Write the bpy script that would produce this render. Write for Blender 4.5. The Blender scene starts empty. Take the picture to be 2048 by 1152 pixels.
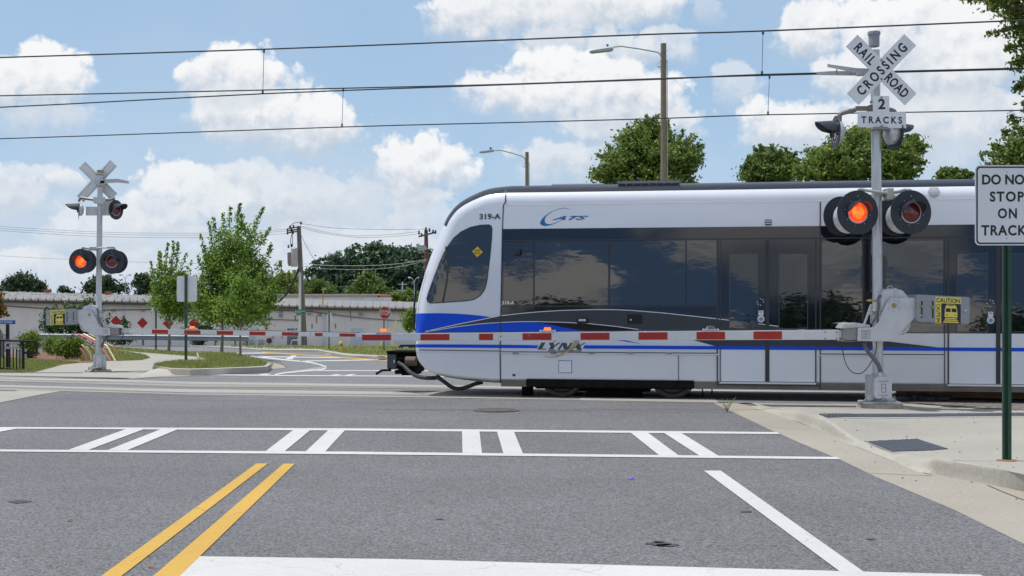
import bpy, bmesh, math, random
import numpy as np
from mathutils import Vector, Matrix
from mathutils.bvhtree import BVHTree
R = math.radians
S = bpy.context.scene
COL = S.collection
F = 2844.0; CX = 1024.0; HY = 600.0; HC = 1.6      # focal length, centre, eye line (in photo pixels), eye height

# ---------------------------------------------------------------- terrain profile
KN = [(-400, 0.0), (24, 0.0), (33, -.12), (100, -2.02), (125, -2.38), (175, -3.93), (420, -4.3), (4200, -6.0)]
def G(Y):
    for (a, ga), (b, gb) in zip(KN, KN[1:]):
        if Y <= b: return ga + (gb - ga) * (Y - a) / (b - a)
    return KN[-1][1]
def hit(x, y, h=0.0):
    """where the line of sight through (x, y) of the photograph meets the ground raised by h"""
    k = (y - HY) / F
    prev = 1.0
    for (a, ga), (b, gb) in zip(KN, KN[1:]):
        m = (gb - ga) / (b - a)
        den = k + m
        if abs(den) < 1e-9: continue
        Y = (HC - h - ga + m * a) / den
        if a - 1e-6 <= Y <= b + 1e-6 and Y > 0.5:
            return Vector(((x - CX) / F * Y, Y, G(Y) + h))
    Y = KN[-1][0]
    return Vector(((x - CX) / F * Y, Y, G(Y) + h))
def at(x, y, Y):
    return Vector(((x - CX) / F * Y, Y, HC - (y - HY) / F * Y))

# ---------------------------------------------------------------- objects
def tag(o, label=None, cat=None, group=None, kind=None):
    if label:
        o['label'] = label
        if not 4 <= len(label.split()) <= 16: print('LABEL', len(label.split()), label)
    if cat: o['category'] = cat
    if group: o['group'] = group
    if kind: o['kind'] = kind
    return o
def empty(name, loc, label=None, cat=None, group=None):
    o = bpy.data.objects.new(name, None); COL.objects.link(o)
    o.location = loc; o.empty_display_size = .3
    return tag(o, label, cat, group)
def origin_of(p):
    v = Vector((0, 0, 0))
    while p is not None:
        v += p.location; p = p.parent
    return v
def kids(o): return [c for c in bpy.data.objects if c.parent == o]
def copy_tree(o, parent=None, off=None):
    c = o.copy(); COL.objects.link(c); c.parent = parent
    if off is not None: c.location = o.location + off
    for ch in kids(o): copy_tree(ch, c)
    return c

class MB:
    def __init__(s): s.v = []; s.f = []; s.m = []; s.cur = 0
    def add(s, vs, fs):
        n = len(s.v); s.v += [tuple(v) for v in vs]
        for f in fs: s.f.append([n + i for i in f]); s.m.append(s.cur)
        return s
    def box(s, c, size, rot=None):
        hx, hy, hz = size[0] / 2, size[1] / 2, size[2] / 2
        c = Vector(c); vs = []
        for dx in (-hx, hx):
            for dy in (-hy, hy):
                for dz in (-hz, hz):
                    p = Vector((dx, dy, dz))
                    if rot is not None: p = rot @ p
                    vs.append(c + p)
        return s.add(vs, [(0, 1, 3, 2), (4, 6, 7, 5), (0, 4, 5, 1), (2, 3, 7, 6), (0, 2, 6, 4), (1, 5, 7, 3)])
    def bb(s, a, b):
        return s.box([(a[i] + b[i]) / 2 for i in range(3)], [abs(b[i] - a[i]) for i in range(3)])
    def prism(s, pts, ext):
        """planar polygon (3D points) thickened by the vector ext"""
        n = len(pts); ext = Vector(ext)
        a = [Vector(p) for p in pts]; b = [p + ext for p in a]
        fs = [list(range(n)), list(range(2 * n - 1, n - 1, -1))]
        for i in range(n):
            j = (i + 1) % n; fs.append([i, i + n, j + n, j])
        return s.add(a + b, fs)
    def tube(s, pts, r, n=8, cap=True):
        pts = [Vector(p) for p in pts]
        rs = r if isinstance(r, (list, tuple)) else [r] * len(pts)
        vs = []; fs = []
        prevn = None
        for i, p in enumerate(pts):
            t = (pts[min(i + 1, len(pts) - 1)] - pts[max(i - 1, 0)]).normalized()
            if prevn is None:
                up = Vector((0, 0, 1)) if abs(t.z) < .9 else Vector((1, 0, 0))
                nn = t.cross(up).normalized()
            else:
                nn = (prevn - t * prevn.dot(t)).normalized()
            prevn = nn; bn = t.cross(nn)
            for k in range(n):
                a = 2 * math.pi * (k + .5) / n
                vs.append(p + (nn * math.cos(a) + bn * math.sin(a)) * rs[i])
        for i in range(len(pts) - 1):
            for k in range(n):
                fs.append([i * n + k, i * n + (k + 1) % n, (i + 1) * n + (k + 1) % n, (i + 1) * n + k])
        if cap:
            fs.append(list(range(n - 1, -1, -1))); fs.append([(len(pts) - 1) * n + k for k in range(n)])
        return s.add(vs, fs)
    def lathe(s, p0, axis, prof, n=24, cap=True):
        """prof: list of (distance along axis, radius)"""
        p0 = Vector(p0); t = Vector(axis).normalized()
        up = Vector((0, 0, 1)) if abs(t.z) < .9 else Vector((1, 0, 0))
        a1 = t.cross(up).normalized(); a2 = t.cross(a1)
        vs = []; fs = []
        for (d, r) in prof:
            for k in range(n):
                a = 2 * math.pi * k / n
                vs.append(p0 + t * d + (a1 * math.cos(a) + a2 * math.sin(a)) * r)
        for i in range(len(prof) - 1):
            for k in range(n):
                fs.append([i * n + k, i * n + (k + 1) % n, (i + 1) * n + (k + 1) % n, (i + 1) * n + k])
        if cap:
            fs.append(list(range(n - 1, -1, -1))); fs.append([(len(prof) - 1) * n + k for k in range(n)])
        return s.add(vs, fs)
    def build(s, name, mats, parent=None, smooth=False, bevel=0.0, fix=True):
        off = origin_of(parent)
        me = bpy.data.meshes.new(name)
        me.from_pydata([Vector(v) - off for v in s.v], [], s.f)
        if not isinstance(mats, (list, tuple)): mats = [mats]
        for m in mats: me.materials.append(m)
        if len(mats) > 1: me.polygons.foreach_set('material_index', s.m)
        if fix:
            bm = bmesh.new(); bm.from_mesh(me)
            bmesh.ops.recalc_face_normals(bm, faces=bm.faces)
            if bevel > 0:
                es = [e for e in bm.edges if len(e.link_faces) == 2 and e.calc_face_angle(0) > .5]
                bmesh.ops.bevel(bm, geom=es, offset=bevel, segments=2, affect='EDGES', clamp_overlap=True)
            bm.to_mesh(me); bm.free()
        if smooth:
            me.shade_smooth()
            try: me.set_sharp_from_angle(angle=R(35))
            except Exception: pass
        me.update()
        o = bpy.data.objects.new(name, me); COL.objects.link(o); o.parent = parent
        return o

def sheet(name, pts, h, mat, parent=None, side=0.0, up=True):
    """flat polygon given as (X, Y) world points laid on the terrain at height h; side > 0 adds skirts of that depth"""
    bm = bmesh.new()
    vs = [bm.verts.new((p[0], p[1], 0)) for p in pts]
    f = bm.faces.new(vs)
    if f.calc_area() == 0: pass
    ys = [p[1] for p in pts]
    for (k, _) in KN[1:-1]:
        if min(ys) < k < max(ys):
            bmesh.ops.bisect_plane(bm, geom=bm.verts[:] + bm.edges[:] + bm.faces[:], plane_co=(0, k, 0), plane_no=(0, 1, 0), dist=1e-5)
    bm.normal_update(); bmesh.ops.triangulate(bm, faces=bm.faces[:])
    for v in bm.verts: v.co.z = G(v.co.y) + h
    bmesh.ops.recalc_face_normals(bm, faces=bm.faces)
    tot = sum((f.normal * f.calc_area() for f in bm.faces), Vector())
    if tot.z < 0: bmesh.ops.reverse_faces(bm, faces=bm.faces[:])
    if side > 0:
        be = [e for e in bm.edges if e.is_boundary]
        r = bmesh.ops.extrude_edge_only(bm, edges=be)
        for v in [g for g in r['geom'] if isinstance(g, bmesh.types.BMVert)]: v.co.z -= side
        bmesh.ops.recalc_face_normals(bm, faces=bm.faces)
    me = bpy.data.meshes.new(name); bm.to_mesh(me); bm.free()
    me.materials.append(mat)
    o = bpy.data.objects.new(name, me); COL.objects.link(o); o.parent = parent
    return o
def px(pts, h=0.0): return [hit(x, y, h).xy for x, y in pts]

def text_parts(txt, extrude=0.0, thick=0.0, shear=0.0, spacing=1.0):
    cu = bpy.data.curves.new('lettering', 'FONT'); cu.body = txt; cu.offset = thick
    cu.extrude = extrude; cu.shear = shear; cu.space_character = spacing; cu.fill_mode = 'FRONT'; cu.resolution_u = 4
    ob = bpy.data.objects.new('lettering', cu); COL.objects.link(ob)
    dg = bpy.context.evaluated_depsgraph_get(); dg.update()
    me = ob.evaluated_get(dg).to_mesh()
    vs = [v.co.copy() for v in me.vertices]; fs = [list(p.vertices) for p in me.polygons]
    ob.evaluated_get(dg).to_mesh_clear()
    bpy.data.objects.remove(ob); bpy.data.curves.remove(cu)
    return vs, fs
def put_text(mb, txt, fn, w, h, thick=0.0, shear=0.0, spacing=1.0, keep=False):
    """fn(a, b) -> 3D, a in 0..w, b in 0..h"""
    vs, fs = text_parts(txt, thick=thick, shear=shear, spacing=spacing)
    x0 = min(v.x for v in vs); x1 = max(v.x for v in vs); y0 = min(v.y for v in vs); y1 = max(v.y for v in vs)
    out = [fn((v.x - x0) / (x1 - x0) * w, (v.y - y0) / (y1 - y0) * h) for v in vs]
    mb.add(out, fs)
    return mb

# ---------------------------------------------------------------- materials
def mat(name, col, rough=.6, metal=0.0, var=0.0, vscale=3.0, bump=0.0, bscale=40.0, coat=0.0, spec=.5, emit=None, estr=0.0, col2=None, stretch=None, ior=None, detail=4):
    m = bpy.data.materials.new(name); m.use_nodes = True
    nt = m.node_tree; b = nt.nodes['Principled BSDF']
    b.inputs['Base Color'].default_value = (*col, 1); b.inputs['Roughness'].default_value = rough
    b.inputs['Metallic'].default_value = metal; b.inputs['Coat Weight'].default_value = coat
    b.inputs['Specular IOR Level'].default_value = spec
    if ior: b.inputs['IOR'].default_value = ior
    if emit: b.inputs['Emission Color'].default_value = (*emit, 1); b.inputs['Emission Strength'].default_value = estr
    if var > 0 or bump > 0 or col2:
        tc = nt.nodes.new('ShaderNodeNewGeometry'); mp = nt.nodes.new('ShaderNodeMapping')
        nt.links.new(tc.outputs['Position'], mp.inputs['Vector'])
        if stretch: mp.inputs['Scale'].default_value = stretch
        if var > 0 or col2:
            n = nt.nodes.new('ShaderNodeTexNoise'); n.inputs['Scale'].default_value = vscale; n.inputs['Detail'].default_value = detail
            n.inputs['Roughness'].default_value = .65
            nt.links.new(mp.outputs[0], n.inputs['Vector'])
            r = nt.nodes.new('ShaderNodeValToRGB'); r.color_ramp.elements[0].position = .3; r.color_ramp.elements[1].position = .7
            c2 = col2 if col2 else tuple(c * (1 + var) for c in col)
            c1 = col if col2 else tuple(c * (1 - var) for c in col)
            r.color_ramp.elements[0].color = (*c1, 1); r.color_ramp.elements[1].color = (*c2, 1)
            nt.links.new(n.outputs['Fac'], r.inputs['Fac']); nt.links.new(r.outputs[0], b.inputs['Base Color'])
        if bump > 0:
            n2 = nt.nodes.new('ShaderNodeTexNoise'); n2.inputs['Scale'].default_value = bscale; n2.inputs['Detail'].default_value = 3
            nt.links.new(mp.outputs[0], n2.inputs['Vector'])
            bp = nt.nodes.new('ShaderNodeBump'); bp.inputs['Strength'].default_value = bump; bp.inputs['Distance'].default_value = .02
            nt.links.new(n2.outputs['Fac'], bp.inputs['Height']); nt.links.new(bp.outputs[0], b.inputs['Normal'])
    return m

def tilt_normal(m, dz):
    nt = m.node_tree; b = nt.nodes['Principled BSDF']; N = nt.nodes.new
    src = b.inputs['Normal'].links[0].from_socket
    v = N('ShaderNodeVectorMath'); v.operation = 'ADD'; v.inputs[1].default_value = (0, 0, dz); nt.links.new(src, v.inputs[0])
    n = N('ShaderNodeVectorMath'); n.operation = 'NORMALIZE'; nt.links.new(v.outputs[0], n.inputs[0]); nt.links.new(n.outputs[0], b.inputs['Normal'])
def leaf_mat(name, c1, c2, c3, trans=.35):
    m = bpy.data.materials.new(name); m.use_nodes = True; nt = m.node_tree
    b = nt.nodes['Principled BSDF']; out = nt.nodes['Material Output']
    g = nt.nodes.new('ShaderNodeNewGeometry')
    r = nt.nodes.new('ShaderNodeValToRGB'); e = r.color_ramp.elements
    e[0].color = (*c1, 1); e[1].color = (*c3, 1); e[1].position = .95
    k = e.new(.5); k.color = (*c2, 1)
    nt.links.new(g.outputs['Random Per Island'], r.inputs['Fac'])
    nt.links.new(r.outputs[0], b.inputs['Base Color'])
    b.inputs['Roughness'].default_value = .55; b.inputs['Specular IOR Level'].default_value = .35
    t = nt.nodes.new('ShaderNodeBsdfTranslucent'); nt.links.new(r.outputs[0], t.inputs['Color'])
    mx = nt.nodes.new('ShaderNodeMixShader'); mx.inputs[0].default_value = trans
    nt.links.new(b.outputs[0], mx.inputs[1]); nt.links.new(t.outputs[0], mx.inputs[2]); nt.links.new(mx.outputs[0], out.inputs['Surface'])
    return m

M = {}
def road_mat(name, base, speck=.45, patch=.12, warm=0.0, streak=None, cracks=0.0, bumpk=.5, spscale=55, rough=.85, cells=0.0):
    """speckled aggregate, broad patches, fine bump; the colour variations stay with the surface"""
    m = bpy.data.materials.new(name); m.use_nodes = True; nt = m.node_tree; b = nt.nodes['Principled BSDF']
    N = nt.nodes.new; L = nt.links.new
    g = N('ShaderNodeNewGeometry')
    n1 = N('ShaderNodeTexNoise'); n1.inputs['Scale'].default_value = spscale; n1.inputs['Detail'].default_value = 2; n1.inputs['Roughness'].default_value = .7
    n2 = N('ShaderNodeTexNoise'); n2.inputs['Scale'].default_value = .35; n2.inputs['Detail'].default_value = 6; n2.inputs['Roughness'].default_value = .6
    L(g.outputs['Position'], n1.inputs['Vector'])
    mp = N('ShaderNodeMapping'); L(g.outputs['Position'], mp.inputs['Vector']); L(mp.outputs[0], n2.inputs['Vector'])
    if streak: mp.inputs['Scale'].default_value = streak
    def rng(src, lo, hi, a=.25, c=.75):
        r = N('ShaderNodeMapRange'); r.inputs['From Min'].default_value = a; r.inputs['From Max'].default_value = c
        r.inputs['To Min'].default_value = lo; r.inputs['To Max'].default_value = hi; L(src, r.inputs['Value']); return r.outputs[0]
    if cells > 0:
        vc = N('ShaderNodeTexVoronoi'); vc.inputs['Scale'].default_value = cells; L(g.outputs['Position'], vc.inputs['Vector'])
        sc_ = N('ShaderNodeSeparateColor'); L(vc.outputs['Color'], sc_.inputs[0])
        a = rng(sc_.outputs[0], 1 - speck, 1 + speck, 0.0, 1.0)
    else: a = rng(n1.outputs['Fac'], 1 - speck, 1 + speck)
    c = rng(n2.outputs['Fac'], 1 - patch, 1 + patch)
    mu = N('ShaderNodeMath'); mu.operation = 'MULTIPLY'; L(a, mu.inputs[0]); L(c, mu.inputs[1]); val = mu.outputs[0]
    if cracks > 0:
        vo = N('ShaderNodeTexVoronoi'); vo.feature = 'DISTANCE_TO_EDGE'; vo.inputs['Scale'].default_value = cracks
        nn = N('ShaderNodeTexNoise'); nn.inputs['Scale'].default_value = 3.0; L(g.outputs['Position'], nn.inputs['Vector'])
        vm = N('ShaderNodeVectorMath'); vm.operation = 'MULTIPLY_ADD'; vm.inputs[1].default_value = (.35, .35, .35)
        L(nn.outputs['Color'], vm.inputs[0]); L(g.outputs['Position'], vm.inputs[2]); L(vm.outputs[0], vo.inputs['Vector'])
        cr = rng(vo.outputs['Distance'], .72, 1.0, 0.0, .006)
        m3 = N('ShaderNodeMath'); m3.operation = 'MULTIPLY'; L(val, m3.inputs[0]); L(cr, m3.inputs[1]); val = m3.outputs[0]
    vs = N('ShaderNodeVectorMath'); vs.operation = 'SCALE'; vs.inputs[0].default_value = base; L(val, vs.inputs['Scale'])
    L(vs.outputs[0], b.inputs['Base Color'])
    b.inputs['Roughness'].default_value = rough; b.inputs['Specular IOR Level'].default_value = .3
    bp = N('ShaderNodeBump'); bp.inputs['Strength'].default_value = bumpk; bp.inputs['Distance'].default_value = .01
    L(n1.outputs['Fac'], bp.inputs['Height']); L(bp.outputs[0], b.inputs['Normal'])
    return m

M['asphalt'] = road_mat('asphalt', (.150, .150, .153), speck=.52, patch=.15, spscale=58, bumpk=.10, cells=75)
M['asphalt_far'] = road_mat('asphalt_far', (.185, .185, .188), speck=.5, cells=60, bumpk=.1, patch=.12)
M['asphalt_patch'] = road_mat('asphalt_patch', (.105, .108, .115), speck=.4, patch=.1)
M['concrete'] = road_mat('concrete', (.365, .345, .298), speck=.12, patch=.12, spscale=30, bumpk=.15)
M['gutter'] = road_mat('gutter_concrete', (.35, .318, .265), speck=.14, patch=.16, spscale=30, bumpk=.2)
M['kerb'] = road_mat('kerb_concrete', (.41, .385, .33), speck=.12, patch=.22, spscale=18, bumpk=.3)
M['panel'] = road_mat('track_panel_concrete', (.36, .34, .30), speck=.15, patch=.2, streak=(.2, 3, 1), spscale=20, bumpk=.2)
M['white_paint'] = road_mat('white_road_paint', (.56, .56, .54), speck=.09, patch=.10, cracks=1.1, spscale=60, bumpk=.2)
M['yellow_paint'] = road_mat('yellow_road_paint', (.56, .345, .075), speck=.10, patch=.10, cracks=.9, spscale=60, bumpk=.2)
M['tactile'] = road_mat('dark_tactile_plate', (.075, .085, .105), speck=.3, patch=.1, spscale=30)
M['ballast'] = road_mat('ballast_stone', (.17, .15, .13), speck=.9, patch=.2, spscale=12, bumpk=1.0)
M['mulch'] = road_mat('bark_mulch', (.20, .105, .065), speck=.7, patch=.3, spscale=10, bumpk=1.0)
M['grass_soil'] = mat('grass_soil', (.13, .17, .04), .9, var=0, col2=(.25, .24, .09), vscale=1.2, bump=.6, bscale=14, spec=.2)
M['joint'] = mat('joint_sealant', (.10, .09, .08), .8)
M['rust'] = mat('rusty_rail_steel', (.33, .18, .11), .6, metal=.4, var=.35, vscale=8)
M['rail_head'] = mat('polished_rail_head', (.45, .42, .40), .35, metal=.9)
M['galv'] = mat('galvanised_steel', (.60, .61, .62), .42, metal=.55, var=.13, vscale=9, stretch=(1, 1, .4))
M['cast'] = mat('cast_aluminium', (.60, .60, .62), .5, metal=.35, var=.10, vscale=7, bump=.12, bscale=60)
M['cast_dark'] = mat('dull_cast_iron', (.30, .29, .27), .55, metal=.4, var=.15, vscale=12)
M['sign_back'] = mat('bare_aluminium_sign_back', (.76, .77, .77), .45, metal=.15, var=.06, vscale=5)
M['sign_white'] = mat('white_sign_sheeting', (.82, .83, .84), .45, var=.02, vscale=30)
M['ink'] = mat('black_sign_ink', (.02, .022, .028), .5)
M['disc'] = mat('matt_black_backing', (.028, .032, .042), .45, var=.15, vscale=6)
M['hood'] = mat('black_hood', (.030, .034, .045), .35)
M['lens_off'] = mat('dark_red_lens', (.16, .012, .012), .12, coat=.6)
M['lens_on'] = None
M['red_tape'] = mat('red_reflective_tape', (.42, .022, .012), .38, var=.12, vscale=5)
M['white_tape'] = mat('white_reflective_tape', (.68, .69, .69), .4, var=.05, vscale=6)
M['amber_on'] = mat('lit_amber_gate_lamp', (.9, .25, .03), .4, emit=(1.0, .24, .03), estr=1.1)
M['lamp_clear'] = mat('unlit_gate_lamp_housing', (.55, .56, .57), .35, metal=.2)
M['sticker_yellow'] = mat('yellow_sticker', (.82, .68, .13), .45)
M['brass'] = mat('brass_bolt', (.45, .33, .10), .35, metal=.8)
M['rubber'] = mat('black_rubber_hose', (.025, .025, .027), .5, bump=.3, bscale=30)
M['conduit'] = mat('grey_flexible_conduit', (.13, .13, .135), .5)
M['green_post'] = mat('dark_green_sign_post', (.022, .075, .045), .5, var=.2, vscale=10)
M['black_metal'] = mat('black_painted_metal', (.018, .019, .022), .65, spec=.25)
M['wood_pole'] = mat('weathered_wood_pole', (.20, .165, .11), .85, col2=(.30, .25, .175), vscale=5, stretch=(6, 6, .5), bump=.4, bscale=12)
M['wood_grey'] = mat('grey_weathered_wood_pole', (.15, .125, .11), .85, col2=(.23, .19, .17), vscale=5, stretch=(6, 6, .5))
M['bark'] = mat('bark', (.17, .14, .115), .9, col2=(.26, .22, .19), vscale=8, stretch=(3, 3, .6), bump=.5, bscale=20)
M['wire'] = mat('dark_overhead_wire', (.045, .05, .055), .5)
M['lamp_grey'] = mat('grey_lamp_housing', (.42, .45, .43), .4, metal=.3)
M['leaf_a'] = leaf_mat('bright_maple_leaves', (.085, .18, .024), (.19, .32, .044), (.34, .46, .09), .46)
M['leaf_b'] = leaf_mat('mid_green_leaves', (.085, .155, .034), (.17, .265, .050), (.33, .36, .09), .42)
M['leaf_c'] = leaf_mat('dark_wood_leaves', (.038, .085, .052), (.070, .135, .070), (.12, .19, .09), .28)  # bluish cast: distance haze put into the leaf colour
M['leaf_d'] = leaf_mat('olive_leaves', (.07, .14, .034), (.14, .22, .048), (.25, .30, .08), .42)
M['leaf_shrub'] = leaf_mat('shrub_leaves', (.06, .115, .014), (.16, .25, .03), (.32, .40, .07), .35)
M['grass_blade'] = leaf_mat('grass_blades', (.14, .19, .04), (.22, .27, .06), (.42, .38, .16), .35)
# ================================================================ light rail train
def train_paint():
    m = mat('silver_white_train_paint', (.76, .79, .835), .22, coat=.5, bump=.015, bscale=.9, var=.025, vscale=1.1)
    return m
M['paint'] = train_paint()
M['train_dark'] = mat('glossy_dark_blue_grey_panel', (.008, .012, .020), .04, coat=0.0, ior=1.6, bump=.03, bscale=1.0)
M['glass'] = mat('tinted_train_glass', (.003, .004, .006), .02, ior=1.9, bump=.07, bscale=1.3, stretch=(1, 1, 2.2))
M['glass_b'] = mat('tinted_door_glass', (.003, .004, .006), .02, ior=1.85, bump=.06, bscale=1.6, stretch=(1, 1, 2.2))
tilt_normal(M['glass'], .0115); tilt_normal(M['glass_b'], .0115); tilt_normal(M['train_dark'], .0115)
M['roof_dark'] = mat('dark_roof_paint', (.014, .018, .027), .3, spec=.3)
M['swoosh_black'] = mat('gloss_black_film', (.008, .009, .012), .1)
M['swoosh_grey'] = mat('charcoal_film', (.035, .042, .052), .3)
M['blue'] = mat('blue_film', (.0, .075, .66), .35, spec=.3)
M['white_line'] = mat('pale_pinstripe', (.75, .76, .78), .4)
M['seam'] = mat('panel_seam', (.045, .045, .05), .5)
M['seam_light'] = mat('bright_aluminium_trim', (.70, .70, .71), .3, metal=.5)
M['skirt'] = mat('fluted_grey_skirt', (.20, .185, .165), .5, metal=.3, var=.2, vscale=3)
M['under'] = mat('black_underframe', (.010, .0095, .0095), .85, spec=.12, var=.4, vscale=8)
M['wheel'] = mat('dark_steel_wheel', (.085, .068, .062), .5, metal=.5, var=.3, vscale=8)
M['logo_blue'] = mat('blue_chrome_logo', (.02, .24, .60), .3, col2=(.03, .10, .22), vscale=14)
M['logo_gold'] = mat('gold_logo', (.48, .36, .19), .45)
M['text_grey'] = mat('dark_grey_lettering', (.06, .07, .08), .5)

DX, DY = .9825, -.1864                    # train direction (towards the right of the photo, slightly nearer)
T0 = Vector(((1005 - CX) / F * 23.35, 23.35, 0))
TN = Vector((.1864, .9825, 0))            # from the near face into the train
def UZ(x, y, v=0.0):
    """photo pixel -> (u, z) on the plane of the train's near side"""
    a = (x - CX) / F
    Y = (T0.dot(TN) + v) / (a * TN.x + TN.y)
    P = Vector((a * Y, Y, HC - (y - HY) / F * Y))
    return (P - T0).x * DX + (P - T0).y * DY, P.z
def TW(u, v, z):
    return Vector((T0.x + u * DX + v * TN.x, T0.y + u * DY + v * TN.y, z))
TWID = 2.45
TRAIN = empty('light_rail_train', (T0.x, T0.y, 0), 'silver, black and blue light rail train standing across the road on the crossing', 'train')

sil = [(1012, 370), (990, 372), (965, 376), (942, 385), (920, 397), (905, 411), (893, 429), (885, 447), (873, 476), (861, 506), (850, 538), (842, 565),
       (836, 590), (831, 620), (828.5, 650), (827.5, 680), (827.5, 700), (829.5, 716), (835, 730), (846, 743), (862, 752), (885, 759), (915, 764), (960, 768.5), (1012, 771)]
prof = []
for (x, y) in sil:
    u, z = UZ(x, y)
    prof.append([u, z])
UEND = 26.0
zt, zb = prof[0][1], prof[-1][1]
# smooth by Catmull-Rom
def crom(P, n=3):
    out = []
    for i in range(len(P) - 1):
        p0 = P[max(i - 1, 0)]; p1 = P[i]; p2 = P[i + 1]; p3 = P[min(i + 2, len(P) - 1)]
        for k in range(n):
            t = k / n
            out.append([.5 * ((2 * p1[j]) + (-p0[j] + p2[j]) * t + (2 * p0[j] - 5 * p1[j] + 4 * p2[j] - p3[j]) * t * t + (-p0[j] + 3 * p1[j] - 3 * p2[j] + p3[j]) * t ** 3) for j in range(len(P[0]))])
    out.append(list(P[-1])); return out
prof = crom(prof, 3)
C = [[UEND, zt], [12, zt], [4, zt], [1, zt]] + prof + [[1, zb], [4, zb], [12, zb], [UEND, zb]]
# inward normals and rounding size
RR = []
C0 = [list(c) for c in C]
for i, (u, z) in enumerate(C0):
    a = C0[max(i - 2, 0)]; b = C0[min(i + 2, len(C0) - 1)]
    t = Vector((b[0] - a[0], b[1] - a[1])).normalized()
    n = Vector((-t.y, t.x))                     # path goes roof -> nose -> bottom: inward is to the left of travel
    if n.x * (6 - u) + n.y * (1.8 - z) < 0: n = -n
    k = min(max((z - .9) / .5, 0), 1)
    r = .13 + .20 * k
    up = max(-n.y, 0)                           # facing up
    fr = max(n.x, 0)
    C[i] = [u - n.x * .125 * fr * (r / .33), z + .045 * up * (1 if z > 2 else 0)]
    RR.append((n, r))
cs = [0, .25, .45, .6, .7, .78, .855, .9, .935, .962, .982, .994, 1.0]
full = [(-c, 0) for c in cs[::-1]] + [(c, 0) for c in cs[1:]]
shell = MB(); rows = []
tip_i = next(i for i in range(5, len(C)) if C[i][1] < UZ(888, 441)[1])
for i, (u, z) in enumerate(C):
    n, r = RR[i]; row = []
    for (c, _) in full:
        a = abs(c); off = r * (1 - math.sqrt(max(0, 1 - a ** 4)))
        v = TWID / 2 + c * TWID / 2
        row.append(TW(u + n.x * off, v, z + n.y * off))
    rows.append(row)
nc = len(full)
vs = [p for r_ in rows for p in r_]; fs = []; dark = []
for i in range(len(C) - 1):
    for k in range(nc - 1):
        fs.append([i * nc + k, i * nc + k + 1, (i + 1) * nc + k + 1, (i + 1) * nc + k])
        dark.append(i < tip_i and abs(full[k][0]) <= .94 and abs(full[k + 1][0]) <= .94)
body = MB(); body.v = [tuple(p) for p in vs]
roofm = MB(); roofm.v = [tuple(p) for p in vs]
for f, d in zip(fs, dark):
    (roofm if d else body).f.append(f); (roofm if d else body).m.append(0)
near = [i * nc for i in range(len(C))]
body.f.append(near); body.m.append(0)
body.f.append([i * nc + nc - 1 for i in range(len(C))]); body.m.append(0)
body.f.append([k for k in range(nc)] + [(len(C) - 1) * nc + k for k in range(nc - 1, -1, -1)]); body.m.append(0)
def clean(mb):
    used = sorted({i for f in mb.f for i in f}); mp = {a: b for b, a in enumerate(used)}
    mb.v = [mb.v[i] for i in used]; mb.f = [[mp[i] for i in f] for f in mb.f]; return mb
allf = [f for f in fs] + [near]
bm_ = bmesh.new(); bv = [bm_.verts.new(p) for p in vs]
for f in allf:
    try: bm_.faces.new([bv[i] for i in f])
    except Exception: pass
bmesh.ops.triangulate(bm_, faces=bm_.faces[:]); bm_.normal_update()
BV = BVHTree.FromBMesh(bm_)
clean(body).build('body', M['paint'], TRAIN, smooth=True)
clean(roofm).build('roof_fairing', M['roof_dark'], TRAIN, smooth=True)
EYE = Vector((0, 0, HC))
def onshell(x, y, off):
    d = Vector(((x - CX) / F, 1, -(y - HY) / F)).normalized()
    h = BV.ray_cast(EYE, d)
    if h[0] is None: return None
    n = h[1]
    if n.dot(d) > 0: n = -n
    return h[0] + n * off
def decal(name, poly, off, m, parent=TRAIN, grid=7, holes=None):
    """thin film following the body skin, cut to the given outline"""
    bm = bmesh.new(); f = bm.faces.new([bm.verts.new((x, y, 0)) for x, y in poly])
    xs = [p[0] for p in poly]; ys = [p[1] for p in poly]
    if min(xs) < 1012 or min(ys) < 415:
        g = math.floor(min(xs) / grid) * grid + grid
        while g < min(max(xs), 1016):
            bmesh.ops.bisect_plane(bm, geom=bm.verts[:] + bm.edges[:] + bm.faces[:], plane_co=(g, 0, 0), plane_no=(1, 0, 0)); g += grid
        g = math.floor(min(ys) / grid) * grid + grid
        while g < max(ys):
            bmesh.ops.bisect_plane(bm, geom=bm.verts[:] + bm.edges[:] + bm.faces[:], plane_co=(0, g, 0), plane_no=(0, 1, 0)); g += grid
    bm.normal_update(); bmesh.ops.triangulate(bm, faces=bm.faces[:])
    o_ = origin_of(parent); kill = []
    for v in bm.verts:
        p = None
        for q_ in range(0, 14):
            p = onshell(v.co.x + q_ * .7, v.co.y, off)
            if p is not None: break
        if p is None: kill.append(v)
        else: v.co = p - o_
    bmesh.ops.delete(bm, geom=kill, context='VERTS')
    bmesh.ops.recalc_face_normals(bm, faces=bm.faces)
    tot = sum((f.normal * f.calc_area() for f in bm.faces), Vector())
    if tot.y > 0: bmesh.ops.reverse_faces(bm, faces=bm.faces[:])
    me = bpy.data.meshes.new(name); bm.to_mesh(me); bm.free(); me.materials.append(m)
    if min(xs) < 1000: me.shade_smooth()
    o = bpy.data.objects.new(name, me); COL.objects.link(o); o.parent = parent
    return o
def flat(name, poly, off, m, parent=TRAIN, thick=None):
    """plate on the flat side: outline in photo pixels, standing off by off metres"""
    pts = [TW(*(lambda q: (q[0], -off, q[1]))(UZ(x, y))) for x, y in poly]
    mb = MB().prism(pts, TN * (thick if thick else min(off * .9, .02)))
    return mb.build(name, m, parent)
def uzrect(mb, u0, u1, z0, z1, off, th=None):
    th = th or off * .9
    a = [TW(u0, -off, z0), TW(u1, -off, z0), TW(u1, -off, z1), TW(u0, -off, z1)]
    mb.prism(a, TN * th)
def U(x, y=600): return UZ(x, y)[0]
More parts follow.
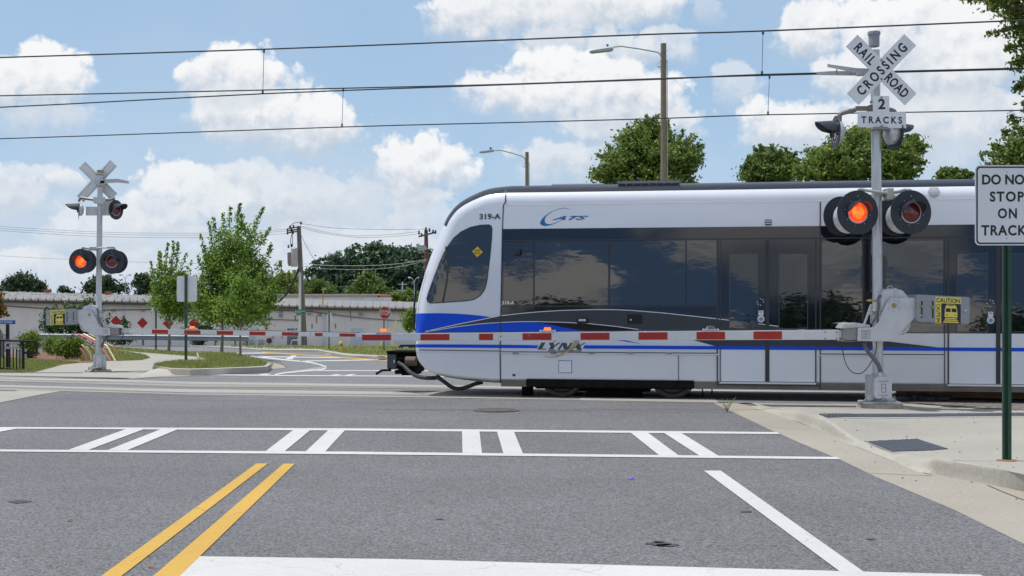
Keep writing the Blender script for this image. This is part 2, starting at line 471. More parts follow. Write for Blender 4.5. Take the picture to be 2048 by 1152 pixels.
def Z(y, x=1005): return UZ(x, y)[1]
UE = UEND - .02
def far_pts(y_at_1005): return None

# nose: side window, blue band, seams
def z5(pts): return [(700 + .2344 * x, 340 + .2344 * y) for x, y in pts]
def z6(pts): return [(700 + .2344 * x, 560 + .2344 * y) for x, y in pts]
def z7(pts): return [(1160 + .2344 * x, 560 + .2344 * y) for x, y in pts]
def inset(poly, d):
    cx = sum(p[0] for p in poly) / len(poly); cy = sum(p[1] for p in poly) / len(poly)
    n = len(poly); out = []
    area = sum(poly[i][0] * poly[(i + 1) % n][1] - poly[(i + 1) % n][0] * poly[i][1] for i in range(n))
    sg = 1 if area > 0 else -1
    for i in range(n):
        a = Vector(poly[i - 1]); b = Vector(poly[i]); c = Vector(poly[(i + 1) % n])
        e1 = (b - a).normalized(); e2 = (c - b).normalized()
        n1 = Vector((-e1.y, e1.x)) * sg; n2 = Vector((-e2.y, e2.x)) * sg
        nn = (n1 + n2); nn = nn / max(nn.length, 1e-6); k = 1 / max(.4, nn.dot(n1))
        out.append((b.x + nn.x * d * k, b.y + nn.y * d * k))
    return out
cabw = z5([(655, 1100), (668, 1050), (700, 960), (732, 875), (765, 790), (800, 710), (838, 645), (885, 580), (950, 525), (1030, 487), (1110, 470), (1185, 466), (1205, 475), (1213, 500), (1210, 580),
           (1200, 700), (1182, 850), (1168, 960), (1150, 1020), (1115, 1070), (1060, 1105), (1000, 1117), (900, 1124), (780, 1132), (690, 1137), (663, 1127)])
fr = decal('cab_window', inset(cabw, -.6), .004, M['seam'])
fr['label'] = 'curved side window of the driver cab'
decal('pane', inset(cabw, 1.2), .007, M['glass'], fr)
decal('pillar', z5([(812, 665), (822, 645), (843, 720), (846, 820), (838, 930), (820, 1030), (802, 1127), (785, 1127), (806, 1020), (822, 930), (828, 820), (824, 720)]), .010, M['swoosh_black'], fr)
hatch = z5([(985, 812), (1110, 815), (1128, 835), (1130, 930), (1125, 955), (1105, 972), (985, 968), (968, 955), (968, 830)])
hf = decal('sliding_window', hatch, .010, M['text_grey'], fr); decal('pane', inset(hatch, 1.2), .013, M['glass'], hf)
ys = decal('sticker', z5([(1090, 652), (1134, 702), (1085, 745), (1044, 695)]), .012, mat('safety_yellow_sticker', (.85, .52, .02), .4), fr)
tb = MB()
def plane_text(tb, txt, x0, x1, ytop, ybot, off, **k):
    (u0, zb_), (u1, zt_) = UZ(x0, ybot), UZ(x1, ytop)
    return put_text(tb, txt, lambda a, b: TW(u0 + a, -off, zb_ + b), u1 - u0, zt_ - zb_, **k)
plane_text(tb, 'SAFE', 950, 960, 499, 503, .016, thick=.01); plane_text(tb, 'PLACE', 948.5, 961.5, 504.5, 508.5, .016, thick=.01)
tb.build('lettering', M['ink'], ys)
# blue sweep on the nose, running on to the flat side
l1 = z6([(640, 440), (800, 404), (950, 372), (1100, 342), (1205, 320)])
decal('blue_sweep', z6([(556, 291), (600, 285), (750, 283), (900, 287), (1000, 293), (1100, 303), (1205, 317)]) + l1[::-1][:-1] + z6([(640, 441), (640, 470), (550, 470)]), .006, M['blue'], grid=2.5)
LINE1 = z6([(640, 440), (800, 404), (950, 372), (1100, 342), (1283, 305), (1450, 286), (1600, 272), (1800, 260), (2000, 254)]) + z7([(150, 252), (300, 253), (450, 260), (700, 280), (1000, 312), (1275, 343), (1580, 380), (1925, 427)]) + [(1660, 667), (1773, 682.6), (1886, 696)]
LINE2 = z6([(690, 436), (900, 400), (1100, 375), (1283, 362), (1450, 355), (1600, 355), (1850, 362), (2048, 373)]) + z7([(300, 395), (500, 422)]) + [(1386, 680), (1436, 692.5)]
decal('grey_sweep', LINE1 + [(1886, 697), (1700, 696), (1436, 693.5)] + LINE2[::-1][1:], .0075, M['swoosh_grey'])
decal('blue_sweep', LINE2[:6] + [(1066, 643.2), (1104.7, 650), (1159, 660.7), (1244, 679), (1285, 688), (1240, 681.5), (1150, 672), (1000, 668), (850, 668)], .0035, M['blue'])
i2 = LINE2.index(z6([(1600, 355)])[0])
decal('black_sweep', [(1066, 643.4)] + LINE2[i2 + 1:i2 + 5] + [(1300, 666), (1250, 672), (1200, 669), (1159, 660.7), (1104.7, 650)], .0055, M['swoosh_black'])
def strip(line, w):
    up = [(x, y - w / 2) for x, y in line]; dn = [(x, y + w / 2) for x, y in line]
    return up + dn[::-1]
decal('pinstripe', strip(LINE1[:-2], 1.5), .0095, M['white_line'])
decal('pinstripe', strip(LINE2[:10], 1.4), .0095, M['white_line'])
# long black glass band above line 1
k1 = [p for p in LINE1 if p[0] > 1001 and p[0] < 1665]
def zline(x0, x1, y1005, n=1):
    u0, u1 = U(x0), U(x1)
    return None
def pix(u, z):
    P = TW(u, 0, z); return (CX + P.x / P.y * F, HY - (P.z - HC) / P.y * F)
zbt, zbb = Z(458), UZ(1830, 666.5)[1]
# note: zbb marks the foot of the glass band on the right
band = [TW(U(1004), -.004, zbt), TW(UE, -.004, zbt), TW(UE, -.004, zbb), TW(U(1660), -.004, zbb)]
band += [TW(UZ(x, y)[0], -.004, UZ(x, y)[1]) for x, y in k1[::-1]] + [TW(U(1002), -.004, UZ(1002, 631.5)[1])]
MB().prism(band, TN * .0035).build('window_band', M['train_dark'], TRAIN)
# blue stripe low on the side
zs0, zs1 = UZ(1300, 698)[1], UZ(1300, 691.3)[1]
decal('blue_stripe', [(829.5, 688.5), (940, 689), (1001, 689.5), (1077, 690), (1074, 696.4), (1001, 696), (940, 695.5), (829.5, 694.8)], .006, M['blue'], grid=3)
sb = MB(); sb.prism([TW(U(1166), -.0095, zs0), TW(UE, -.0095, zs0), TW(UE, -.0095, zs1), TW(U(1169.5), -.0095, zs1)], TN * .009)
sb.build('blue_stripe', M['blue'], TRAIN)
# crease between upper wall and hinged skirt panels: seam + pale strip as painted highlight
lip = MB(); zc = UZ(1300, 706)[1]
uzrect(lip, U(1001), U(1436), zc - .028, zc - .004, .014); uzrect(lip, U(1640), U(1888), zc - .028, zc - .004, .014)
uzrect(lip, U(1001), U(1436), zc - .004, zc + .010, .006) if False else None
lip.build('crease_highlight', M['seam_light'], TRAIN)
decal('crease_highlight', [(828.5, 701), (920, 702.3), (1001, 703.4), (1001, 706), (920, 705), (828.5, 704)], .006, M['seam_light'], grid=3)
decal('seam', [(828, 699), (920, 700.2), (1001, 701.4), (1001, 702.8), (920, 701.6), (828, 700.4)], .006, M['seam'])
sm = MB(); uzrect(sm, U(1001), U(1436), zc - .003, zc + .010, .007); uzrect(sm, U(1640), U(1888), zc - .003, zc + .010, .007)
sm.build('seam', M['seam'], TRAIN)
# body seams
decal('seam', [(1011, 370), (1013.2, 370), (1012.2, 404), (1008, 411), (1006, 459), (1003, 610), (1001.6, 700), (1002.5, 770), (1000, 770), (999.4, 700), (1001, 610), (1004, 459), (1006, 410), (1009.8, 404)], .010, M['seam'], grid=5)
sm = MB()
z_low, z_top = Z(759), Z(412)
for (xa, w, za, zb2) in [(1357, .008, z_low, zc), (1640.5, .018, Z(770), z_top), (1434.5, .020, Z(766), Z(480)), (1440.5, .012, Z(766), Z(480)), (1631.5, .018, Z(766), Z(480)),
                        (1889, .014, z_low, Z(480)), (1896.5, .022, z_low, Z(480)), (1068, .014, Z(612), Z(482)), (1218.5, .022, Z(612), Z(482)), (1372, .012, Z(612), Z(482))]:
    uzrect(sm, U(xa) - w / 2, U(xa) + w / 2, za, zb2, .012)
uzrect(sm, U(1004), UE, Z(482.5), Z(480.3), .0115)
uzrect(sm, U(1004), U(1434), Z(613), Z(611.2), .0115)
uzrect(sm, U(1436), U(1640), Z(765.5), Z(763.5), .0118)
sm.build('seam', M['seam'], TRAIN)
# cantrail ridges (bright ribs) on the shoulder
rb = MB()
for dz in (0, .03, .055):
    rb.tube([onshell(1012, 410.5, .0) + Vector((0, 0, dz)) - TN * .0 + TN * (.012 * dz / .03), TW(UE, .0 + .012 * dz / .03, onshell(1012, 410.5, 0).z + dz)], .0055, 6)
rb.build('cantrail_rib', M['seam_light'], TRAIN)
sk = MB()                                     # fluted skirt under the panels
zk0, zk1 = Z(770), Z(760)
for j in range(5):
    z = zk0 + (zk1 - zk0) * j / 4 - .012
    sk.tube([TW(U(1002), .012, z), TW(UE, .012, z)], .013, 6)
sk.build('skirt', M['skirt'], TRAIN)
decal('skirt', z6([(590, 752), (640, 788), (700, 804), (900, 834), (1100, 848), (1283, 857), (1285, 900), (1000, 885), (880, 868), (740, 848), (690, 833), (640, 806), (600, 780)]), .003, M['skirt'], grid=5)
# windows
for (xa, xb, ya, yb) in [(1007, 1066, 484, 610), (1070, 1216, 484, 610), (1221, 1370.5, 484, 610), (1374, 1433, 484, 610), (1644, 1886, 484, 664)]:
    w = MB(); uzrect(w, U(xa), U(xb), Z(yb) if xa < 1600 else UZ(1750, yb)[1], Z(ya) if xa < 1600 else UZ(1750, 482)[1], .0072, .003)
    w.build('window', M['glass'] if xa > 1008 else M['glass_b'], TRAIN)
# doors
for i, (xa, xb, wa, wb) in enumerate([(1442, 1530, 1459.5, 1515), (1539, 1630, 1558.5, 1614.5), (1898, 1991.5, 1914.5, 1974), (2001, 2098, 2022, 2080)]):
    xm = (xa + xb) / 2; zlo = UZ(1535, 763)[1]; zhi = UZ(1535, 481)[1]
    zg0 = UZ(1830, 666.5)[1]
    d = MB(); e = .0105
    fx = lambda x: U(x)
    # upper glazed field
    uzrect(d, fx(xa), fx(xb), zlo, zhi, .003, .0025)
    dd = d.build('door', M['paint'], TRAIN)
    g = MB(); uzrect(g, fx(wa), fx(wb), UZ(xm, 657 if i < 2 else 663)[1], UZ(xm, 508)[1], .0125, .003); g.build('window', M['glass_b'], dd)
    fr_ = MB()
    ua, ub, z0_, z1_ = fx(wa), fx(wb), UZ(xm, 657 if i < 2 else 663)[1], UZ(xm, 508)[1]
    for (p, q, r_, s_) in [(ua - .012, ua, z0_ - .012, z1_ + .012), (ub, ub + .012, z0_ - .012, z1_ + .012), (ua, ub, z1_, z1_ + .012), (ua, ub, z0_ - .012, z0_)]:
        uzrect(fr_, p, q, r_, s_, .0135)
    fr_.build('window_frame', M['text_grey'], dd)
for (xa, xb) in [(1530.5, 1538.5), (1992, 2000.5)]:
    d = MB(); uzrect(d, U(xa), U(xb), UZ(1535, 763)[1], UZ(1535, 481)[1], .016); d.build('door_seal', mat('door_rubber', (.035, .033, .04), .5), TRAIN)
# door threshold
th = MB()
for (xa, xb) in [(1439, 1632), (1895, 2100)]:
    uzrect(th, U(xa), U(xb), UZ(1535, 768)[1], UZ(1535, 764.6)[1], .022)
th.build('door_sill', M['seam_light'], TRAIN)
for (bx, by) in [(1522, 638), (1981, 640.5)]:
    u, z = UZ(bx, by)
    b = MB().lathe(TW(u, -.012, z), -TN, [(0, .056), (.012, .056), (.014, .045)], 20).build('door_button', mat('pale_button_ring', (.6, .62, .6), .4), TRAIN)
    MB().lathe(TW(u, -.0265, z), -TN, [(0, .030), (.004, .030)], 16).build('button_cap', mat('button_blue', (.1, .3, .6), .4), b)
    st = MB(); uzrect(st, U(bx - 5), U(bx + 5), UZ(bx, by - 7.5)[1], UZ(bx, by - 17)[1], .014, .002)
    s_ = st.build('notice', M['white_line'], TRAIN)
    nt_ = MB()
    for q in (-14.5, -12.5): uzrect(nt_, U(bx - 3.2), U(bx + 3.2), UZ(bx, by + q)[1], UZ(bx, by + q)[1] + .006, .0155, .001)
    nt_.add([TW(U(bx), -.0155, UZ(bx, by - 8.2)[1]), TW(U(bx - 1.2), -.0155, UZ(bx, by - 10)[1]), TW(U(bx + 1.2), -.0155, UZ(bx, by - 10)[1])], [(0, 1, 2)])
    nt_.build('print', M['text_grey'], s_)
    rg = MB()
    for k in range(8):
        if k % 4 == 3: continue
        a = k / 8 * 2 * math.pi; uu, zz = UZ(bx - 1, by - 34)
        rg.box(TW(uu + .05 * math.cos(a), -.014, zz + .05 * math.sin(a)), (.018, .004, .012))
    rg.build('braille_ring', M['seam_light'], TRAIN)
# fittings
def blk(name, x0, x1, y0, y1, out, m, base=.004, bev=.006):
    mb = MB(); u0, u1, z0_, z1_ = U(x0), U(x1), UZ((x0 + x1) / 2, y1)[1], UZ((x0 + x1) / 2, y0)[1]
    mb.prism([TW(u0, -base, z0_), TW(u1, -base, z0_), TW(u1, -base, z1_), TW(u0, -base, z1_)], -TN * out)
    return mb.build(name, m, TRAIN, bevel=bev)
cm = UZ(1036, 505)
MB().lathe(TW(cm[0], -.05, cm[1] - .05), (0, 0, 1), [(0, .045), (.012, .06), (.085, .06), (.10, .05)], 16).build('camera', M['swoosh_black'], TRAIN, smooth=True)
blk('marker_lamp', 1155, 1176, 636, 647, .05, M['swoosh_black'], base=.012)
blk('lamp_lens', 1158, 1173, 638, 642.5, .058, M['lamp_clear'], base=.012, bev=.003)
hb = blk('socket_cover', 1255, 1284, 628.5, 647, .012, M['swoosh_black'], base=.008, bev=.002)
blk('latch', 1260.5, 1263.5, 638, 641, .012, M['seam_light'], base=.021, bev=.001)
blk('vent', 1530, 1543, 439.5, 450.5, .025, M['text_grey'], base=.002, bev=.003)
blk('louvre', 1531, 1542, 441.5, 443.5, .012, M['white_line'], base=.028, bev=.001)
blk('louvre', 1531, 1542, 446, 448, .012, M['white_line'], base=.028, bev=.001)
ac = blk('access_flap', 1118, 1143, 722, 745, .010, M['paint'], base=.002, bev=.002)
fl = MB(); uzrect(fl, U(1117), U(1144), UZ(1130, 746)[1], UZ(1130, 721)[1], .0035); fl.build('flap_seam', M['text_grey'], TRAIN)
lat = MB()
for (x, y) in [(1124, 734), (1037.5, 745), (1343, 748)]:
    u, z = UZ(x, y); lat.lathe(TW(u, -.004, z), -TN, [(0, .018), (.012, .018), (.016, .010)], 12)
lat.build('latch', M['seam_light'], TRAIN)
blk('jack_point', 1025, 1031, 748, 752.5, .004, M['text_grey'], base=.002, bev=.001)
for x in (1031.5, 1107.5, 1183.5, 1260.5, 1338.5):
    blk('hinge', x - 6, x + 6, 705, 708, .018, M['cast_dark'], base=.008, bev=.002)
gr = MB(); cu_, cz_ = UZ(1868, 384)
for i in range(-5, 6):
    for j in range(-5, 6):
        if i * i + j * j <= 27:
            q = onshell(1868 + i * 2.3, 384 + j * 2.1, .003)
            gr.lathe(q, -TN, [(0, .0065), (.002, .0065)], 6)
gr.build('speaker_grille', mat('grille_hole_grey', (.25, .26, .27), .5), TRAIN)
# roof gear
def roofbox(name, x0, x1, yb, h, m, v0=.5, v1=1.6, bev=.01):
    u0, u1 = U(x0), U(x1); z0_ = zt - .03; mb = MB()
    mb.prism([TW(u0, v0, z0_), TW(u1, v0, z0_), TW(u1, v1, z0_), TW(u0, v1, z0_)], (0, 0, h + .03)); return mb.build(name, m, TRAIN, bevel=bev)
roofbox('roof_unit', 1093, 1198, 366, .05, M['white_line'])
ru = roofbox('roof_grille', 1231, 1355, 362, .07, M['swoosh_black'], .35, 1.7)
sl = MB()
for k in range(9):
    u = U(1231) + (U(1355) - U(1231)) * k / 8
    sl.bb((u, 0, 0), (u + .01, 0, 0)) if False else sl.prism([TW(u, .34, zt), TW(u + .02, .34, zt), TW(u + .02, .34, zt + .075), TW(u, .34, zt + .075)], -TN * .012)
sl.prism([TW(U(1231), .34, zt + .02), TW(U(1357), .34, zt + .02), TW(U(1357), .34, zt + .06), TW(U(1231), .34, zt + .06)], -TN * .02)
sl.build('grille_frame', M['cast_dark'], ru)
# lettering and emblems
t = MB(); plane_text(t, '319-A', 959, 1001.5, 427.2, 439, .010, thick=.03); t.build('fleet_number', M['text_grey'], TRAIN)
t = MB(); plane_text(t, '319-A', 1004.3, 1029.3, 602, 609, .014, thick=.03); t.build('fleet_number', M['white_line'], TRAIN)
def zc_(pts): return [(1000 + .1172 * x, 380 + .1172 * y) for x, y in pts]
ring_o = [(1193, 352), (1170, 320), (1130, 304), (1080, 304), (1010, 318), (930, 345), (850, 385), (780, 432), (725, 485), (690, 535), (684, 570), (700, 595), (735, 610), (790, 614), (850, 603), (930, 577), (1000, 545), (1062, 512), (1110, 480), (1150, 448)]
ring_i = [(1062, 505), (1000, 535), (930, 565), (860, 583), (810, 583), (775, 560), (760, 525), (765, 485), (800, 435), (860, 390), (930, 352), (1010, 326), (1080, 312), (1130, 313), (1165, 327)]
def flat2(name, poly, off, m, parent=TRAIN):
    o = MB(); pts = [TW(UZ(x, y)[0], -off, UZ(x, y)[1]) for x, y in poly]
    bm = bmesh.new(); f = bm.faces.new([bm.verts.new(p - origin_of(parent)) for p in pts])
    bm.normal_update(); bmesh.ops.triangulate(bm, faces=[f]); bm.normal_update()
    if sum(ff.normal.y for ff in bm.faces) > 0: bmesh.ops.reverse_faces(bm, faces=bm.faces[:])
    me = bpy.data.meshes.new(name); bm.to_mesh(me); bm.free(); me.materials.append(m)
    ob = bpy.data.objects.new(name, me); COL.objects.link(ob); ob.parent = parent; return ob
def resamp(P_, n):
    P_ = [Vector(p) for p in P_]; d = [0]
    for a, b in zip(P_, P_[1:]): d.append(d[-1] + (b - a).length)
    out = []
    for k in range(n):
        t = d[-1] * k / (n - 1); i = max(j for j in range(len(d)) if d[j] <= t + 1e-9); i = min(i, len(P_) - 2); out.append(P_[i].lerp(P_[i + 1], (t - d[i]) / (d[i + 1] - d[i])))
    return out
def ribbon(name, A_, B2, off, m):
    A_, B2 = resamp(A_, 36), resamp(B2, 36); f3 = lambda p: TW(UZ(p.x, p.y)[0], -off, UZ(p.x, p.y)[1])
    mb = MB(); mb.add([f3(p) for p in A_] + [f3(p) for p in B2], [(k, k + 1, 37 + k, 36 + k) for k in range(35)]); return mb.build(name, m, TRAIN)
ribbon('emblem', zc_(ring_o), zc_(ring_i[::-1] + [(1108, 476), (1148, 450)]), .004, M['logo_blue'])
t = MB()
for pl in ([(872, 517), (1000, 442), (1092, 440), (1110, 515), (1035, 515), (1030, 492), (965, 495), (928, 517)],):
    pass
plane_text(t, 'ATS', 1103, 1177, 431.4, 440.4, .006, thick=.035, shear=.55); t.build('emblem_letters', M['logo_blue'], TRAIN)
def zl(pts): return [(1050 + .0781 * x, 640 + .0781 * y) for x, y in pts]
LYNX = [[(425, 580), (525, 580), (432, 735), (552, 735), (540, 755), (320, 755)],
        [(615, 580), (730, 580), (752, 655), (850, 580), (910, 580), (760, 680), (715, 755), (610, 755), (660, 680)],
        [(945, 585), (1065, 585), (1088, 705), (1170, 585), (1225, 585), (1110, 755), (1000, 755), (968, 640), (895, 755), (838, 755)],
        [(1255, 588), (1385, 588), (1412, 650), (1480, 600), (1555, 580), (1550, 590), (1420, 668), (1452, 765), (1335, 760), (1312, 700), (1190, 760), (1150, 758), (1300, 670)]]
for i, pl in enumerate(LYNX): flat2('letter', zl(pl), .0075, M['text_grey'])
t = MB(); plane_text(t, 'RAPID TRANSIT SERVICES', 1096, 1163.5, 700, 702.8, .0098, thick=.02, shear=.3); t.build('lettering', M['text_grey'], TRAIN)
ribbon('gold_swirl', zl([(460, 875), (500, 912), (560, 936), (660, 940), (780, 925), (880, 878), (1030, 812), (1130, 740), (1215, 650), (1255, 588), (1255, 520)]), zl([(460, 875), (500, 930), (570, 955), (680, 960), (800, 950), (940, 905), (1080, 835), (1160, 768), (1290, 690), (1370, 600), (1395, 520)]), .0165, M['logo_gold'])
flat2('gold_swirl', zl([(815, 515), (760, 525), (690, 575), (550, 680), (640, 620), (730, 570), (810, 530)]), .005, M['logo_gold'])
# wiper / mirror arm at the windscreen
w0, w1, w2 = TW(U(847) - .02, .5, Z(543)), TW(U(829) + .02, .42, Z(600)), TW(U(828) + .03, .42, Z(657))
MB().tube([at(850, 541, 23.75), at(843, 545, 23.75), at(832, 578, 23.75), at(828.5, 612, 23.75), at(828, 657, 23.8), at(833, 662, 23.85)], .018, 8).build('wiper', M['swoosh_black'], TRAIN, smooth=True)
# coupler
def cpt(x, y, v): u, z = UZ(x, y, v); return TW(u, v, z)
cp = MB()
u0, z0_ = UZ(781.5, 737); u1, z1_ = UZ(800.5, 704)
def ubox(mb, xa, xb, ya, yb, v0, v1):
    ua, za = UZ(xa, yb, v0); ub, zb_ = UZ(xb, ya, v0)
    mb.prism([TW(ua, v0, za), TW(ub, v0, za), TW(ub, v0, zb_), TW(ua, v0, zb_)], TN * (v1 - v0)); return mb
ubox(cp, 774, 797, 704, 738, 1.05, 1.65); coup = cp.build('coupler', M['under'], TRAIN, bevel=.015)
c2 = MB(); ubox(c2, 775.5, 792, 709, 736, 1.02, 1.05)
c2.build('electric_head', mat('charcoal_coupler_box', (.05, .055, .065), .45), coup, bevel=.006)
c2 = MB(); ubox(c2, 787, 789.5, 719.5, 725.5, 1.0, 1.02); c2.build('plate', M['lamp_clear'], coup)
c2 = MB(); ubox(c2, 796, 835, 706, 744, 1.1, 1.6); ubox(c2, 789, 835, 741, 748, 1.2, 1.5); ubox(c2, 803, 830, 745, 751, 1.2, 1.45); ubox(c2, 772, 835, 702.5, 705.5, 1.0, 1.7)
for i, xx in enumerate((800, 806, 812, 818)): ubox(c2, xx, xx + 2.5, 706, 742, 1.02, 1.1)
c2.build('coupler_body', M['under'], TRAIN, bevel=.008)
MB().tube([cpt(812, 722.5, 1.0), cpt(832, 722.5, 1.0)], .085, 12).build('buffer', mat('brown_grimy_cylinder', (.12, .085, .065), .6), TRAIN)
MB().tube([cpt(795, 717, 1.0), cpt(832, 718.5, 1.0)], .012, 8).build('air_pipe', M['under'], TRAIN)
MB().tube([cpt(752, 748, 1.2), cpt(764, 740.8, 1.2), cpt(782, 740, 1.2)], .022, 8).build('guide_horn', M['under'], TRAIN)
MB().tube(crom([list(cpt(x, y, v)) for x, y, v in [(796, 725, 1.0), (808, 732, .95), (821, 745, .8), (838, 753.5, .6), (858, 756, .5), (880, 755, .6)]], 4), .036, 10).build('hose', M['rubber'], TRAIN, smooth=True)
for dv in (0, .09):
    MB().tube(crom([list(cpt(x, y, v + dv)) for x, y, v in [(872, 752, .35), (889, 764, .35), (903, 774, .35), (918, 777.5, .35), (934, 774, .35), (950, 768, .35), (965, 764, .4)]], 4), .034, 10).build('hose', M['rubber'], TRAIN, smooth=True)
# bogie
bg = MB(); V0 = .30
ubox(bg, 1052, 1400, 763, 772, .45, 2.1); ubox(bg, 1052, 1388, 761.5, 774, -.022, .30); ubox(bg, 1160, 1205, 768, 776, .05, .30); ubox(bg, 1258, 1300, 768, 775, .05, .30); ubox(bg, 1043, 1062, 770, 792, .35, .6); ubox(bg, 1172, 1283, 783, 797, .30, .55)
ubox(bg, 1150, 1300, 770, 782, .34, .6); ubox(bg, 1070, 1150, 773, 777, .12, .26); ubox(bg, 1297, 1380, 774, 778, .12, .26)
ubox(bg, 1188, 1270, 781, 790, .32, .5); ubox(bg, 1390, 1406, 763, 778, .35, 2.2)
bogie = bg.build('bogie', M['under'], TRAIN, bevel=.012)
for (cx_, cy_) in [(1118, 762), (1343, 763)]:
    u, z = UZ(cx_, cy_)
    for v0 in (.30, 1.75):
        z_ = .375
        wmb = MB().lathe(TW(u, v0 - .07, z_), TN, [(0, .05), (0, .10), (.02, .13), (.03, .28), (.0, .30), (.0, .36), (.10, .36), (.10, .38), (.13, .38), (.13, .05)], 40)
        wmb.build('wheel', M['wheel'], bogie, smooth=True)
bl = MB()
for (x, y) in [(1073, 778), (1148, 779), (1299, 781), (1376, 782), (1100, 771), (1117, 771), (1326, 779)]:
    u, z = UZ(x, y); bl.lathe(TW(u, .19, z), -TN, [(0, .012), (.01, .012)], 8)
bl.build('bolt', M['cast_dark'], bogie)
sp = MB(); 
for xx in (1215, 1248): 
    u, z = UZ(xx, 768); sp.tube([TW(u, .33, z - .06), TW(u, .33, z + .05)], .06, 12)
sp.build('air_spring', M['rubber'], bogie)
sp = MB()
for xx in (1203, 1262):
    u, z = UZ(xx, 767); sp.tube([TW(u, .32, z - .03), TW(u, .32, z + .03)], .05, 10)
sp.build('bellows_ring', mat('pale_grey_bellows', (.4, .4, .4), .6), bogie)
hs = MB(); hs.tube([cpt(1405, 778, .5), cpt(1405, 797, .5)], .012, 6); hs.build('sander_pipe', M['under'], TRAIN); hs = MB(); hs.tube([cpt(1424, 778, 1.2), cpt(1424, 787, 1.2)], .012, 6); hs.build('sander_pipe', M['under'], TRAIN)
# ================================================================ ground, roads, pavements
def K(o, kind='structure'): o['kind'] = kind; return o
g = K(sheet('ground', [(-2500, -400), (2500, -400), (2500, 4000), (-2500, 4000)], -.012, mat('dry_earth', (.17, .155, .115), .95, var=.25, vscale=.05)))
# near road (continues behind the camera)
edge_r = [(1430, 808), (1460, 822), (1497, 839), (1533, 856.5), (1607, 889), (1683, 921), (1748, 952.5), (1830, 987), (1906, 1019), (2039, 1084), (2200, 1163)]
ER = px(edge_r)
NR = [Vector((-60, -60)), Vector((9.0, -60)), Vector((6.2, 0))] + ER[::-1] + px([(1424, 803), (1000, 797), (520, 791), (122, 782.5), (60, 794), (0, 806), (-160, 838), (-700, 900)]) + [Vector((-60, 14))]
K(sheet('road', NR, 0.0, M['asphalt']))
# across the tracks: asphalt, then concrete panels
K(sheet('track_road', px([(-900, 775), (-900, 735), (205, 756), (274, 757), (403, 752), (700, 753), (1400, 757), (2600, 790), (2600, 812), (1424, 806), (800, 798), (380, 792), (120, 784), (-300, 779)]), .002, M['asphalt_far']))
K(sheet('track_panel', px([(-900, 751), (0, 755), (240, 760), (380, 763.9), (800, 769.7), (1160, 775), (1500, 781), (1790, 785.5), (1795, 790), (1500, 787.5), (1160, 782), (800, 777), (380, 773.6), (0, 763), (-900, 758)]), .006, M['panel']))
K(sheet('track_panel', px([(-900, 766), (0, 770.5), (240, 776), (380, 779), (800, 784), (1160, 790), (1430, 797), (1437, 806), (1160, 801), (800, 795), (380, 790.5), (0, 779.5), (-900, 770)]), .006, M['panel']))
jn = MB()
def jline(pts, w, h, mb):
    P_ = [hit(x, y, h) for x, y in pts]
    for a, b in zip(P_, P_[1:]):
        d = (b - a).normalized(); n = Vector((-d.y, d.x, 0)) * w / 2
        mb.add([a - n, b - n, b + n, a + n], [(0, 1, 2, 3)])
for pts, w in [([(-300, 754), (0, 759), (380, 769), (800, 774.5), (1160, 779), (1500, 784.5)], .05), ([(-300, 771), (0, 775), (380, 786), (800, 790.7), (1160, 797)], .05),
               ([(-300, 757.8), (0, 762), (380, 771), (800, 776), (1160, 781)], .03), ([(-300, 775.4), (0, 778), (380, 788.6), (800, 793.5), (1160, 799.5)], .03)]:
    jline(pts, w, .012, jn)
K(jn.build('track_groove', M['joint'], fix=False))
jn = MB()
for pts, w in [([(-300, 753), (0, 757.6), (380, 767.5), (800, 773), (1160, 777.6), (1500, 783)], .06), ([(-300, 769), (0, 773.4), (380, 784.6), (800, 789.2), (1160, 795.4)], .06)]:
    jline(pts, w, .011, jn)
K(jn.build('embedded_rail', M['rail_head'], fix=False))
# crosswalk and lane markings on the near road
def mk(name, polys, m=M['white_paint'], h=.006):
    for p in polys: K(sheet(name, px(p), h, m))
mk('crosswalk_line', [[(-200, 853), (0, 855), (700, 857.5), (1554, 865), (1559, 869), (700, 862), (0, 858), (-200, 857)],
                      [(-200, 898), (0, 900), (700, 904.2), (1673, 915), (1682, 919.6), (700, 909.5), (0, 904), (-200, 902)]])
mk('crosswalk_stripe', [[(-40, 857.8), (34, 858.2), (-80, 879), (-140, 879)], [(252, 859), (288, 859.2), (177, 901), (137, 900.6)], [(321, 859.5), (355, 859.7), (255, 901.4), (216, 901)],
                        [(587, 860.5), (621, 860.8), (569, 904), (531, 903.6)], [(657, 861), (690, 861.4), (650, 904.8), (611, 904.2)],
                        [(924, 863), (959, 863.6), (964, 907.4), (925, 907)], [(994, 864), (1028, 864.5), (1046, 908.4), (1007, 908)],
                        [(1261, 866), (1296, 866.6), (1357, 911.8), (1318, 911.4)], [(1328, 866.8), (1363, 867.2), (1437, 912.6), (1398, 912)]], h=.0065)
mk('centre_line', [[(513, 928), (536, 928), (0, 1341), (-56, 1341)], [(567, 928.4), (590, 928.4), (168, 1341), (90, 1341)]], M['yellow_paint'])
mk('edge_line', [[(1407.5, 942.4), (1441.5, 942.4), (1727, 1145), (2010, 1346), (1952, 1346), (1680, 1145)]])
mk('stop_bar', [[(388, 1114), (800, 1120), (1500, 1139), (1960, 1151), (2100, 1220), (320, 1200)]], h=.0055)
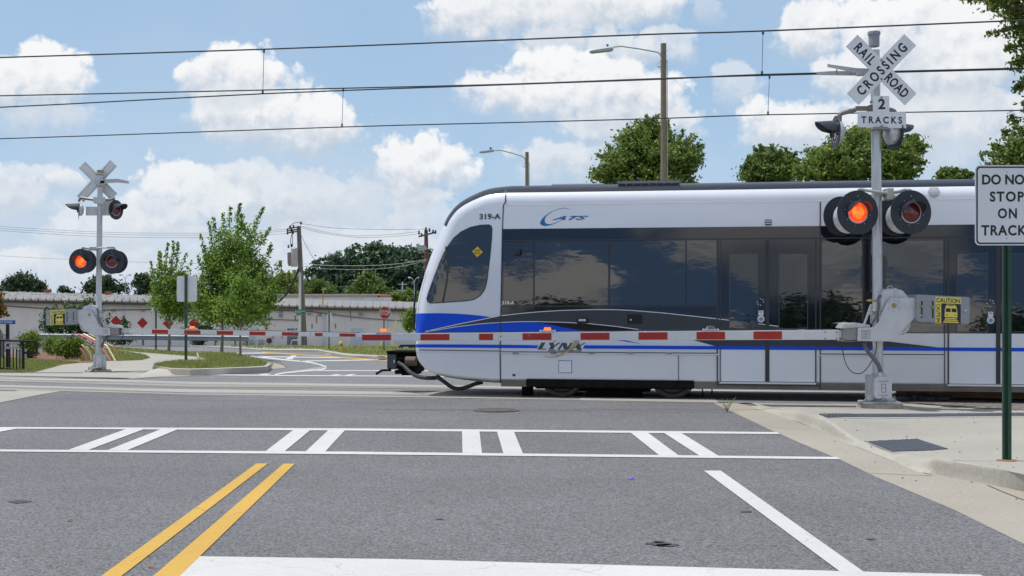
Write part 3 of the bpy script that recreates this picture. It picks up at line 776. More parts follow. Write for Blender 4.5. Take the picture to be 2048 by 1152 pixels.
# faint resurfacing seam, manhole
jn = MB(); jline([(700, 818), (1000, 822), (1424, 823.5), (1466, 825)], .015, .0055, jn); jline([(-50, 795), (400, 800), (800, 806)], .02, .0055, jn)
K(jn.build('road_seam', M['asphalt_patch'], fix=False))
mc = hit(993, 821.5)
mh = MB(); mh.lathe(mc + Vector((0, 0, .001)), (0, 0, 1), [(0, .33), (.012, .33), (.012, .27), (.009, .27), (.009, .24), (.013, .24)], 40)
for i in range(-3, 4): mh.box(mc + Vector((i * .065, 0, .014)), (.03, .38 - abs(i) * .05, .004))
tag(mh.build('manhole_cover', mat('brown_cast_iron_cover', (.12, .095, .08), .7, var=.3, vscale=20)), 'round rusty manhole cover set in the asphalt in front of the train', 'manhole cover')
# small debris
rng = random.Random(5)
def chip(x, y, r, m, label, cat, fl=.5):
    c = hit(x, y, .006); mb = MB(); n = 7; top = []; bot = []
    for k in range(n):
        a = 2 * math.pi * k / n; q = r * rng.uniform(.6, 1.1)
        bot.append(c + Vector((math.cos(a) * q, math.sin(a) * q * fl, 0))); top.append(c + Vector((math.cos(a) * q * .7, math.sin(a) * q * .7 * fl, r * .35)))
    mb.add(bot + top, [list(range(n, 2 * n))] + [[k, (k + 1) % n, n + (k + 1) % n, n + k] for k in range(n)])
    tag(mb.build('debris', m), label, cat)
chip(139, 1041, .03, mat('dry_leaf', (.35, .25, .15), .8), 'small pale dry leaf on the asphalt left of the yellow lines', 'leaf')
chip(1263, 957, .03, mat('purple_scrap', (.25, .13, .75), .5), 'tiny purple scrap lying on the asphalt below the crosswalk', 'litter', 1.2)
chip(300, 1134, .025, mat('orange_leaf', (.45, .2, .08), .8), 'small orange leaf on the asphalt between the yellow lines', 'leaf')
st = MB()
for (x, y, r) in [(1325, 1087, .10), (1318, 1084, .06), (1335, 1090, .07), (879, 1038, .035), (40, 1003, .10), (1493, 1023, .05), (1742, 1078, .03)]:
    c = hit(x, y, .0045); n = 12
    st.add([c + Vector((math.cos(k / n * 6.283) * r * rng.uniform(.55, 1.2), math.sin(k / n * 6.283) * r * .9 * rng.uniform(.5, 1.1), 0)) for k in range(n)], [list(range(n))])
K(st.build('tar_stain', mat('dark_tar', (.05, .052, .058), .7), fix=False))

# right-hand gutter, kerb, pavement
GO = [(1430, 808), (1460, 822), (1497, 839), (1533, 856.5), (1607, 889), (1683, 921), (1748, 952.5), (1830, 987), (1906, 1019), (2039, 1084), (2200, 1163)]
GI = [(1500, 812), (1552, 829), (1580, 838), (1602, 847), (1626, 856), (1672, 878), (1694, 886), (1748, 908), (1795, 927), (1851, 947.5), (1872, 948.5), (1906, 956), (1963, 966), (2048, 983), (2200, 1015)]
poly = px(GO) + px(GI)[::-1]
gp = poly + px([(1475, 806.5), (1424, 804)])
K(sheet('gutter', gp, .002, M['gutter']))
BK = [(1515, 811, .0), (1552, 820, .03), (1599, 821, .10), (1647, 832, .13), (1672, 849, .13), (1690, 862, .10), (1729, 884.5, .035), (1788, 905, .02), (1843, 914, .07), (1868, 917.5, .135), (1906, 921, .15), (1963, 930, .15), (2048, 949, .15), (2200, 985, .15)]
FT = [(1500, 812), (1552, 829), (1595, 843), (1632, 858), (1660, 873), (1677, 880), (1716, 894), (1775, 918), (1838, 944), (1872, 948.5), (1906, 956), (1963, 966), (2048, 983), (2200, 1015)]
kb = MB(); B_ = []; rows_ = []
for (bx, by, h), (fx_, fy) in zip(BK, FT):
    Bp = hit(bx, by, h); Fp = hit(fx_, fy, .002)
    d = Vector((Bp.x - Fp.x, Bp.y - Fp.y, 0))
    row = [Fp]
    for t, hz in ((.10, .10), (.22, .45), (.33, .80), (.45, .96), (.6, 1.0)): row.append(Vector((Fp.x, Fp.y, 0)) + d * t + Vector((0, 0, .002 + (h - .002) * hz)))
    row.append(Bp); rows_.append(row); B_.append(Bp)
# densify along the kerb
dn = []
for a, b in zip(rows_, rows_[1:]):
    for k in range(6):
        t = k / 6; tt = t * t * (3 - 2 * t) * .5 + t * .5
        dn.append([p.lerp(q, t) if True else p for p, q in zip(a, b)])
dn.append(rows_[-1]); m_ = len(dn[0])
kb.add([p for r_ in dn for p in r_], [[i * m_ + k, i * m_ + k + 1, (i + 1) * m_ + k + 1, (i + 1) * m_ + k] for i in range(len(dn) - 1) for k in range(m_ - 1)])
K(kb.build('kerb', M['kerb'], smooth=True))
# pavement behind the kerb: height eases from the kerb back to nearly flush by the track
far_e = [(1500, 806), (1540, 806.5), (1600, 807), (1680, 807.3), (1760, 807.7), (1830, 808.2), (1900, 813), (1960, 817), (2020, 818), (2080, 819), (2140, 820), (2220, 821), (2340, 823), (2700, 828)]
pv = MB(); prow = []
for b, (fx_, fy) in zip(B_, far_e):
    e = hit(fx_, fy, .004); prow.append([b.lerp(e, t) if t == 0 else Vector((b.x + (e.x - b.x) * t, b.y + (e.y - b.y) * t, b.z + (e.z - b.z) * (t * t * (3 - 2 * t)))) for t in [i / 10 for i in range(11)]])
m_ = 11; dn = []
for a, b in zip(prow, prow[1:]):
    for k in range(6): dn.append([p.lerp(q, k / 6) for p, q in zip(a, b)])
dn.append(prow[-1])
pv.add([p for r_ in dn for p in r_], [[i * m_ + k, i * m_ + k + 1, (i + 1) * m_ + k + 1, (i + 1) * m_ + k] for i in range(len(dn) - 1) for k in range(m_ - 1)])
K(pv.build('pavement', M['concrete'], smooth=True))
bmp = bmesh.new(); vv = [bmp.verts.new(p) for r_ in dn for p in r_]
for i in range(len(dn) - 1):
    for k in range(m_ - 1): bmp.faces.new([vv[j] for j in (i * m_ + k, i * m_ + k + 1, (i + 1) * m_ + k + 1, (i + 1) * m_ + k)])
bmesh.ops.triangulate(bmp, faces=bmp.faces[:]); PV = BVHTree.FromBMesh(bmp)
def onpave(x, y, off=.0):
    d = Vector(((x - CX) / F, 1, -(y - HY) / F)).normalized(); h = PV.ray_cast(EYE, d)
    p = h[0] if h[0] is not None else hit(x, y, .03)
    return p + Vector((0, 0, off))
def pave_patch(name, poly, off, m, step=12, kind='structure', bumps=None, bm_mat=None):
    bm = bmesh.new(); f = bm.faces.new([bm.verts.new((x, y, 0)) for x, y in poly]); xs = [p[0] for p in poly]; ys = [p[1] for p in poly]
    gx = min(xs) + step
    while gx < max(xs): bmesh.ops.bisect_plane(bm, geom=bm.verts[:] + bm.edges[:] + bm.faces[:], plane_co=(gx, 0, 0), plane_no=(1, 0, 0)); gx += step
    gy = min(ys) + step / 3
    while gy < max(ys): bmesh.ops.bisect_plane(bm, geom=bm.verts[:] + bm.edges[:] + bm.faces[:], plane_co=(0, gy, 0), plane_no=(0, 1, 0)); gy += step / 3
    bm.normal_update(); bmesh.ops.triangulate(bm, faces=bm.faces[:])
    for v in bm.verts: v.co = onpave(v.co.x, v.co.y, off)
    bmesh.ops.recalc_face_normals(bm, faces=bm.faces)
    if sum(ff.normal.z for ff in bm.faces) < 0: bmesh.ops.reverse_faces(bm, faces=bm.faces[:])
    me = bpy.data.meshes.new(name); bm.to_mesh(me); bm.free(); me.materials.append(m)
    o = bpy.data.objects.new(name, me); COL.objects.link(o); o['kind'] = kind; return o
tp = [(1733, 883.5), (1770, 881.5), (1835, 878.5), (1897, 898.5), (1850, 901.5), (1787, 903.5)]
pave_patch('tactile_paving', tp, .006, M['tactile'])
ts = [(1637, 828.8), (1700, 828.2), (1900, 827.5), (2100, 825.5), (2100, 832.3), (1900, 833.8), (1820, 835.3), (1652, 835.3)]
pave_patch('tactile_strip', ts, .006, M['tactile'], 40)
pave_patch('tactile_strip', [(1520, 809.5), (1712, 812.2), (1712, 814.5), (1540, 813)], .006, M['tactile'], 40)
pave_patch('pale_joint', [(1652, 835.4), (1820, 835.4), (1900, 834), (2100, 832.5), (2100, 833.5), (1900, 835), (1820, 836.5), (1656, 836.5)], .005, M['white_paint'], 40)
# truncated domes
dm = MB()
def dome(p, r=.011, h=.005):
    n = 6; dm.add([p + Vector((math.cos(k * 1.047) * r * 1.6, math.sin(k * 1.047) * r * 1.6, 0)) for k in range(n)] + [p + Vector((math.cos(k * 1.047) * r, math.sin(k * 1.047) * r, h)) for k in range(n)],
                  [list(range(n, 2 * n))] + [[k, (k + 1) % n, n + (k + 1) % n, n + k] for k in range(n)])
def inpoly(x, y, P_):
    c = False; n = len(P_)
    for i in range(n):
        (x1, y1), (x2, y2) = P_[i], P_[i - 1]
        if (y1 > y) != (y2 > y) and x < (x2 - x1) * (y - y1) / (y2 - y1) + x1: c = not c
    return c
for P_, lim in ((tp, 1), (ts, 1)):
    W_ = [onpave(x, y).xy for x, y in P_]
    x0 = min(w.x for w in W_); x1 = max(w.x for w in W_); y0 = min(w.y for w in W_); y1 = max(w.y for w in W_)
    X = x0
    while X < x1:
        Y = y0
        while Y < y1:
            if inpoly(X, Y, [(w.x, w.y) for w in W_]):
                h = PV.ray_cast(Vector((X, Y, 2)), Vector((0, 0, -1)))
                if h[0] is not None: dome(h[0] + Vector((0, 0, .006)))
            Y += .06
        X += .06
tag(dm.build('tactile_domes', M['tactile'], fix=False), 'small raised domes covering the dark tactile plates', 'tactile domes', kind='stuff')
# joints in concrete
jb = MB()
def pj(pts, w=.010, off=.003):
    P_ = []
    for (a, b) in zip(pts, pts[1:]):
        for k in range(8): P_.append((a[0] + (b[0] - a[0]) * k / 8, a[1] + (b[1] - a[1]) * k / 8))
    P_.append(pts[-1]); P_ = [onpave(x, y, off) for x, y in P_]
    for a, b in zip(P_, P_[1:]):
        if (b - a).length < 1e-6: continue
        d = (b - a).normalized(); n = Vector((-d.y, d.x, 0)).normalized() * w / 2; jb.add([a - n, b - n, b + n, a + n], [(0, 1, 2, 3)])
pj([(1599, 821.5), (1647, 832.5), (1690, 862.5), (1729, 885), (1788, 905.5), (1843, 914.5), (1880, 920), (1926, 922)], .014)
pj([(1926, 922), (2048, 922.5)], .008); pj([(1700, 846), (1900, 852), (2048, 856)], .006); pj([(1729, 885), (1560, 882)], .006) if False else None
P_ = [hit(x, y, .0055) for x, y in [(1536, 853.5), (1580, 857), (1600, 858), (1624, 857.5)]]
for a, b in zip(P_, P_[1:]):
    d = (b - a).normalized(); n = Vector((-d.y, d.x, 0)) * .006; jb.add([a - n, b - n, b + n, a + n], [(0, 1, 2, 3)])
P_ = [hit(x, y, .0055) for x, y in [(1738, 946), (1790, 948), (1850, 951), (1866, 949.5)]]
for a, b in zip(P_, P_[1:]):
    d = (b - a).normalized(); n = Vector((-d.y, d.x, 0)) * .007; jb.add([a - n, b - n, b + n, a + n], [(0, 1, 2, 3)])
P_ = [hit(x, y, .0055) for x, y in [(1975, 970), (2000, 981), (2048, 1000)]]
for a, b in zip(P_, P_[1:]):
    d = (b - a).normalized(); n = Vector((-d.y, d.x, 0)) * .007; jb.add([a - n, b - n, b + n, a + n], [(0, 1, 2, 3)])
K(jb.build('paving_joint', M['joint'], fix=False))
# pebbles along the pavement
pb = MB()
for i in range(70):
    x = rng.uniform(1480, 2045); y = rng.uniform(835, 1000)
    if y > 800 + (x - 1430) * .42: continue
    c = onpave(x, y, .003) if x > 1650 else hit(x, y, .006); r = rng.uniform(.004, .012); pb.lathe(c, (0, 0, 1), [(0, r), (r * .8, r * .6)], 6)
tag(pb.build('grit', mat('dark_grit', (.12, .11, .10), .8), fix=False), 'loose dark grit scattered over the pale pavement', 'grit', kind='stuff')

# ballast and open rails right of the crossing
K(sheet('ballast', px([(1790, 786), (2700, 800), (2700, 835), (2100, 823), (1960, 818), (1890, 812), (1815, 806), (1790, 795)]), .012, M['ballast']))
K(sheet('ballast', px([(1790, 770), (2700, 775), (2700, 802), (1790, 787)]), .010, M['ballast']))
st = MB()
for i in range(420):
    x = rng.uniform(1795, 1900); y = rng.uniform(789, 800); c = hit(x, y, .012); r = rng.uniform(.015, .045); 
    st.box(c + Vector((0, 0, r * .5)), (r * 1.4, r, r), Matrix.Rotation(rng.uniform(0, 3), 3, Vector((rng.random(), rng.random(), rng.random() + .1)).normalized()))
tag(st.build('ballast_stones', mat('grey_stones', (.20, .19, .18), .9, var=.4, vscale=20), fix=False), 'loose grey ballast stones between the open rails', 'ballast', kind='stuff')
for i, (xa, ya, xb, yb) in enumerate([(1792, 789, 2700, 804), (1800, 783.5, 2700, 795)]):
    a = hit(xa, ya, .05); b = hit(xb, yb, .05); d = (b - a).normalized(); n = Vector((-d.y, d.x, 0))
    rb_ = MB()
    for w, z0_, z1_ in ((.14, -.03, -.01), (.02, -.01, .075), (.07, .075, .11)):
        rb_.prism([a - n * w / 2 + Vector((0, 0, z0_)), b - n * w / 2 + Vector((0, 0, z0_)), b + n * w / 2 + Vector((0, 0, z0_)), a + n * w / 2 + Vector((0, 0, z0_))], (0, 0, z1_ - z0_))
    K(rb_.build('rail', M['rust']))
# pale platform edge with a yellow dash beyond the rails
K(sheet('far_pavement', px([(1430, 776), (1790, 780), (2600, 788), (2600, 782), (1790, 773), (1430, 768)]), .012, M['concrete']))

# ---------------------------------------------------------------- left side beyond the tracks
K(sheet('pavement', px([(-700, 748), (-100, 745), (0, 744), (68, 745), (124, 730), (152, 727), (205, 722), (242, 722), (283, 720.5), (301, 716), (289, 709), (254, 703), (211, 696), (221, 691), (300, 700), (400, 713), (420, 722),
                        (400, 728), (342, 742), (335, 746), (285, 755.5), (268, 758), (205, 757.5), (0, 755.5), (-700, 751)]), .008, M['concrete']))
K(sheet('pavement', px([(122, 783), (0, 779), (-500, 772), (-700, 790), (-700, 880), (-160, 838), (0, 806), (60, 794)]), .006, M['concrete']))
K(sheet('tactile_strip', px([(-200, 750.6), (0, 753.3), (240, 758.2), (262, 757.6), (240, 756.4), (0, 752.1), (-200, 749.6)]), .013, M['tactile']))
K(sheet('tactile_strip', px([(-200, 744.6), (0, 746.4), (165, 746.8), (165, 746.1), (0, 745.7), (-200, 743.9)]), .013, M['tactile']))
K(sheet('tactile_strip', px([(-60, 780.6), (35, 782), (30, 782.9), (-60, 781.8)]), .011, M['tactile']))
K(sheet('tactile_strip', px([(218, 743.6), (330, 742), (330, 742.6), (218, 744.3)]), .013, M['tactile']))
# far road
FR = px([(-300, 690.9), (205, 690.9), (330, 691), (380, 691.2), (462, 695), (520, 699), (638, 700.6), (689, 709.5), (708, 711), (778, 713.5), (1100, 722), (1500, 730), (2600, 745), (2600, 770), (1400, 757.5), (700, 753.5), (403, 752.5), (270, 758),
         (335, 746), (370, 744), (480, 740), (575, 735), (560, 724), (460, 708), (335, 700), (205, 696), (-300, 698)])
K(sheet('road', FR, .004, M['asphalt_far']))
# grass verges
def grass(poly, h, name='grass'):
    return K(sheet(name, px(poly), h, M['grass_soil']))
grass([(215, 693.5), (254, 695.5), (332, 702), (400, 706.5), (400, 714), (293, 706), (221, 698)], .012)
grass([(120, 700), (160, 698), (195, 695), (254, 704), (289, 709.5), (300, 716), (283, 719.8), (242, 721.5), (160, 722.5), (120, 724)], .014)
isl = [(307, 730), (332, 725), (361, 722), (400, 721.6), (414, 720.6), (408, 716.5), (398, 713.5), (396, 706), (420, 704.5), (469, 706), (511, 718), (535, 726), (528, 730.5), (497, 732.5), (438.6, 734.6), (380, 736.2), (342, 735.4)]
Ki = px([(305, 731.4), (330, 724.5), (361, 721.4), (400, 720.8), (411, 720.2), (405, 716.5), (396, 713.8), (393, 705.4), (420, 703.4), (472, 705.2), (515, 717.6), (543, 727.5), (534, 733), (500, 735), (440, 737), (381, 738.6), (342, 737.8)], .15)
K(sheet('kerb', Ki, .15, M['kerb'], side=.2))
K(sheet('grass', px(isl, .16), .162, M['grass_soil'], side=.02))
K(sheet('gutter', px([(285, 755.5), (305, 743), (335, 742), (400, 747.5), (474, 743.5), (544, 734.4), (548, 727), (567, 731), (573, 735.5), (520, 742), (440, 748.5), (403, 752), (335, 754.5)]), .009, M['gutter']))
kb = MB(); dn = []
for x, fy, by, h in [(280, 756, 750, .0), (290, 755.2, 746.5, .05), (303, 754.3, 744, .10), (318, 753.2, 742.5, .13), (335, 751.8, 742.8, .12), (350, 750.2, 744.4, .08), (362, 749.2, 746, .04), (374, 748.4, 747.2, .0)]:
    f_, b_k = hit(x, fy, .012), hit(x, by, .012); dn.append([f_, f_.lerp(b_k, .18) + Vector((0, 0, h * .7)), f_.lerp(b_k, .36) + Vector((0, 0, h)), f_.lerp(b_k, .75) + Vector((0, 0, h * .8)), b_k])
kb.add([p for r_ in dn for p in r_], [[i * 5 + k, i * 5 + k + 1, (i + 1) * 5 + k + 1, (i + 1) * 5 + k] for i in range(len(dn) - 1) for k in range(4)])
K(kb.build('kerb', M['kerb'], smooth=True))
grass([(-700, 735), (-200, 700), (-60, 705), (60, 716), (158, 724), (124, 730), (72, 744.2), (50, 745.2), (0, 744.5), (-300, 746)], .010)
K(sheet('mulch_bed', px([(-200, 712), (0, 708), (40, 706), (100, 704), (170, 706), (190, 714), (196, 721), (187, 725.6), (158, 726.4), (130, 722.5), (60, 719), (0, 716.5), (-200, 722)]), .015, M['mulch']))
# grass beyond the far road and its kerb
grass([(-700, 690.75), (205, 690.7), (330, 690.8), (372, 690.9), (462, 693.3), (520, 697), (640, 698.4), (690, 706.5), (710, 708.5), (778, 711), (1100, 719), (2600, 741), (2600, 690.4), (-700, 690.4)], .010)
K(sheet('kerb', px([(205, 690.9), (330, 691), (380, 691.2), (462, 695), (520, 699), (638, 700.6), (686, 709.7), (708, 711.2), (778, 713.8), (1100, 722.5), (1102, 719.5), (778, 711.1), (712, 708.3), (690, 706.4), (642, 698.4), (520, 697), (462, 693.3), (380, 690.9), (330, 690.75), (205, 690.7)], .10), .10, M['kerb'], side=.12))
K(sheet('pavement', px([(372, 690.8), (460, 692.8), (600, 696.2), (640, 697.6), (640, 698.6), (520, 697.2), (462, 693.5), (372, 691)]), .018, M['concrete']))
mk('edge_line', [strip([(399, 707.5), (470, 706.8), (551, 706)], 1.6), strip([(485, 713), (560, 714), (682, 715.8)], 1.6), strip([(600, 722.7), (680, 721.4), (765, 719.6)], 1.8)], h=.009)
mk('centre_line', [strip([(525, 704.8), (560, 707), (640, 712.3), (778, 721.8), (900, 731), (1000, 739)], 1.9)], M['yellow_paint'], h=.010)
mk('lane_line', [strip([(504, 713), (545, 717), (574, 720.5), (600, 722.8), (619, 725), (636, 728.6), (647, 732), (653.5, 735.2), (650, 738), (638, 740.5), (602, 743), (567, 746.4), (550, 750.6)], 2.6)], h=.009)
mk('lane_mark', [[(570, 718.9), (583, 711.2), (594, 711.2), (584, 718.9)], [(650, 708.3), (662, 708.3), (660, 709.2), (649, 709.2)], [(678, 708.8), (700, 710.5), (700, 711.5), (678, 709.8)]], h=.010)
mk('crosswalk_line', [strip([(628, 742), (764, 742), (900, 742.5)], 1.5), strip([(403, 750), (580, 752), (834, 753.2), (1000, 754)], 1.8)], h=.009)
mk('crosswalk_stripe', [[(511, 751.3), (527, 748.4), (545, 748.4), (531, 751.4)], [(655, 752.3), (672, 749.2), (685, 749.2), (672, 752.3)], [(684, 752.5), (700, 749.3), (713, 749.3), (700, 752.5)], [(803, 753), (815, 750), (828, 750), (820, 753)]], h=.0105)
K(sheet('grass', px([(689, 705.2), (1100, 716), (1100, 719), (778, 711), (712, 708.2)]), .02, M['grass_soil']))
# grass blades (uncountable): one object per patch
def blades(name, poly, n, hgt, label, seed, z=0.012, w=.012):
    r = np.random.default_rng(seed); W_ = [hit(x, y) for x, y in poly]
    xs = [p[0] for p in poly]; ys = [p[1] for p in poly]; V_ = []; Fc = []
    while n > 0:
        x = r.uniform(min(xs), max(xs)); y = r.uniform(min(ys), max(ys)); n -= 1
        if not inpoly(x, y, poly): continue
        p = hit(x, y, z); s_ = p.y / 35; a = r.uniform(0, 6.28); l = hgt * r.uniform(.5, 1.3); ww = w * s_ * r.uniform(.6, 1.4)
        d = Vector((math.cos(a), math.sin(a), 0)); le = Vector((r.normal() * .4, r.normal() * .4, 1)).normalized() * l
        k = len(V_); V_ += [p - d * ww, p + d * ww, p + le]; Fc.append((k, k + 1, k + 2))
    me = bpy.data.meshes.new(name); me.from_pydata(V_, [], Fc); me.materials.append(M['grass_blade'])
    o = bpy.data.objects.new(name, me); COL.objects.link(o); tag(o, label, 'grass', kind='stuff'); return o
blades('grass_tufts', [(50, 745), (72, 744), (124, 730), (158, 725), (130, 722.5), (60, 719), (0, 716.5), (-60, 716), (-60, 745)], 26000, .07, 'dry mown grass between the black railing and the pavement', 1, w=.007)
blades('grass_tufts', isl, 22000, .08, 'green grass on the raised kerbed island under the two trees', 2, z=.165, w=.008)
blades('grass_tufts', [(160, 700), (195, 695), (254, 704), (289, 709.5), (300, 716), (283, 719.8), (242, 721.5), (160, 722.5)], 9000, .08, 'green grass behind the signal mast by the coloured arches', 3, w=.01)
blades('grass_tufts', [(215, 693.5), (254, 695.5), (332, 702), (400, 706.5), (400, 714), (293, 706), (221, 698)], 7000, .1, 'strip of green grass between the path and the far road', 4, w=.01)
blades('grass_tufts', [(462, 693.3), (520, 697), (640, 698.4), (690, 706.5), (778, 711), (840, 712), (840, 692), (462, 690.6)], 12000, .12, 'green verge in front of the long white building', 6, w=.008)
# weeds at the road edge
wd = empty('weed', hit(1454, 824), 'small straggly weed growing from the gutter beside the asphalt near the train', 'weed')
ws = MB(); wl = MB(); c = hit(1454, 824)
for i in range(9):
    a = rng.uniform(0, 6.28); l = rng.uniform(.08, .22); t = c + Vector((math.cos(a) * l * .6, math.sin(a) * l * .3, l)); ws.tube([c, c.lerp(t, .5) + Vector((0, 0, .02)), t], .003, 4)
    for k in range(5):
        q = c.lerp(t, rng.uniform(.3, 1)); d = Vector((rng.uniform(-1, 1), rng.uniform(-1, 1), rng.uniform(-.2, .6))) * .022
        e = Vector((-d.y, d.x, .004)) * .6; wl.add([q, q + d + e, q + d * 1.8, q + d - e], [(0, 1, 2, 3)])
ws.build('stem', M['leaf_a'], wd); wl.build('leaf', M['leaf_a'], wd, fix=False)
# ================================================================ crossing signals
def glow_mat(name, hot, cool, strength):
    """lit lens: bright prismatic pattern in the glass"""
    m = mat(name, (.5, .03, .01), .25); nt = m.node_tree; b = nt.nodes['Principled BSDF']
    g_ = nt.nodes.new('ShaderNodeNewGeometry'); n = nt.nodes.new('ShaderNodeTexNoise'); n.inputs['Scale'].default_value = 14; n.inputs['Detail'].default_value = 2
    r = nt.nodes.new('ShaderNodeValToRGB'); r.color_ramp.elements[0].position = .35; r.color_ramp.elements[1].position = .65
    r.color_ramp.elements[0].color = (*cool, 1); r.color_ramp.elements[1].color = (*hot, 1)
    nt.links.new(g_.outputs['Position'], n.inputs['Vector']); nt.links.new(n.outputs['Fac'], r.inputs['Fac']); nt.links.new(r.outputs[0], b.inputs['Emission Color'])
    b.inputs['Emission Strength'].default_value = strength
    return m
M['lens_on'] = glow_mat('lit_red_lens', (1.0, .11, .012), (.85, .03, .006), .95)
M['lens_hot'] = glow_mat('lit_lens_centre', (1.0, .26, .03), (1.0, .10, .012), 1.1)
M['body_cast'] = mat('bright_cast_lamp_housing', (.62, .63, .64), .45, metal=.6, var=.2, vscale=14)

class Loc:
    """local frame: measures in photo pixels of the near mast, relative to its base"""
    def __init__(s, bx, by, Y, k, flip=1, z0=None):
        s.s = Y / F * k; s.Y = Y; s.flip = flip; s.k = k; s.bx = bx; s.by = by
        s.X = (bx - CX) / F * Y; s.z = HC - (by - HY) / F * Y if z0 is None else z0
    def __call__(s, x, y, d=0.0):
        return at(s.bx + s.flip * (x - 1756) * s.k, s.by + (y - 812) * s.k, s.Y + d)
    def r(s, p): return p * s.s

def signal_lamp(L, x, y, d, dirv, lit, parent, Rp=39, hood_len=.30, lens=True, scale=1.0, hs=1.12, hx=None, hm=None):
    """round black backing, hood, housing and lens; dirv = facing direction (unit)"""
    c = L(x, y, d); dirv = Vector(dirv).normalized()
    Rm = L.r(Rp) * scale; rl = L.r(20.0) * scale
    n = 40
    disc = MB().lathe(c, dirv, [(0, rl * 1.05), (0, Rm), (.006, Rm + .002), (.010, Rm), (.010, rl * 1.08)], n, cap=False)
    o = disc.build('signal_lamp', M['disc'], parent)
    side = dirv.cross(Vector((0, 0, 1))).normalized(); up = Vector((0, 0, 1))
    # housing behind
    MB().lathe(c if hx is None else L(hx[0], hx[1], d - .02), -dirv if hx is None else (0, -1, 0), [(0, rl * hs), (.06, rl * hs), (.085, rl * hs * .85), (.11, rl * hs * .5), (.118, rl * .1)], 28).build('lamp_housing', hm or M['body_cast'], o, smooth=True)
    # lens bezel and lens
    MB().lathe(c + dirv * .0105, dirv, [(0, rl * 1.10), (.006, rl * 1.10), (.006, rl), (0, rl)], n, cap=False).build('bezel', M['lamp_clear'], o)
    MB().lathe(c + dirv * .002, dirv, [(0, rl), (.008, rl * .9), (.014, rl * .6), (.017, rl * .2)], n).build('lens', M['lens_on'] if lit else M['lens_off'], o, smooth=True)
    if hx is not None: MB().lathe(c - dirv * .003, dirv, [(0, rl * 1.12), (.002, rl * 1.12)], n).build('back_cover', M['disc'], o)
    if lit: MB().lathe(c + dirv * .018, dirv, [(0, rl * .62), (.003, rl * .5), (.005, rl * .1)], n).build('lens_glow', M['lens_hot'], o, smooth=True)
    # hood: open half tube, longer on top
    hd = MB(); V_ = []; m_ = 22
    for j, rr in enumerate((rl * 1.13, rl * 1.19)):
        for i in range(m_ + 1):
            a = math.pi * (-.12 + 1.24 * i / m_)
            s_ = math.sin(a); ln = hood_len * (.12 + .88 * max(0, s_) ** .42)
            b = c + side * math.cos(a) * rr + up * math.sin(a) * rr
            V_.append(b + dirv * .009); V_.append(b + dirv * (.009 + ln) - up * (.07 * ln * max(0, s_)))
    Fc = []; q = 2 * (m_ + 1)
    for i in range(m_):
        Fc.append([2 * i, 2 * i + 1, 2 * i + 3, 2 * i + 2]); Fc.append([q + 2 * i, q + 2 * i + 2, q + 2 * i + 3, q + 2 * i + 1]); Fc.append([2 * i + 1, q + 2 * i + 1, q + 2 * i + 3, 2 * i + 3])
    hd.add(V_, Fc); hd.build('hood', M['hood'], o, smooth=True)
    bl = MB()
    for k in range(8):
        a = k * math.pi / 4 + .2; bl.lathe(c + (side * math.cos(a) + up * math.sin(a)) * rl * 1.32 + dirv * .0105, dirv, [(0, .007), (.005, .005)], 8)
    bl.lathe(c + up * rl * 1.62 + dirv * .0105, dirv, [(0, .009), (.005, .007)], 8)
    bl.build('bolt', M['galv'], o)
    return o

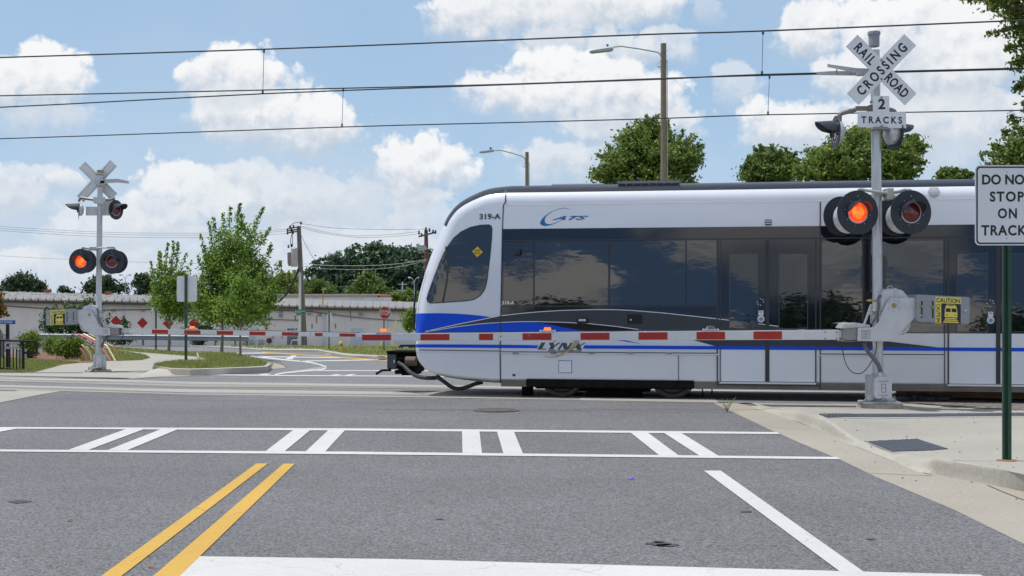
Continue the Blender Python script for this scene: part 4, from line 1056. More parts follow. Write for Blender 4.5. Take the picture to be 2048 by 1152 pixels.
def caution_plate(L, parent, tilt, flip):
    """counterweight plate with the caution sticker; corners given in near-mast pixels"""
    A = [(1833, 592), (1836, 589), (1937, 594), (1940, 597), (1939, 645), (1936, 648), (1836, 643), (1832, 640)]
    A = [L(x, y + 0, -.30) for x, y in A]
    cw = MB().prism(A, (0, .012, 0)).build('counterweight', mat('blue_grey_plate', (.30, .325, .34), .5, metal=.2, var=.08, vscale=20), parent, bevel=.003)
    B = [(1815, 590), (1934, 592), (1900, 652), (1815, 646)] 
    B = [L(x, y, .02) for x, y in [(1812, 590), (1895, 593), (1893, 648), (1812, 645)]]
    MB().prism(B, (0, .012, 0)).build('counterweight', cw.data.materials[0], parent)
    # slots and bolts
    sl = MB()
    for x in (1843.5, 1865.5):
        x_ = x; sl.prism([L(x_ - 1.6, 602, -.301), L(x_ + 1.6, 602, -.301), L(x_ + 1.6, 636, -.301), L(x_ - 1.6, 636, -.301)], (0, -.001, 0))
    sl.build('slot', M['ink'], cw)
    bo = MB()
    for x, y in [(1843.5, 613), (1865.5, 614)]: bo.lathe(L(x, y, -.302), (0, -1, 0), [(0, .026), (.012, .026), (.012, .016), (.03, .014)], 6)
    bo.build('bolt', M['brass'], cw)
    bo = MB().lathe(L(1931, 621, -.302), (0, -1, 0), [(0, .022), (.01, .018)], 10); bo.lathe(L(1842.5, 631, -.302), (0, -1, 0), [(0, .014), (.01, .012)], 10)
    bo.build('bolt', M['galv'], cw)
    # sticker: always reads left to right; k = which side it is nearer
    f = flip
    s0, s1, t0, t1 = 1871, 1921.5, 593.5, 646
    P3 = lambda a, b, d: (L(s0 + a * (s1 - s0), t0 + b * (t1 - t0) + a * 2.0, d) if f > 0 else L(s1 - a * (s1 - s0) + 2, t0 + b * (t1 - t0) + (1 - a) * 2.0, d))
    def quadp(mb, a0, a1, b0, b1, d): mb.add([P3(a0, b0, d), P3(a1, b0, d), P3(a1, b1, d), P3(a0, b1, d)], [(0, 1, 2, 3)])
    y_ = MB(); quadp(y_, 0, 1, 0, .24, -.3015); quadp(y_, 0, .225, .24, 1, -.3015)
    st_ = y_.build('sticker', M['sticker_yellow'], cw); st_['label'] = 'yellow and black caution sticker with a train front'
    b_ = MB(); quadp(b_, .225, 1, .24, 1, -.3015); b_.build('sticker_panel', M['ink'], st_)
    tx = MB(); put_text(tx, 'CAUTION', lambda a, b: P3(.035 + a, .21 - b, -.3030), .93, .17, thick=.025); 
    if f > 0: put_text(tx, 'CAUTION', lambda a, b: P3(.035 + b, .27 + a, -.3030), .70, .15, thick=.025)
    else: put_text(tx, 'CAUTION', lambda a, b: P3(.035 + b, .27 + a, -.3030), .70, .15, thick=.025)
    tx.build('lettering', M['ink'], st_)
    tr = MB()
    def P2(pts, d=-.3030): tr.add([P3(a, b, d) for a, b in pts], [list(range(len(pts)))])
    bodyp = [(.40, .34), (.47, .28), (.76, .28), (.83, .34), (.86, .50), (.87, .76), (.36, .76), (.37, .50)]
    P2(bodyp); P2([(.40, .79), (.83, .79), (.85, .83), (.38, .83)]); P2([(.36, .85), (.87, .85), (.89, .89), (.34, .89)]); P2([(.31, .92), (.92, .92), (.92, .97), (.31, .97)])
    tr.build('train_symbol', M['sticker_yellow'], st_)
    wn = MB()
    for q in ([(.42, .42), (.60, .42), (.60, .56), (.40, .56)], [(.64, .42), (.82, .42), (.84, .56), (.64, .56)], [(.42, .66), (.49, .66), (.49, .69), (.42, .69)], [(.75, .66), (.82, .66), (.82, .69), (.75, .69)], [(.50, .30), (.73, .30), (.73, .33), (.50, .33)]):
        wn.add([P3(a, b, -.3042) for a, b in q], [(0, 1, 2, 3)])
    wn.build('symbol_window', M['ink'], st_)
    return cw

def mechanism(L, parent, flip):
    cast = M['cast']
    # side plate (front), sweeping from the pivot down to the arm channel
    P_ = [(1832, 596), (1782, 595), (1775, 603), (1764, 625), (1757, 645), (1750, 653), (1743, 655), (1716, 656), (1715, 682), (1772, 683), (1785, 679), (1800, 668), (1815, 650), (1832, 634)]
    mech = MB().prism([L(x, y, -.24) for x, y in P_], (0, .025, 0)).build('gate_mechanism', cast, parent, bevel=.004)
    MB().prism([L(x, y, .14) for x, y in P_], (0, .025, 0)).build('side_plate', cast, mech, bevel=.004)
    # drum housing
    H = [(1762, 640), (1760, 600), (1763, 585), (1772, 579), (1790, 577), (1806, 581), (1818, 596), (1822, 640), (1818, 662), (1800, 671), (1785, 668)]
    MB().prism([L(x, y, -.19) for x, y in H], (0, .32, 0)).build('housing', cast, mech, bevel=.012)
    MB().prism([L(x, y, -.20) for x, y in [(1789, 576), (1793, 576), (1794, 596), (1790, 596)]], (0, .34, 0)).build('strap', M['galv'], mech, bevel=.002)
    pv_ = MB().lathe(L(1788.5, 611, -.241), (0, -1, 0), [(0, .034), (.008, .034), (.008, .024), (.02, .022)], 20); pv_.build('pivot', M['brass'], mech)
    bo = MB()
    for k in range(6):
        a = k * math.pi / 3 + math.pi / 2; bo.lathe(L(1788.5 + 12 * math.cos(a), 611 + 12 * math.sin(a), -.241), (0, -1, 0), [(0, .013), (.012, .012)], 6)
    bo.build('bolt', M['galv'], mech)
    MB().tube([L(1774 + 6 * (1 - math.cos(t * .524)), 577 - 5 * math.sin(t * .524), -.05) for t in range(7)], .006, 6).build('lifting_ring', M['galv'], mech)
    # arm channel
    ch = MB(); ch.prism([L(1686, 656, -.20), L(1720, 655, -.20), L(1720, 682, -.20), L(1686, 681, -.20)], (0, .012, 0))
    for xx in (1690, 1700, 1710): ch.prism([L(xx, 657, -.19), L(xx + 2, 657, -.19), L(xx + 2, 681, -.19), L(xx, 681, -.19)], (0, .3, 0))
    ch.prism([L(1684, 680, -.2), L(1720, 680, -.2), L(1720, 683, -.2), L(1684, 683, -.2)], (0, .34, 0))
    ch.build('arm_channel', M['cast_dark'], mech)
    MB().prism([L(1688, 648, -.22), L(1718, 646, -.22), L(1740, 650, -.18), L(1740, 655, -.18), L(1716, 656, -.22), L(1682, 657, -.22)], (0, .38, 0)).build('channel_cover', M['galv'], mech, bevel=.003)
    lg = MB(); 
    for (x, y, w_, h_) in [(1723, 660, 16, 17)]:
        for e in ((x, y, w_, 1), (x, y + h_, w_, 1), (x, y, 1, h_), (x + w_, y, 1, h_ + 1)):
            lg.prism([L(e[0], e[1], -.241), L(e[0] + e[2], e[1], -.241), L(e[0] + e[2], e[1] + e[3], -.241), L(e[0], e[1] + e[3], -.241)], (0, -.002, 0))
        for i in range(3): lg.prism([L(x + 3, y + 3 + i * 5, -.241), L(x + 13, y + 3 + i * 5, -.241), L(x + 13, y + 5 + i * 5, -.241), L(x + 3, y + 5 + i * 5, -.241)], (0, -.002, 0))
    lg.build('cast_mark', M['cast_dark'], mech)
    # clamp bolts on the mast
    cl = MB(); cl.lathe(L(1733, 601, -.04), (flip, 0, 0), [(0, .012), (.16, .012)], 8); cl.lathe(L(1738, 601, -.05), (flip, 0, 0), [(0, .022), (.03, .022)], 6); cl.lathe(L(1733, 601, -.04), (flip, 0, 0), [(.02, .02), (.04, .02)], 6)
    cl.build('clamp_bolt', M['brass'], mech)
    br = MB(); br.prism([L(1727, 648, -.10), L(1731, 648, -.10), L(1745, 608, -.10), L(1741, 608, -.10)], (0, .02, 0)); br.prism([L(1741, 646, -.08), L(1745, 646, -.08), L(1746, 615, -.08), L(1742, 615, -.08)], (0, .02, 0))
    br.lathe(L(1739, 625, -.02), (flip, 0, 0), [(0, .035), (.08, .035)], 12)
    br.build('bracket', M['cast'], mech)
    # spring loaded pale cylinder seen below the plate
    MB().lathe(L(1806, 655, -.12), (-.55 * flip, 0, -.83), [(-.1, .075), (0, .085), (.08, .07), (.11, .03)], 16).build('buffer', mat('cream_buffer', (.5, .49, .46), .5), mech, smooth=True)
    # conduit from the drum down to the channel, and down to the junction box
    MB().tube(crom([list(L(x, y, d)) for x, y, d in [(1765, 594, -.14), (1759, 592, -.2), (1756.5, 600, -.22), (1757, 615, -.22), (1752, 633, -.2), (1743, 648, -.15)]], 4), .020, 8).build('conduit', M['conduit'], mech, smooth=True)
    MB().lathe(L(1757, 595, -.2), (0, 0, -1), [(0, .028), (.07, .028)], 12).build('conduit_elbow', M['galv'], mech)
    return mech

def mast(bx, by, Y, k, flip, near):
    L = Loc(bx, by, Y, k, flip)
    base = L(1756, 812)
    root = empty('crossing_signal', base,
                 'railroad crossing signal mast with lettered RAILROAD CROSSING crossbuck and 2 TRACKS sign, before the train' if near else
                 'far crossing signal mast seen with the blank back of its crossbuck, beside the shrubs', 'crossing signal', 'crossing signals with lowered gates')
    MB().lathe(L(1760, 820, .03) if near else L(1757, 816, .03), (0, 0, 1), [(-.05, L.r(47)), (L.r(11), L.r(45)), (L.r(14), L.r(42)), (L.r(14.5), L.r(38))], 14).build('footing', mat('weathered_footing_concrete', (.36, .33, .27), .9, var=.25, vscale=14, bump=.4, bscale=30), root)
    fb = MB(); fb.box(L(1759, 804, .03), (L.r(74), .42, L.r(4)))
    for sx in (-1, 1):
        for dd in (-.13, .13):
            fb.prism([L(1759 + sx * 12, 800, dd), L(1759 + sx * 33, 802, dd), L(1759 + sx * 12, 778, dd)], (0, .016, 0))
    fb.build('base_flange', M['cast'], root, bevel=.004)
    bc = MB(); bc.lathe(L(1757, 804, .03), (0, 0, 1), [(0, L.r(22)), (L.r(12), L.r(16)), (L.r(57), L.r(15)), (L.r(58), L.r(11.5))], 8); bc.bb(tuple(L(1738, 798, -.10)), tuple(L(1752, 749, .14)))
    bc.build('base_casting', M['cast'], root, bevel=.006)
    an = MB()
    for sx in (-27, 30):
        for dd in (-.14, .16): an.lathe(L(1759 + sx, 802, .03 + dd), (0, 0, 1), [(0, .014), (.07, .014)], 8); an.lathe(L(1759 + sx, 801, .03 + dd), (0, 0, 1), [(0, .026), (.022, .026)], 6)
    an.build('anchor_bolt', M['cast_dark'], root)
    topy = 100 if near else 112
    MB().tube([L(1756, 790, .03), L(1754.5, 500, .03), L(1750, topy, .03)], [L.r(10.6), L.r(10), L.r(9.2)], 20).build('pole', M['galv'], root, smooth=True)
    if near:
        fn_ = MB().lathe(L(1748, 94, .03), (0, 0, 1), [(0, L.r(8)), (L.r(1), L.r(10.8)), (L.r(24), L.r(10.8)), (L.r(24), L.r(12.6)), (L.r(30), L.r(12.6)), (L.r(31.5), L.r(11))], 20); fn_.build('bell', mat('grey_bell_housing', (.30, .31, .35), .45), root, smooth=True)
        MB().tube([L(1744, 80, .03), L(1741, 98, .03), L(1748, 122, .03)], .012, 6).build('bell_bracket', M['galv'], root)
        jb_ = MB().prism([L(x, y, -.28) for x, y in [(1750, 768), (1753, 756), (1780, 756), (1783, 768), (1783, 795), (1779, 798), (1753, 798), (1750, 795)]], (0, .18, 0))
        J = jb_.build('junction_box', M['cast'], root, bevel=.012)
        J2 = MB().prism([L(x, y, -.292) for x, y in [(1749, 771), (1749, 758), (1754, 754), (1779, 754), (1784, 758), (1784, 771), (1784, 792), (1779, 797), (1754, 797), (1749, 792)]], (0, .012, 0))
        J2.build('lid', M['cast'], J, bevel=.004)
        J3 = MB()
        for (a, b, c_, d_) in [(1757, 762, 1777, 763.2), (1758, 790, 1776, 791.2), (1763, 768, 1772, 769), (1763, 784, 1772, 785), (1763, 776, 1772, 777), (1763, 768, 1764, 785), (1771, 768, 1772, 785)]:
            J3.prism([L(a, d_, -.2935), L(c_, d_, -.2935), L(c_, b, -.2935), L(a, b, -.2935)], (0, -.004, 0))
        J3.prism([L(1764, 801, -.296), L(1770, 801, -.296), L(1771, 795, -.296), L(1763, 795, -.296)], (0, .02, 0))
        J3.build('lid_relief', M['cast_dark'], J)
        MB().lathe(L(1761, 757, -.2), (0, 0, 1), [(0, .05), (.03, .05), (.03, .035), (.09, .033)], 14).build('conduit_gland', M['galv'], root)
        MB().tube(crom([list(L(x, y, d)) for x, y, d in [(1729, 681, -.12), (1730, 693, -.14), (1738, 706, -.18), (1750, 720, -.2), (1758, 733, -.2), (1762, 748, -.2)]], 4), .031, 10).build('conduit', M['conduit'], root, smooth=True)
        MB().tube(crom([list(L(x, y, d)) for x, y, d in [(1684, 683, -.1), (1686, 705, -.12), (1692, 728, -.15), (1703, 743, -.16), (1716, 747.5, -.16), (1728, 743, -.17), (1742, 725, -.17), (1752, 700, -.16), (1754, 660, -.14), (1758, 612, -.2)]], 5), .0065, 6).build('cable', M['rubber'], root, smooth=True)
    else:
        MB().lathe(L(1750, topy, .03), (0, 0, 1), [(-L.r(4), L.r(12)), (L.r(5), L.r(12)), (L.r(6), L.r(9))], 14).build('pole_cap', mat('brown_pole_cap', (.35, .28, .16), .6), root)
        MB().tube(crom([list(L(x, y, d)) for x, y, d in [(1741, 798, -.3), (1757, 796, -.32), (1770, 800, -.34), (1782, 812, -.36), (1789, 824, -.36)]], 4), .030, 8).build('conduit', M['conduit'], root, smooth=True)
        MB().tube(crom([list(L(x, y, d)) for x, y, d in [(1716, 680, -.02), (1727, 690, -.05), (1740, 708, -.08), (1744, 725, -.06)]], 4), .034, 8).build('conduit', M['conduit'], root, smooth=True)
        bb_ = MB(); bb_.box(L(1756, 775, -.16), (L.r(36), .06, L.r(50)))
        for sx in (-12, 12): bb_.prism([L(1756 + sx - 2, 798, -.2), L(1756 + sx + 2, 798, -.2), L(1756 + sx + 2, 752, -.2), L(1756 + sx - 2, 752, -.2)], (0, .02, 0))
        bb_.build('base_casting', M['cast'], root, bevel=.01)
    # crossbuck
    fd = -.16 if near else .20; tn = (0, .008, 0)
    def blade(a, b, w, d):
        a = L(*a, d); b = L(*b, d); t = (b - a).normalized(); n = Vector((-t.z, 0, t.x)) * w / 2; return [a - n, b - n, b + n, a + n], a, t, n
    w_ = L.r(33)
    blades_ = []
    if near: ends = [((1705.5, 198.5), (1820.5, 79.5), fd - .010), ((1703.5, 81), (1821.5, 199), fd)]
    else: ends = [((1702, 200), (1814, 88), fd - .01), ((1703, 82), (1820, 208), fd)]
    cb = None
    for i, (a, b, d) in enumerate(ends):
        q, A, t, n = blade(a, b, w_, d)
        o = MB().prism(q, tn).build('crossbuck_blade', M['sign_white'] if near else [M['sign_back']][0], root)
        if near:
            tx = MB()
            if i == 0:
                Ln = (Vector(L(*b, d)) - A).length
                put_text(tx, 'CROSSING', lambda p, q_: A - n + Vector((0, -.0015, 0)) + t * (Ln * .105 + p) + n.normalized() * (w_ * .20 + q_), Ln * .80, w_ * .60, spacing=1.45, thick=.03)
            else:
                Ln = (Vector(L(*b, d)) - A).length; up = -n if n.z < 0 else n
                nn = Vector((t.z, 0, -t.x)) * -1
                org = A - nn * w_ / 2
                put_text(tx, 'RAIL', lambda p, q_: org + Vector((0, -.0015, 0)) + t * (Ln * .085 + p) + nn * (w_ * .20 + q_), Ln * .285, w_ * .60, spacing=1.3, thick=.03)
                put_text(tx, 'ROAD', lambda p, q_: org + Vector((0, -.0015, 0)) + t * (Ln * .60 + p) + nn * (w_ * .20 + q_), Ln * .33, w_ * .60, spacing=1.1, thick=.03)
            tx.build('lettering', M['ink'], o)
        else:
            rb2 = MB()
            for s_ in (-.36, .36): 
                off = n.normalized() * w_ * s_; rb2.prism([A + off - n * .06 + t * .02, A + off + n * .06 + t * .02, A + off + n * .06 + t * ((Vector(L(*b, d)) - A).length - .02), A + off - n * .06 + t * ((Vector(L(*b, d)) - A).length - .02)], (0, -.006, 0))
            rb2.build('stiffener', M['galv'], o)
    cbm = MB()
    for yy in (120, 158): cbm.lathe(L(1763, yy, fd - .012), (0, -1, 0), [(0, .018), (.008, .015)], 8)
    for yy in (125, 165, 206): cbm.lathe(L(1751, yy, .03), (0, 0, 1), [(0, L.r(11)), (L.r(4), L.r(11))], 14)
    for yy in (125, 165): cbm.box(L(1757, yy - 2, (fd + .03) / 2), (.03, abs(fd - .03), .03))
    cbm.build('sign_clamp', M['cast_dark'], root)
    # number plate
    T = [(1746, 191.5), (1778.5, 191.8), (1779, 223.5), (1812, 224.5), (1812.5, 256.5), (1715.5, 254), (1715, 223), (1746, 223)] if near else [(1714, 222), (1812, 222), (1812, 254), (1714, 254)]
    if near:
        o = MB().prism([L(x, y, fd) for x, y in T], tn).build('track_count_sign', M['sign_white'], root)
        tx = MB(); put_text(tx, '2', lambda p, q_: L(1756.5, 218.5, fd - .0015) + Vector((p, 0, q_)), L.r(14), L.r(21), thick=.03)
        put_text(tx, 'TRACKS', lambda p, q_: L(1722.5, 246.5, fd - .0015) + Vector((p, 0, q_ - p * .012)), L.r(81), L.r(14), spacing=1.5, thick=.03)
        tx.build('lettering', M['ink'], o)
        b2 = MB()
        for (x, y) in [(1763, 194.5), (1763.5, 252)]: b2.lathe(L(x, y, fd - .001), (0, -1, 0), [(0, .016), (.008, .013)], 8)
        b2.build('bolt', M['cast_dark'], o)
        MB().box(L(1757, 258, (fd + .03) / 2), (L.r(28), abs(fd - .03) + .1, L.r(4))).build('sign_clamp', M['cast_dark'], root)
    else:
        o = MB().prism([L(x, y, fd) for x, y in [(1703, 234), (1800, 234), (1800, 265), (1703, 265)]], tn).build('track_count_sign', M['sign_back'], root)
        MB().prism([L(x, y, fd) for x, y in [(1712, 215), (1742, 215), (1742, 234), (1712, 234)]], tn).build('track_count_sign', M['sign_back'], root)
    # side arm (thin tapering bracket pointing out)
    ar = MB()
    if near:
        ar.prism([L(x, y, .02) for x, y in [(1655, 128), (1655, 134), (1672, 137), (1712, 146), (1740, 148), (1740, 137), (1712, 136)]], (0, .012, 0))
        ar.prism([L(x, y, .16) for x, y in [(1634, 144), (1634, 150), (1700, 151), (1735, 151), (1735, 147), (1700, 142), (1666, 142)]], (0, .012, 0))
        for xx in (1672, 1700, 1714): ar.prism([L(xx, 139, .02), L(xx + 3, 139, .02), L(xx + 3, 148, .16), L(xx, 148, .16)], (0, 0, .006))
        ar.box(L(1725, 145, .08), (L.r(22), .14, L.r(12)))
    else:
        for d_, yy in ((-.12, 148), (.02, 143)):
            ar.prism([L(x, y, d_) for x, y in [(1750, yy - 4), (1690, yy - 6), (1650, yy + 2), (1650, yy + 6), (1690, yy + 2), (1750, yy + 6)]], (0, .012, 0))
        ar.prism([L(x, y, -.12) for x, y in [(1770, 138), (1735, 140), (1735, 152), (1770, 154)]], (0, .012, 0))
    ar.build('side_bracket', mat('pale_aluminium', (.55, .55, .54), .5, metal=.4), root)
    # upper side lamps with pipe arms
    pa = MB()
    if near:
        pa.box(L(1741, 217, .03), (L.r(60), .05, L.r(9))); pa.box(L(1751, 217, .03), (L.r(30), .16, L.r(12)))
        pa.tube(crom([list(L(x, y, .03)) for x, y in [(1712, 219), (1700, 222), (1685, 226), (1680, 229), (1679, 236), (1679, 248)]], 3), .035, 10)
        pa.tube(crom([list(L(x, y, .03)) for x, y in [(1775, 219), (1784, 221), (1790, 226), (1790, 250)]], 3), .035, 10)
    else:
        pa.tube([L(1825, 215, .0), L(1818, 203, 0), L(1795, 207, 0), L(1770, 210, -.02)], .035, 8); pa.tube([L(1742, 213, -.03), L(1715, 211, -.06), L(1700, 205, -.08)], .035, 8)
        pl = MB().prism([L(x, y, -.10) for x, y in [(1735, 200), (1772, 200), (1777, 206), (1777, 217), (1768, 225), (1740, 225), (1731, 217), (1731, 206)]], (0, .03, 0)); pl.build('junction_cover', M['cast'], root, bevel=.01)
    pa.build('lamp_arm', mat('bronze_grey_pipe', (.27, .25, .21), .5, metal=.3), root, smooth=True)
    if near:
        signal_lamp(L, 1672, 264, .03, (-1, -.06, 0), False, root, Rp=33, hood_len=.30, scale=.98)
        signal_lamp(L, 1787, 268, .03, (.93, .36, 0), False, root, Rp=33, hood_len=.30, scale=.98)
    else:
        signal_lamp(L, 1824, 245, .0, (-1, -.32, 0), False, root, Rp=36, hood_len=.32, scale=.95)
        signal_lamp(L, 1696, 245, -.1, (.86, -.5, 0), False, root, Rp=36, hood_len=.32, scale=.95)
    # lower lamp pair facing us, second pair facing away
    ph = MB()
    if near:
        ph.tube(crom([list(L(x, y, d)) for x, y, d in [(1716, 392, -.10), (1717, 381, -.12), (1728, 380, -.14), (1756, 384, -.12), (1776, 386, -.09), (1795, 384, -.10), (1812, 380, -.12), (1822, 382, -.12), (1822, 392, -.1)]], 4), .022, 8)
        ph.tube(crom([list(L(x, y, d)) for x, y, d in [(1700, 398, .40), (1712, 390, .40), (1756, 390, .25), (1786, 391, .40), (1792, 400, .42)]], 4), .022, 8)
        ph.box(L(1776, 389, .0), (L.r(12), .30, L.r(22))); ph.lathe(L(1756, 388, .03), (0, 0, 1), [(-.04, L.r(12)), (.04, L.r(12))], 14)
        lo = [(1715, 425, -.20, True), (1821.5, 424.5, -.20, False)]
        lb = [(1683, 432, .42), (1788, 432, .42)]
    else:
        ph.tube(crom([list(L(x, y, d)) for x, y, d in [(1700, 392, -.10), (1701, 378, -.12), (1712, 377, -.12), (1756, 378, -.12), (1770, 384, -.1), (1800, 380, -.12), (1812, 378, -.12), (1812, 392, -.1)]], 4), .022, 8)
        ph.box(L(1775, 381, -.05), (L.r(20), .14, L.r(12)))
        lo = [(1817, 425, -.22, True), (1709, 425, -.22, False)]
        lb = [(1799, 425, .30), (1691, 427, .30)]
    ph.build('lamp_arm', mat('pale_pipe', (.50, .49, .44), .5, metal=.3), root, smooth=True)
    for (x, y, d, lit) in lo:
        o = signal_lamp(L, x, y, d, (0.20 if near else -.14, -1, 0), lit, root, Rp=43.5, hood_len=.24, hs=1.5)
        o['label'] = 'lamp lit bright red' if lit else 'unlit dark lamp facing us'
    for i_, (x, y, d) in enumerate(lb):
        signal_lamp(L, x, y, d, (-.25 if near else .2, 1, 0), near and i_ == 0, root, Rp=40, hood_len=.28, hs=1.6 if near else .95, hx=(x + 13, y + 4) if near else None, hm=None if near else M['disc'])
    mechanism(L, root, flip)
    caution_plate(L, root, 0, flip)
    return root, L

def gate_lamp(p, s, lit, parent, k=1.0):
    o = MB()
    o.prism([p + Vector((x * s, -.03, z * s)) for x, z in [(-15, 0), (15, 0), (14, 3), (9, 4), (6, 9), (-6, 9), (-9, 4), (-14, 3)]], (0, .06, 0))
    ob = o.build('gate_lamp', M['lamp_clear'], parent, bevel=.004)
    l_ = MB().prism([p + Vector((x * s, -.036, z * s)) for x, z in [(-6.8, 3.2), (6.8, 3.2), (6.4, 9.6), (-6.4, 9.6)]], (0, .06, 0)).build('lens', mat('lit_red_amber_glass', (.6, .06, .02), .35, emit=(1, .10, .02), estr=.75) if lit else mat('clear_grooved_lens', (.42, .42, .38), .3), ob)
    fl_ = MB()
    for i in range(7):
        x = -5.4 + i * 1.8
        if lit: fl_.prism([p + Vector(((x - .35) * s, -.0375, 3.6 * s)), p + Vector(((x + .35) * s, -.0375, 3.6 * s)), p + Vector(((x + .35) * s, -.0375, 9.2 * s)), p + Vector(((x - .35) * s, -.0375, 9.2 * s))], (0, .001, 0))
        else: fl_.prism([p + Vector(((x - .5) * s, -.0375, 3.6 * s)), p + Vector(((x + .5) * s, -.0375, 3.6 * s)), p + Vector(((x + .5) * s, -.0375, 9.2 * s)), p + Vector(((x - .5) * s, -.0375, 9.2 * s))], (0, .001, 0))
    fl_.build('lens_rib', mat('bright_amber_rib', (.8, .4, .05), .3, emit=(1, .48, .07), estr=1.0) if lit else M['text_grey'], ob)
    kn = MB()
    for sx in (-14.5, 14.5): kn.lathe(p + Vector((sx * s, -.03, 2.4 * s)), (0, -1, 0), [(0, 2.2 * s), (.02, 2 * s)], 10)
    kn.build('clamp_knob', M['white_tape'], ob)
    return ob

near_root, NL = mast(1756, 812, 20.9, 1.0, 1, True)
hp = hit(197, 744.5)
far_root, FL = mast(197, 745, hp.y, .574, -1, False)
# near gate arm
s_ = 20.75 / F
def arm_pt(x, y, Y=20.75): return at(x, y, Y)
ga = MB()
def yt(x): return 667.2 + (x - 724) / (1678 - 724) * (659.5 - 667.2)
def yb(x): return 682 + (x - 724) / (1678 - 724) * (679.5 - 682) 
secs = [(724, 986, 0.0), (986, 1320, 0.3), (1320, 1679, .7)]
ga.prism([arm_pt(724, yt(724)), arm_pt(1679, yt(1679)), arm_pt(1679, yb(1679)), arm_pt(724, yb(724))], (0, .05, 0))
arm = ga.build('gate_arm', M['white_tape'], near_root, bevel=.004)
def seg(mb, x0, x1, d, yt_, yb_, Y, tp_=2.2, bt_=1.2):
    a = [at(x0, yt_(x0) + tp_, Y), at(x1, yt_(x1) + tp_, Y), at(x1, yb_(x1) - bt_, Y), at(x0, yb_(x0) - bt_, Y)]
    mb.prism([p + Vector((0, -d, 0)) for p in a], (0, d * .8, 0))
for (a, b) in [(724, 782), (841, 899), (958, 986), (1045, 1103), (1161, 1219), (1277, 1335), (1393, 1450), (1507, 1564)]:
    r_ = MB(); seg(r_, a, b, .003, yt, yb, 20.75); r_.build('red_stripe', M['red_tape'], arm)
bl = MB()
for (x, y) in [(1001, 672.5), (1059, 671.7), (1650, 664), (1650, 677), (1673, 664), (1673, 677)]: bl.lathe(at(x, y, 20.747), (0, -1, 0), [(0, .013), (.008, .010)], 10)
bl.build('bolt', M['cast_dark'], arm)
gw = MB(); gw.tube([at(x, yt(x) - 1.2 - .5 * math.sin(x * .05), 20.77) for x in range(850, 1460, 10)], .006, 5); gw.build('cable', M['rubber'], arm)
gc = MB()
for x in range(842, 1035, 4): gc.box(at(x, yt(x) - 2.0, 20.77), (.012, .02, .014))
for x in range(1162, 1245, 4): gc.box(at(x, yt(x) - 2.0, 20.77), (.012, .02, .014))
gc.build('cable_clip', M['rubber'], arm)
for (x, lit) in [(767, True), (1095, True), (1421, False)]: gate_lamp(at(x, yt(x), 20.77), s_, lit, near_root if False else arm)
MB().prism([at(x, y , 20.75) for x, y in [(1679, 661), (1700, 658), (1704, 678), (1690, 676), (1679, 676)]], (0, .05, 0)).build('arm_adapter', M['galv'], near_root, bevel=.004)
# far gate arm
FY = hp.y
ytf = lambda x: 656.3 + (x - 240) / 500 * 10.2
ybf = lambda x: 667.2 + (x - 240) / 500 * 7.6
fa = MB().prism([at(240, ytf(240), FY), at(815, ytf(815), FY), at(815, ybf(815), FY), at(240, ybf(240), FY)], (0, .05, 0)).build('gate_arm', M['white_tape'], far_root, bevel=.003)
for (a, b) in [(304, 336), (368.5, 401), (433.7, 466), (499, 531), (564, 596.5), (630, 645), (679, 711), (744, 776)]:
    r_ = MB(); seg(r_, a, b, .004, ytf, ybf, FY, 1.4, .9); r_.build('red_stripe', M['red_tape'], fa)
bl = MB()
for (x, y) in [(243, 658.5), (243, 665.5), (256, 658.5), (256, 665.5), (589, 667.5), (621, 668.5)]: bl.lathe(at(x, y, FY - .004), (0, -1, 0), [(0, .016), (.01, .013)], 8)
bl.build('bolt', M['cast_dark'], fa)
for (x, lit) in [(384.5, True), (585, False)]: gate_lamp(at(x, ytf(x), FY + .02), FY / F * .72, lit, fa)
MB().tube([at(x, ytf(x) - .9, FY + .02) for x in range(380, 740, 20)], .007, 5).build('cable', M['rubber'], fa)
MB().prism([at(x, y, FY) for x, y in [(232, 656), (242, 656), (242, 667), (235, 668), (232, 664)]], (0, .05, 0)).build('arm_adapter', M['galv'], far_root, bevel=.004)
MB().tube(crom([list(at(x, y, FY - .05)) for x, y in [(248, 668), (243, 678), (236, 686), (230, 689), (222, 686)]], 4), .01, 5).build('cable', M['rubber'], far_root, smooth=True)
# ================================================================ street furniture, building, trees, wires
def post_sign_frame(): pass
# DO NOT STOP ON TRACKS
b = hit(2013, 920.5, .15); Ys = b.y; q = lambda x, y, d=0: at(x, y, Ys) + Vector((0, d, 0))
sg = empty('traffic_sign', b, 'white DO NOT STOP ON TRACKS sign on a green perforated post at the right edge', 'traffic sign')
po = MB(); wpx = lambda p: p * Ys / F
for (xa, xb, d0, d1) in [(2005.5, 2008, -.01, .02), (2008, 2014.5, .0, .006), (2014.5, 2021, -.028, .02)]:
    po.prism([q(xa, 920.5, d0), q(xb, 920.5, d0), q(xb, 340, d0), q(xa, 340, d0)], (0, d1 - d0, 0))
pp = po.build('post', M['green_post'], sg)
ho = MB()
for k in range(76):
    y = 497 + k * 5.5; ho.box(q(2011.2, y, -.001), (wpx(2.6), .002, wpx(2.4)))
ho.build('post_hole', mat('post_hole_dark', (.01, .015, .012), .8), pp)
MB().lathe(b + Vector((0, 0, .002)), (0, 0, 1), [(0, .09), (.004, .05)], 16).build('rust_ring', mat('rust_stain', (.33, .16, .07), .9), pp)
def rrect(x0, x1, y0, y1, r, n=6):
    out = []
    for (cx, cy, a0) in [(x1 - r, y1 - r, 0), (x0 + r, y1 - r, 90), (x0 + r, y0 + r, 180), (x1 - r, y0 + r, 270)]:
        for k in range(n + 1):
            a = R(a0 + 90 * k / n); out.append((cx + math.cos(a) * r, cy + math.sin(a) * r))
    return out
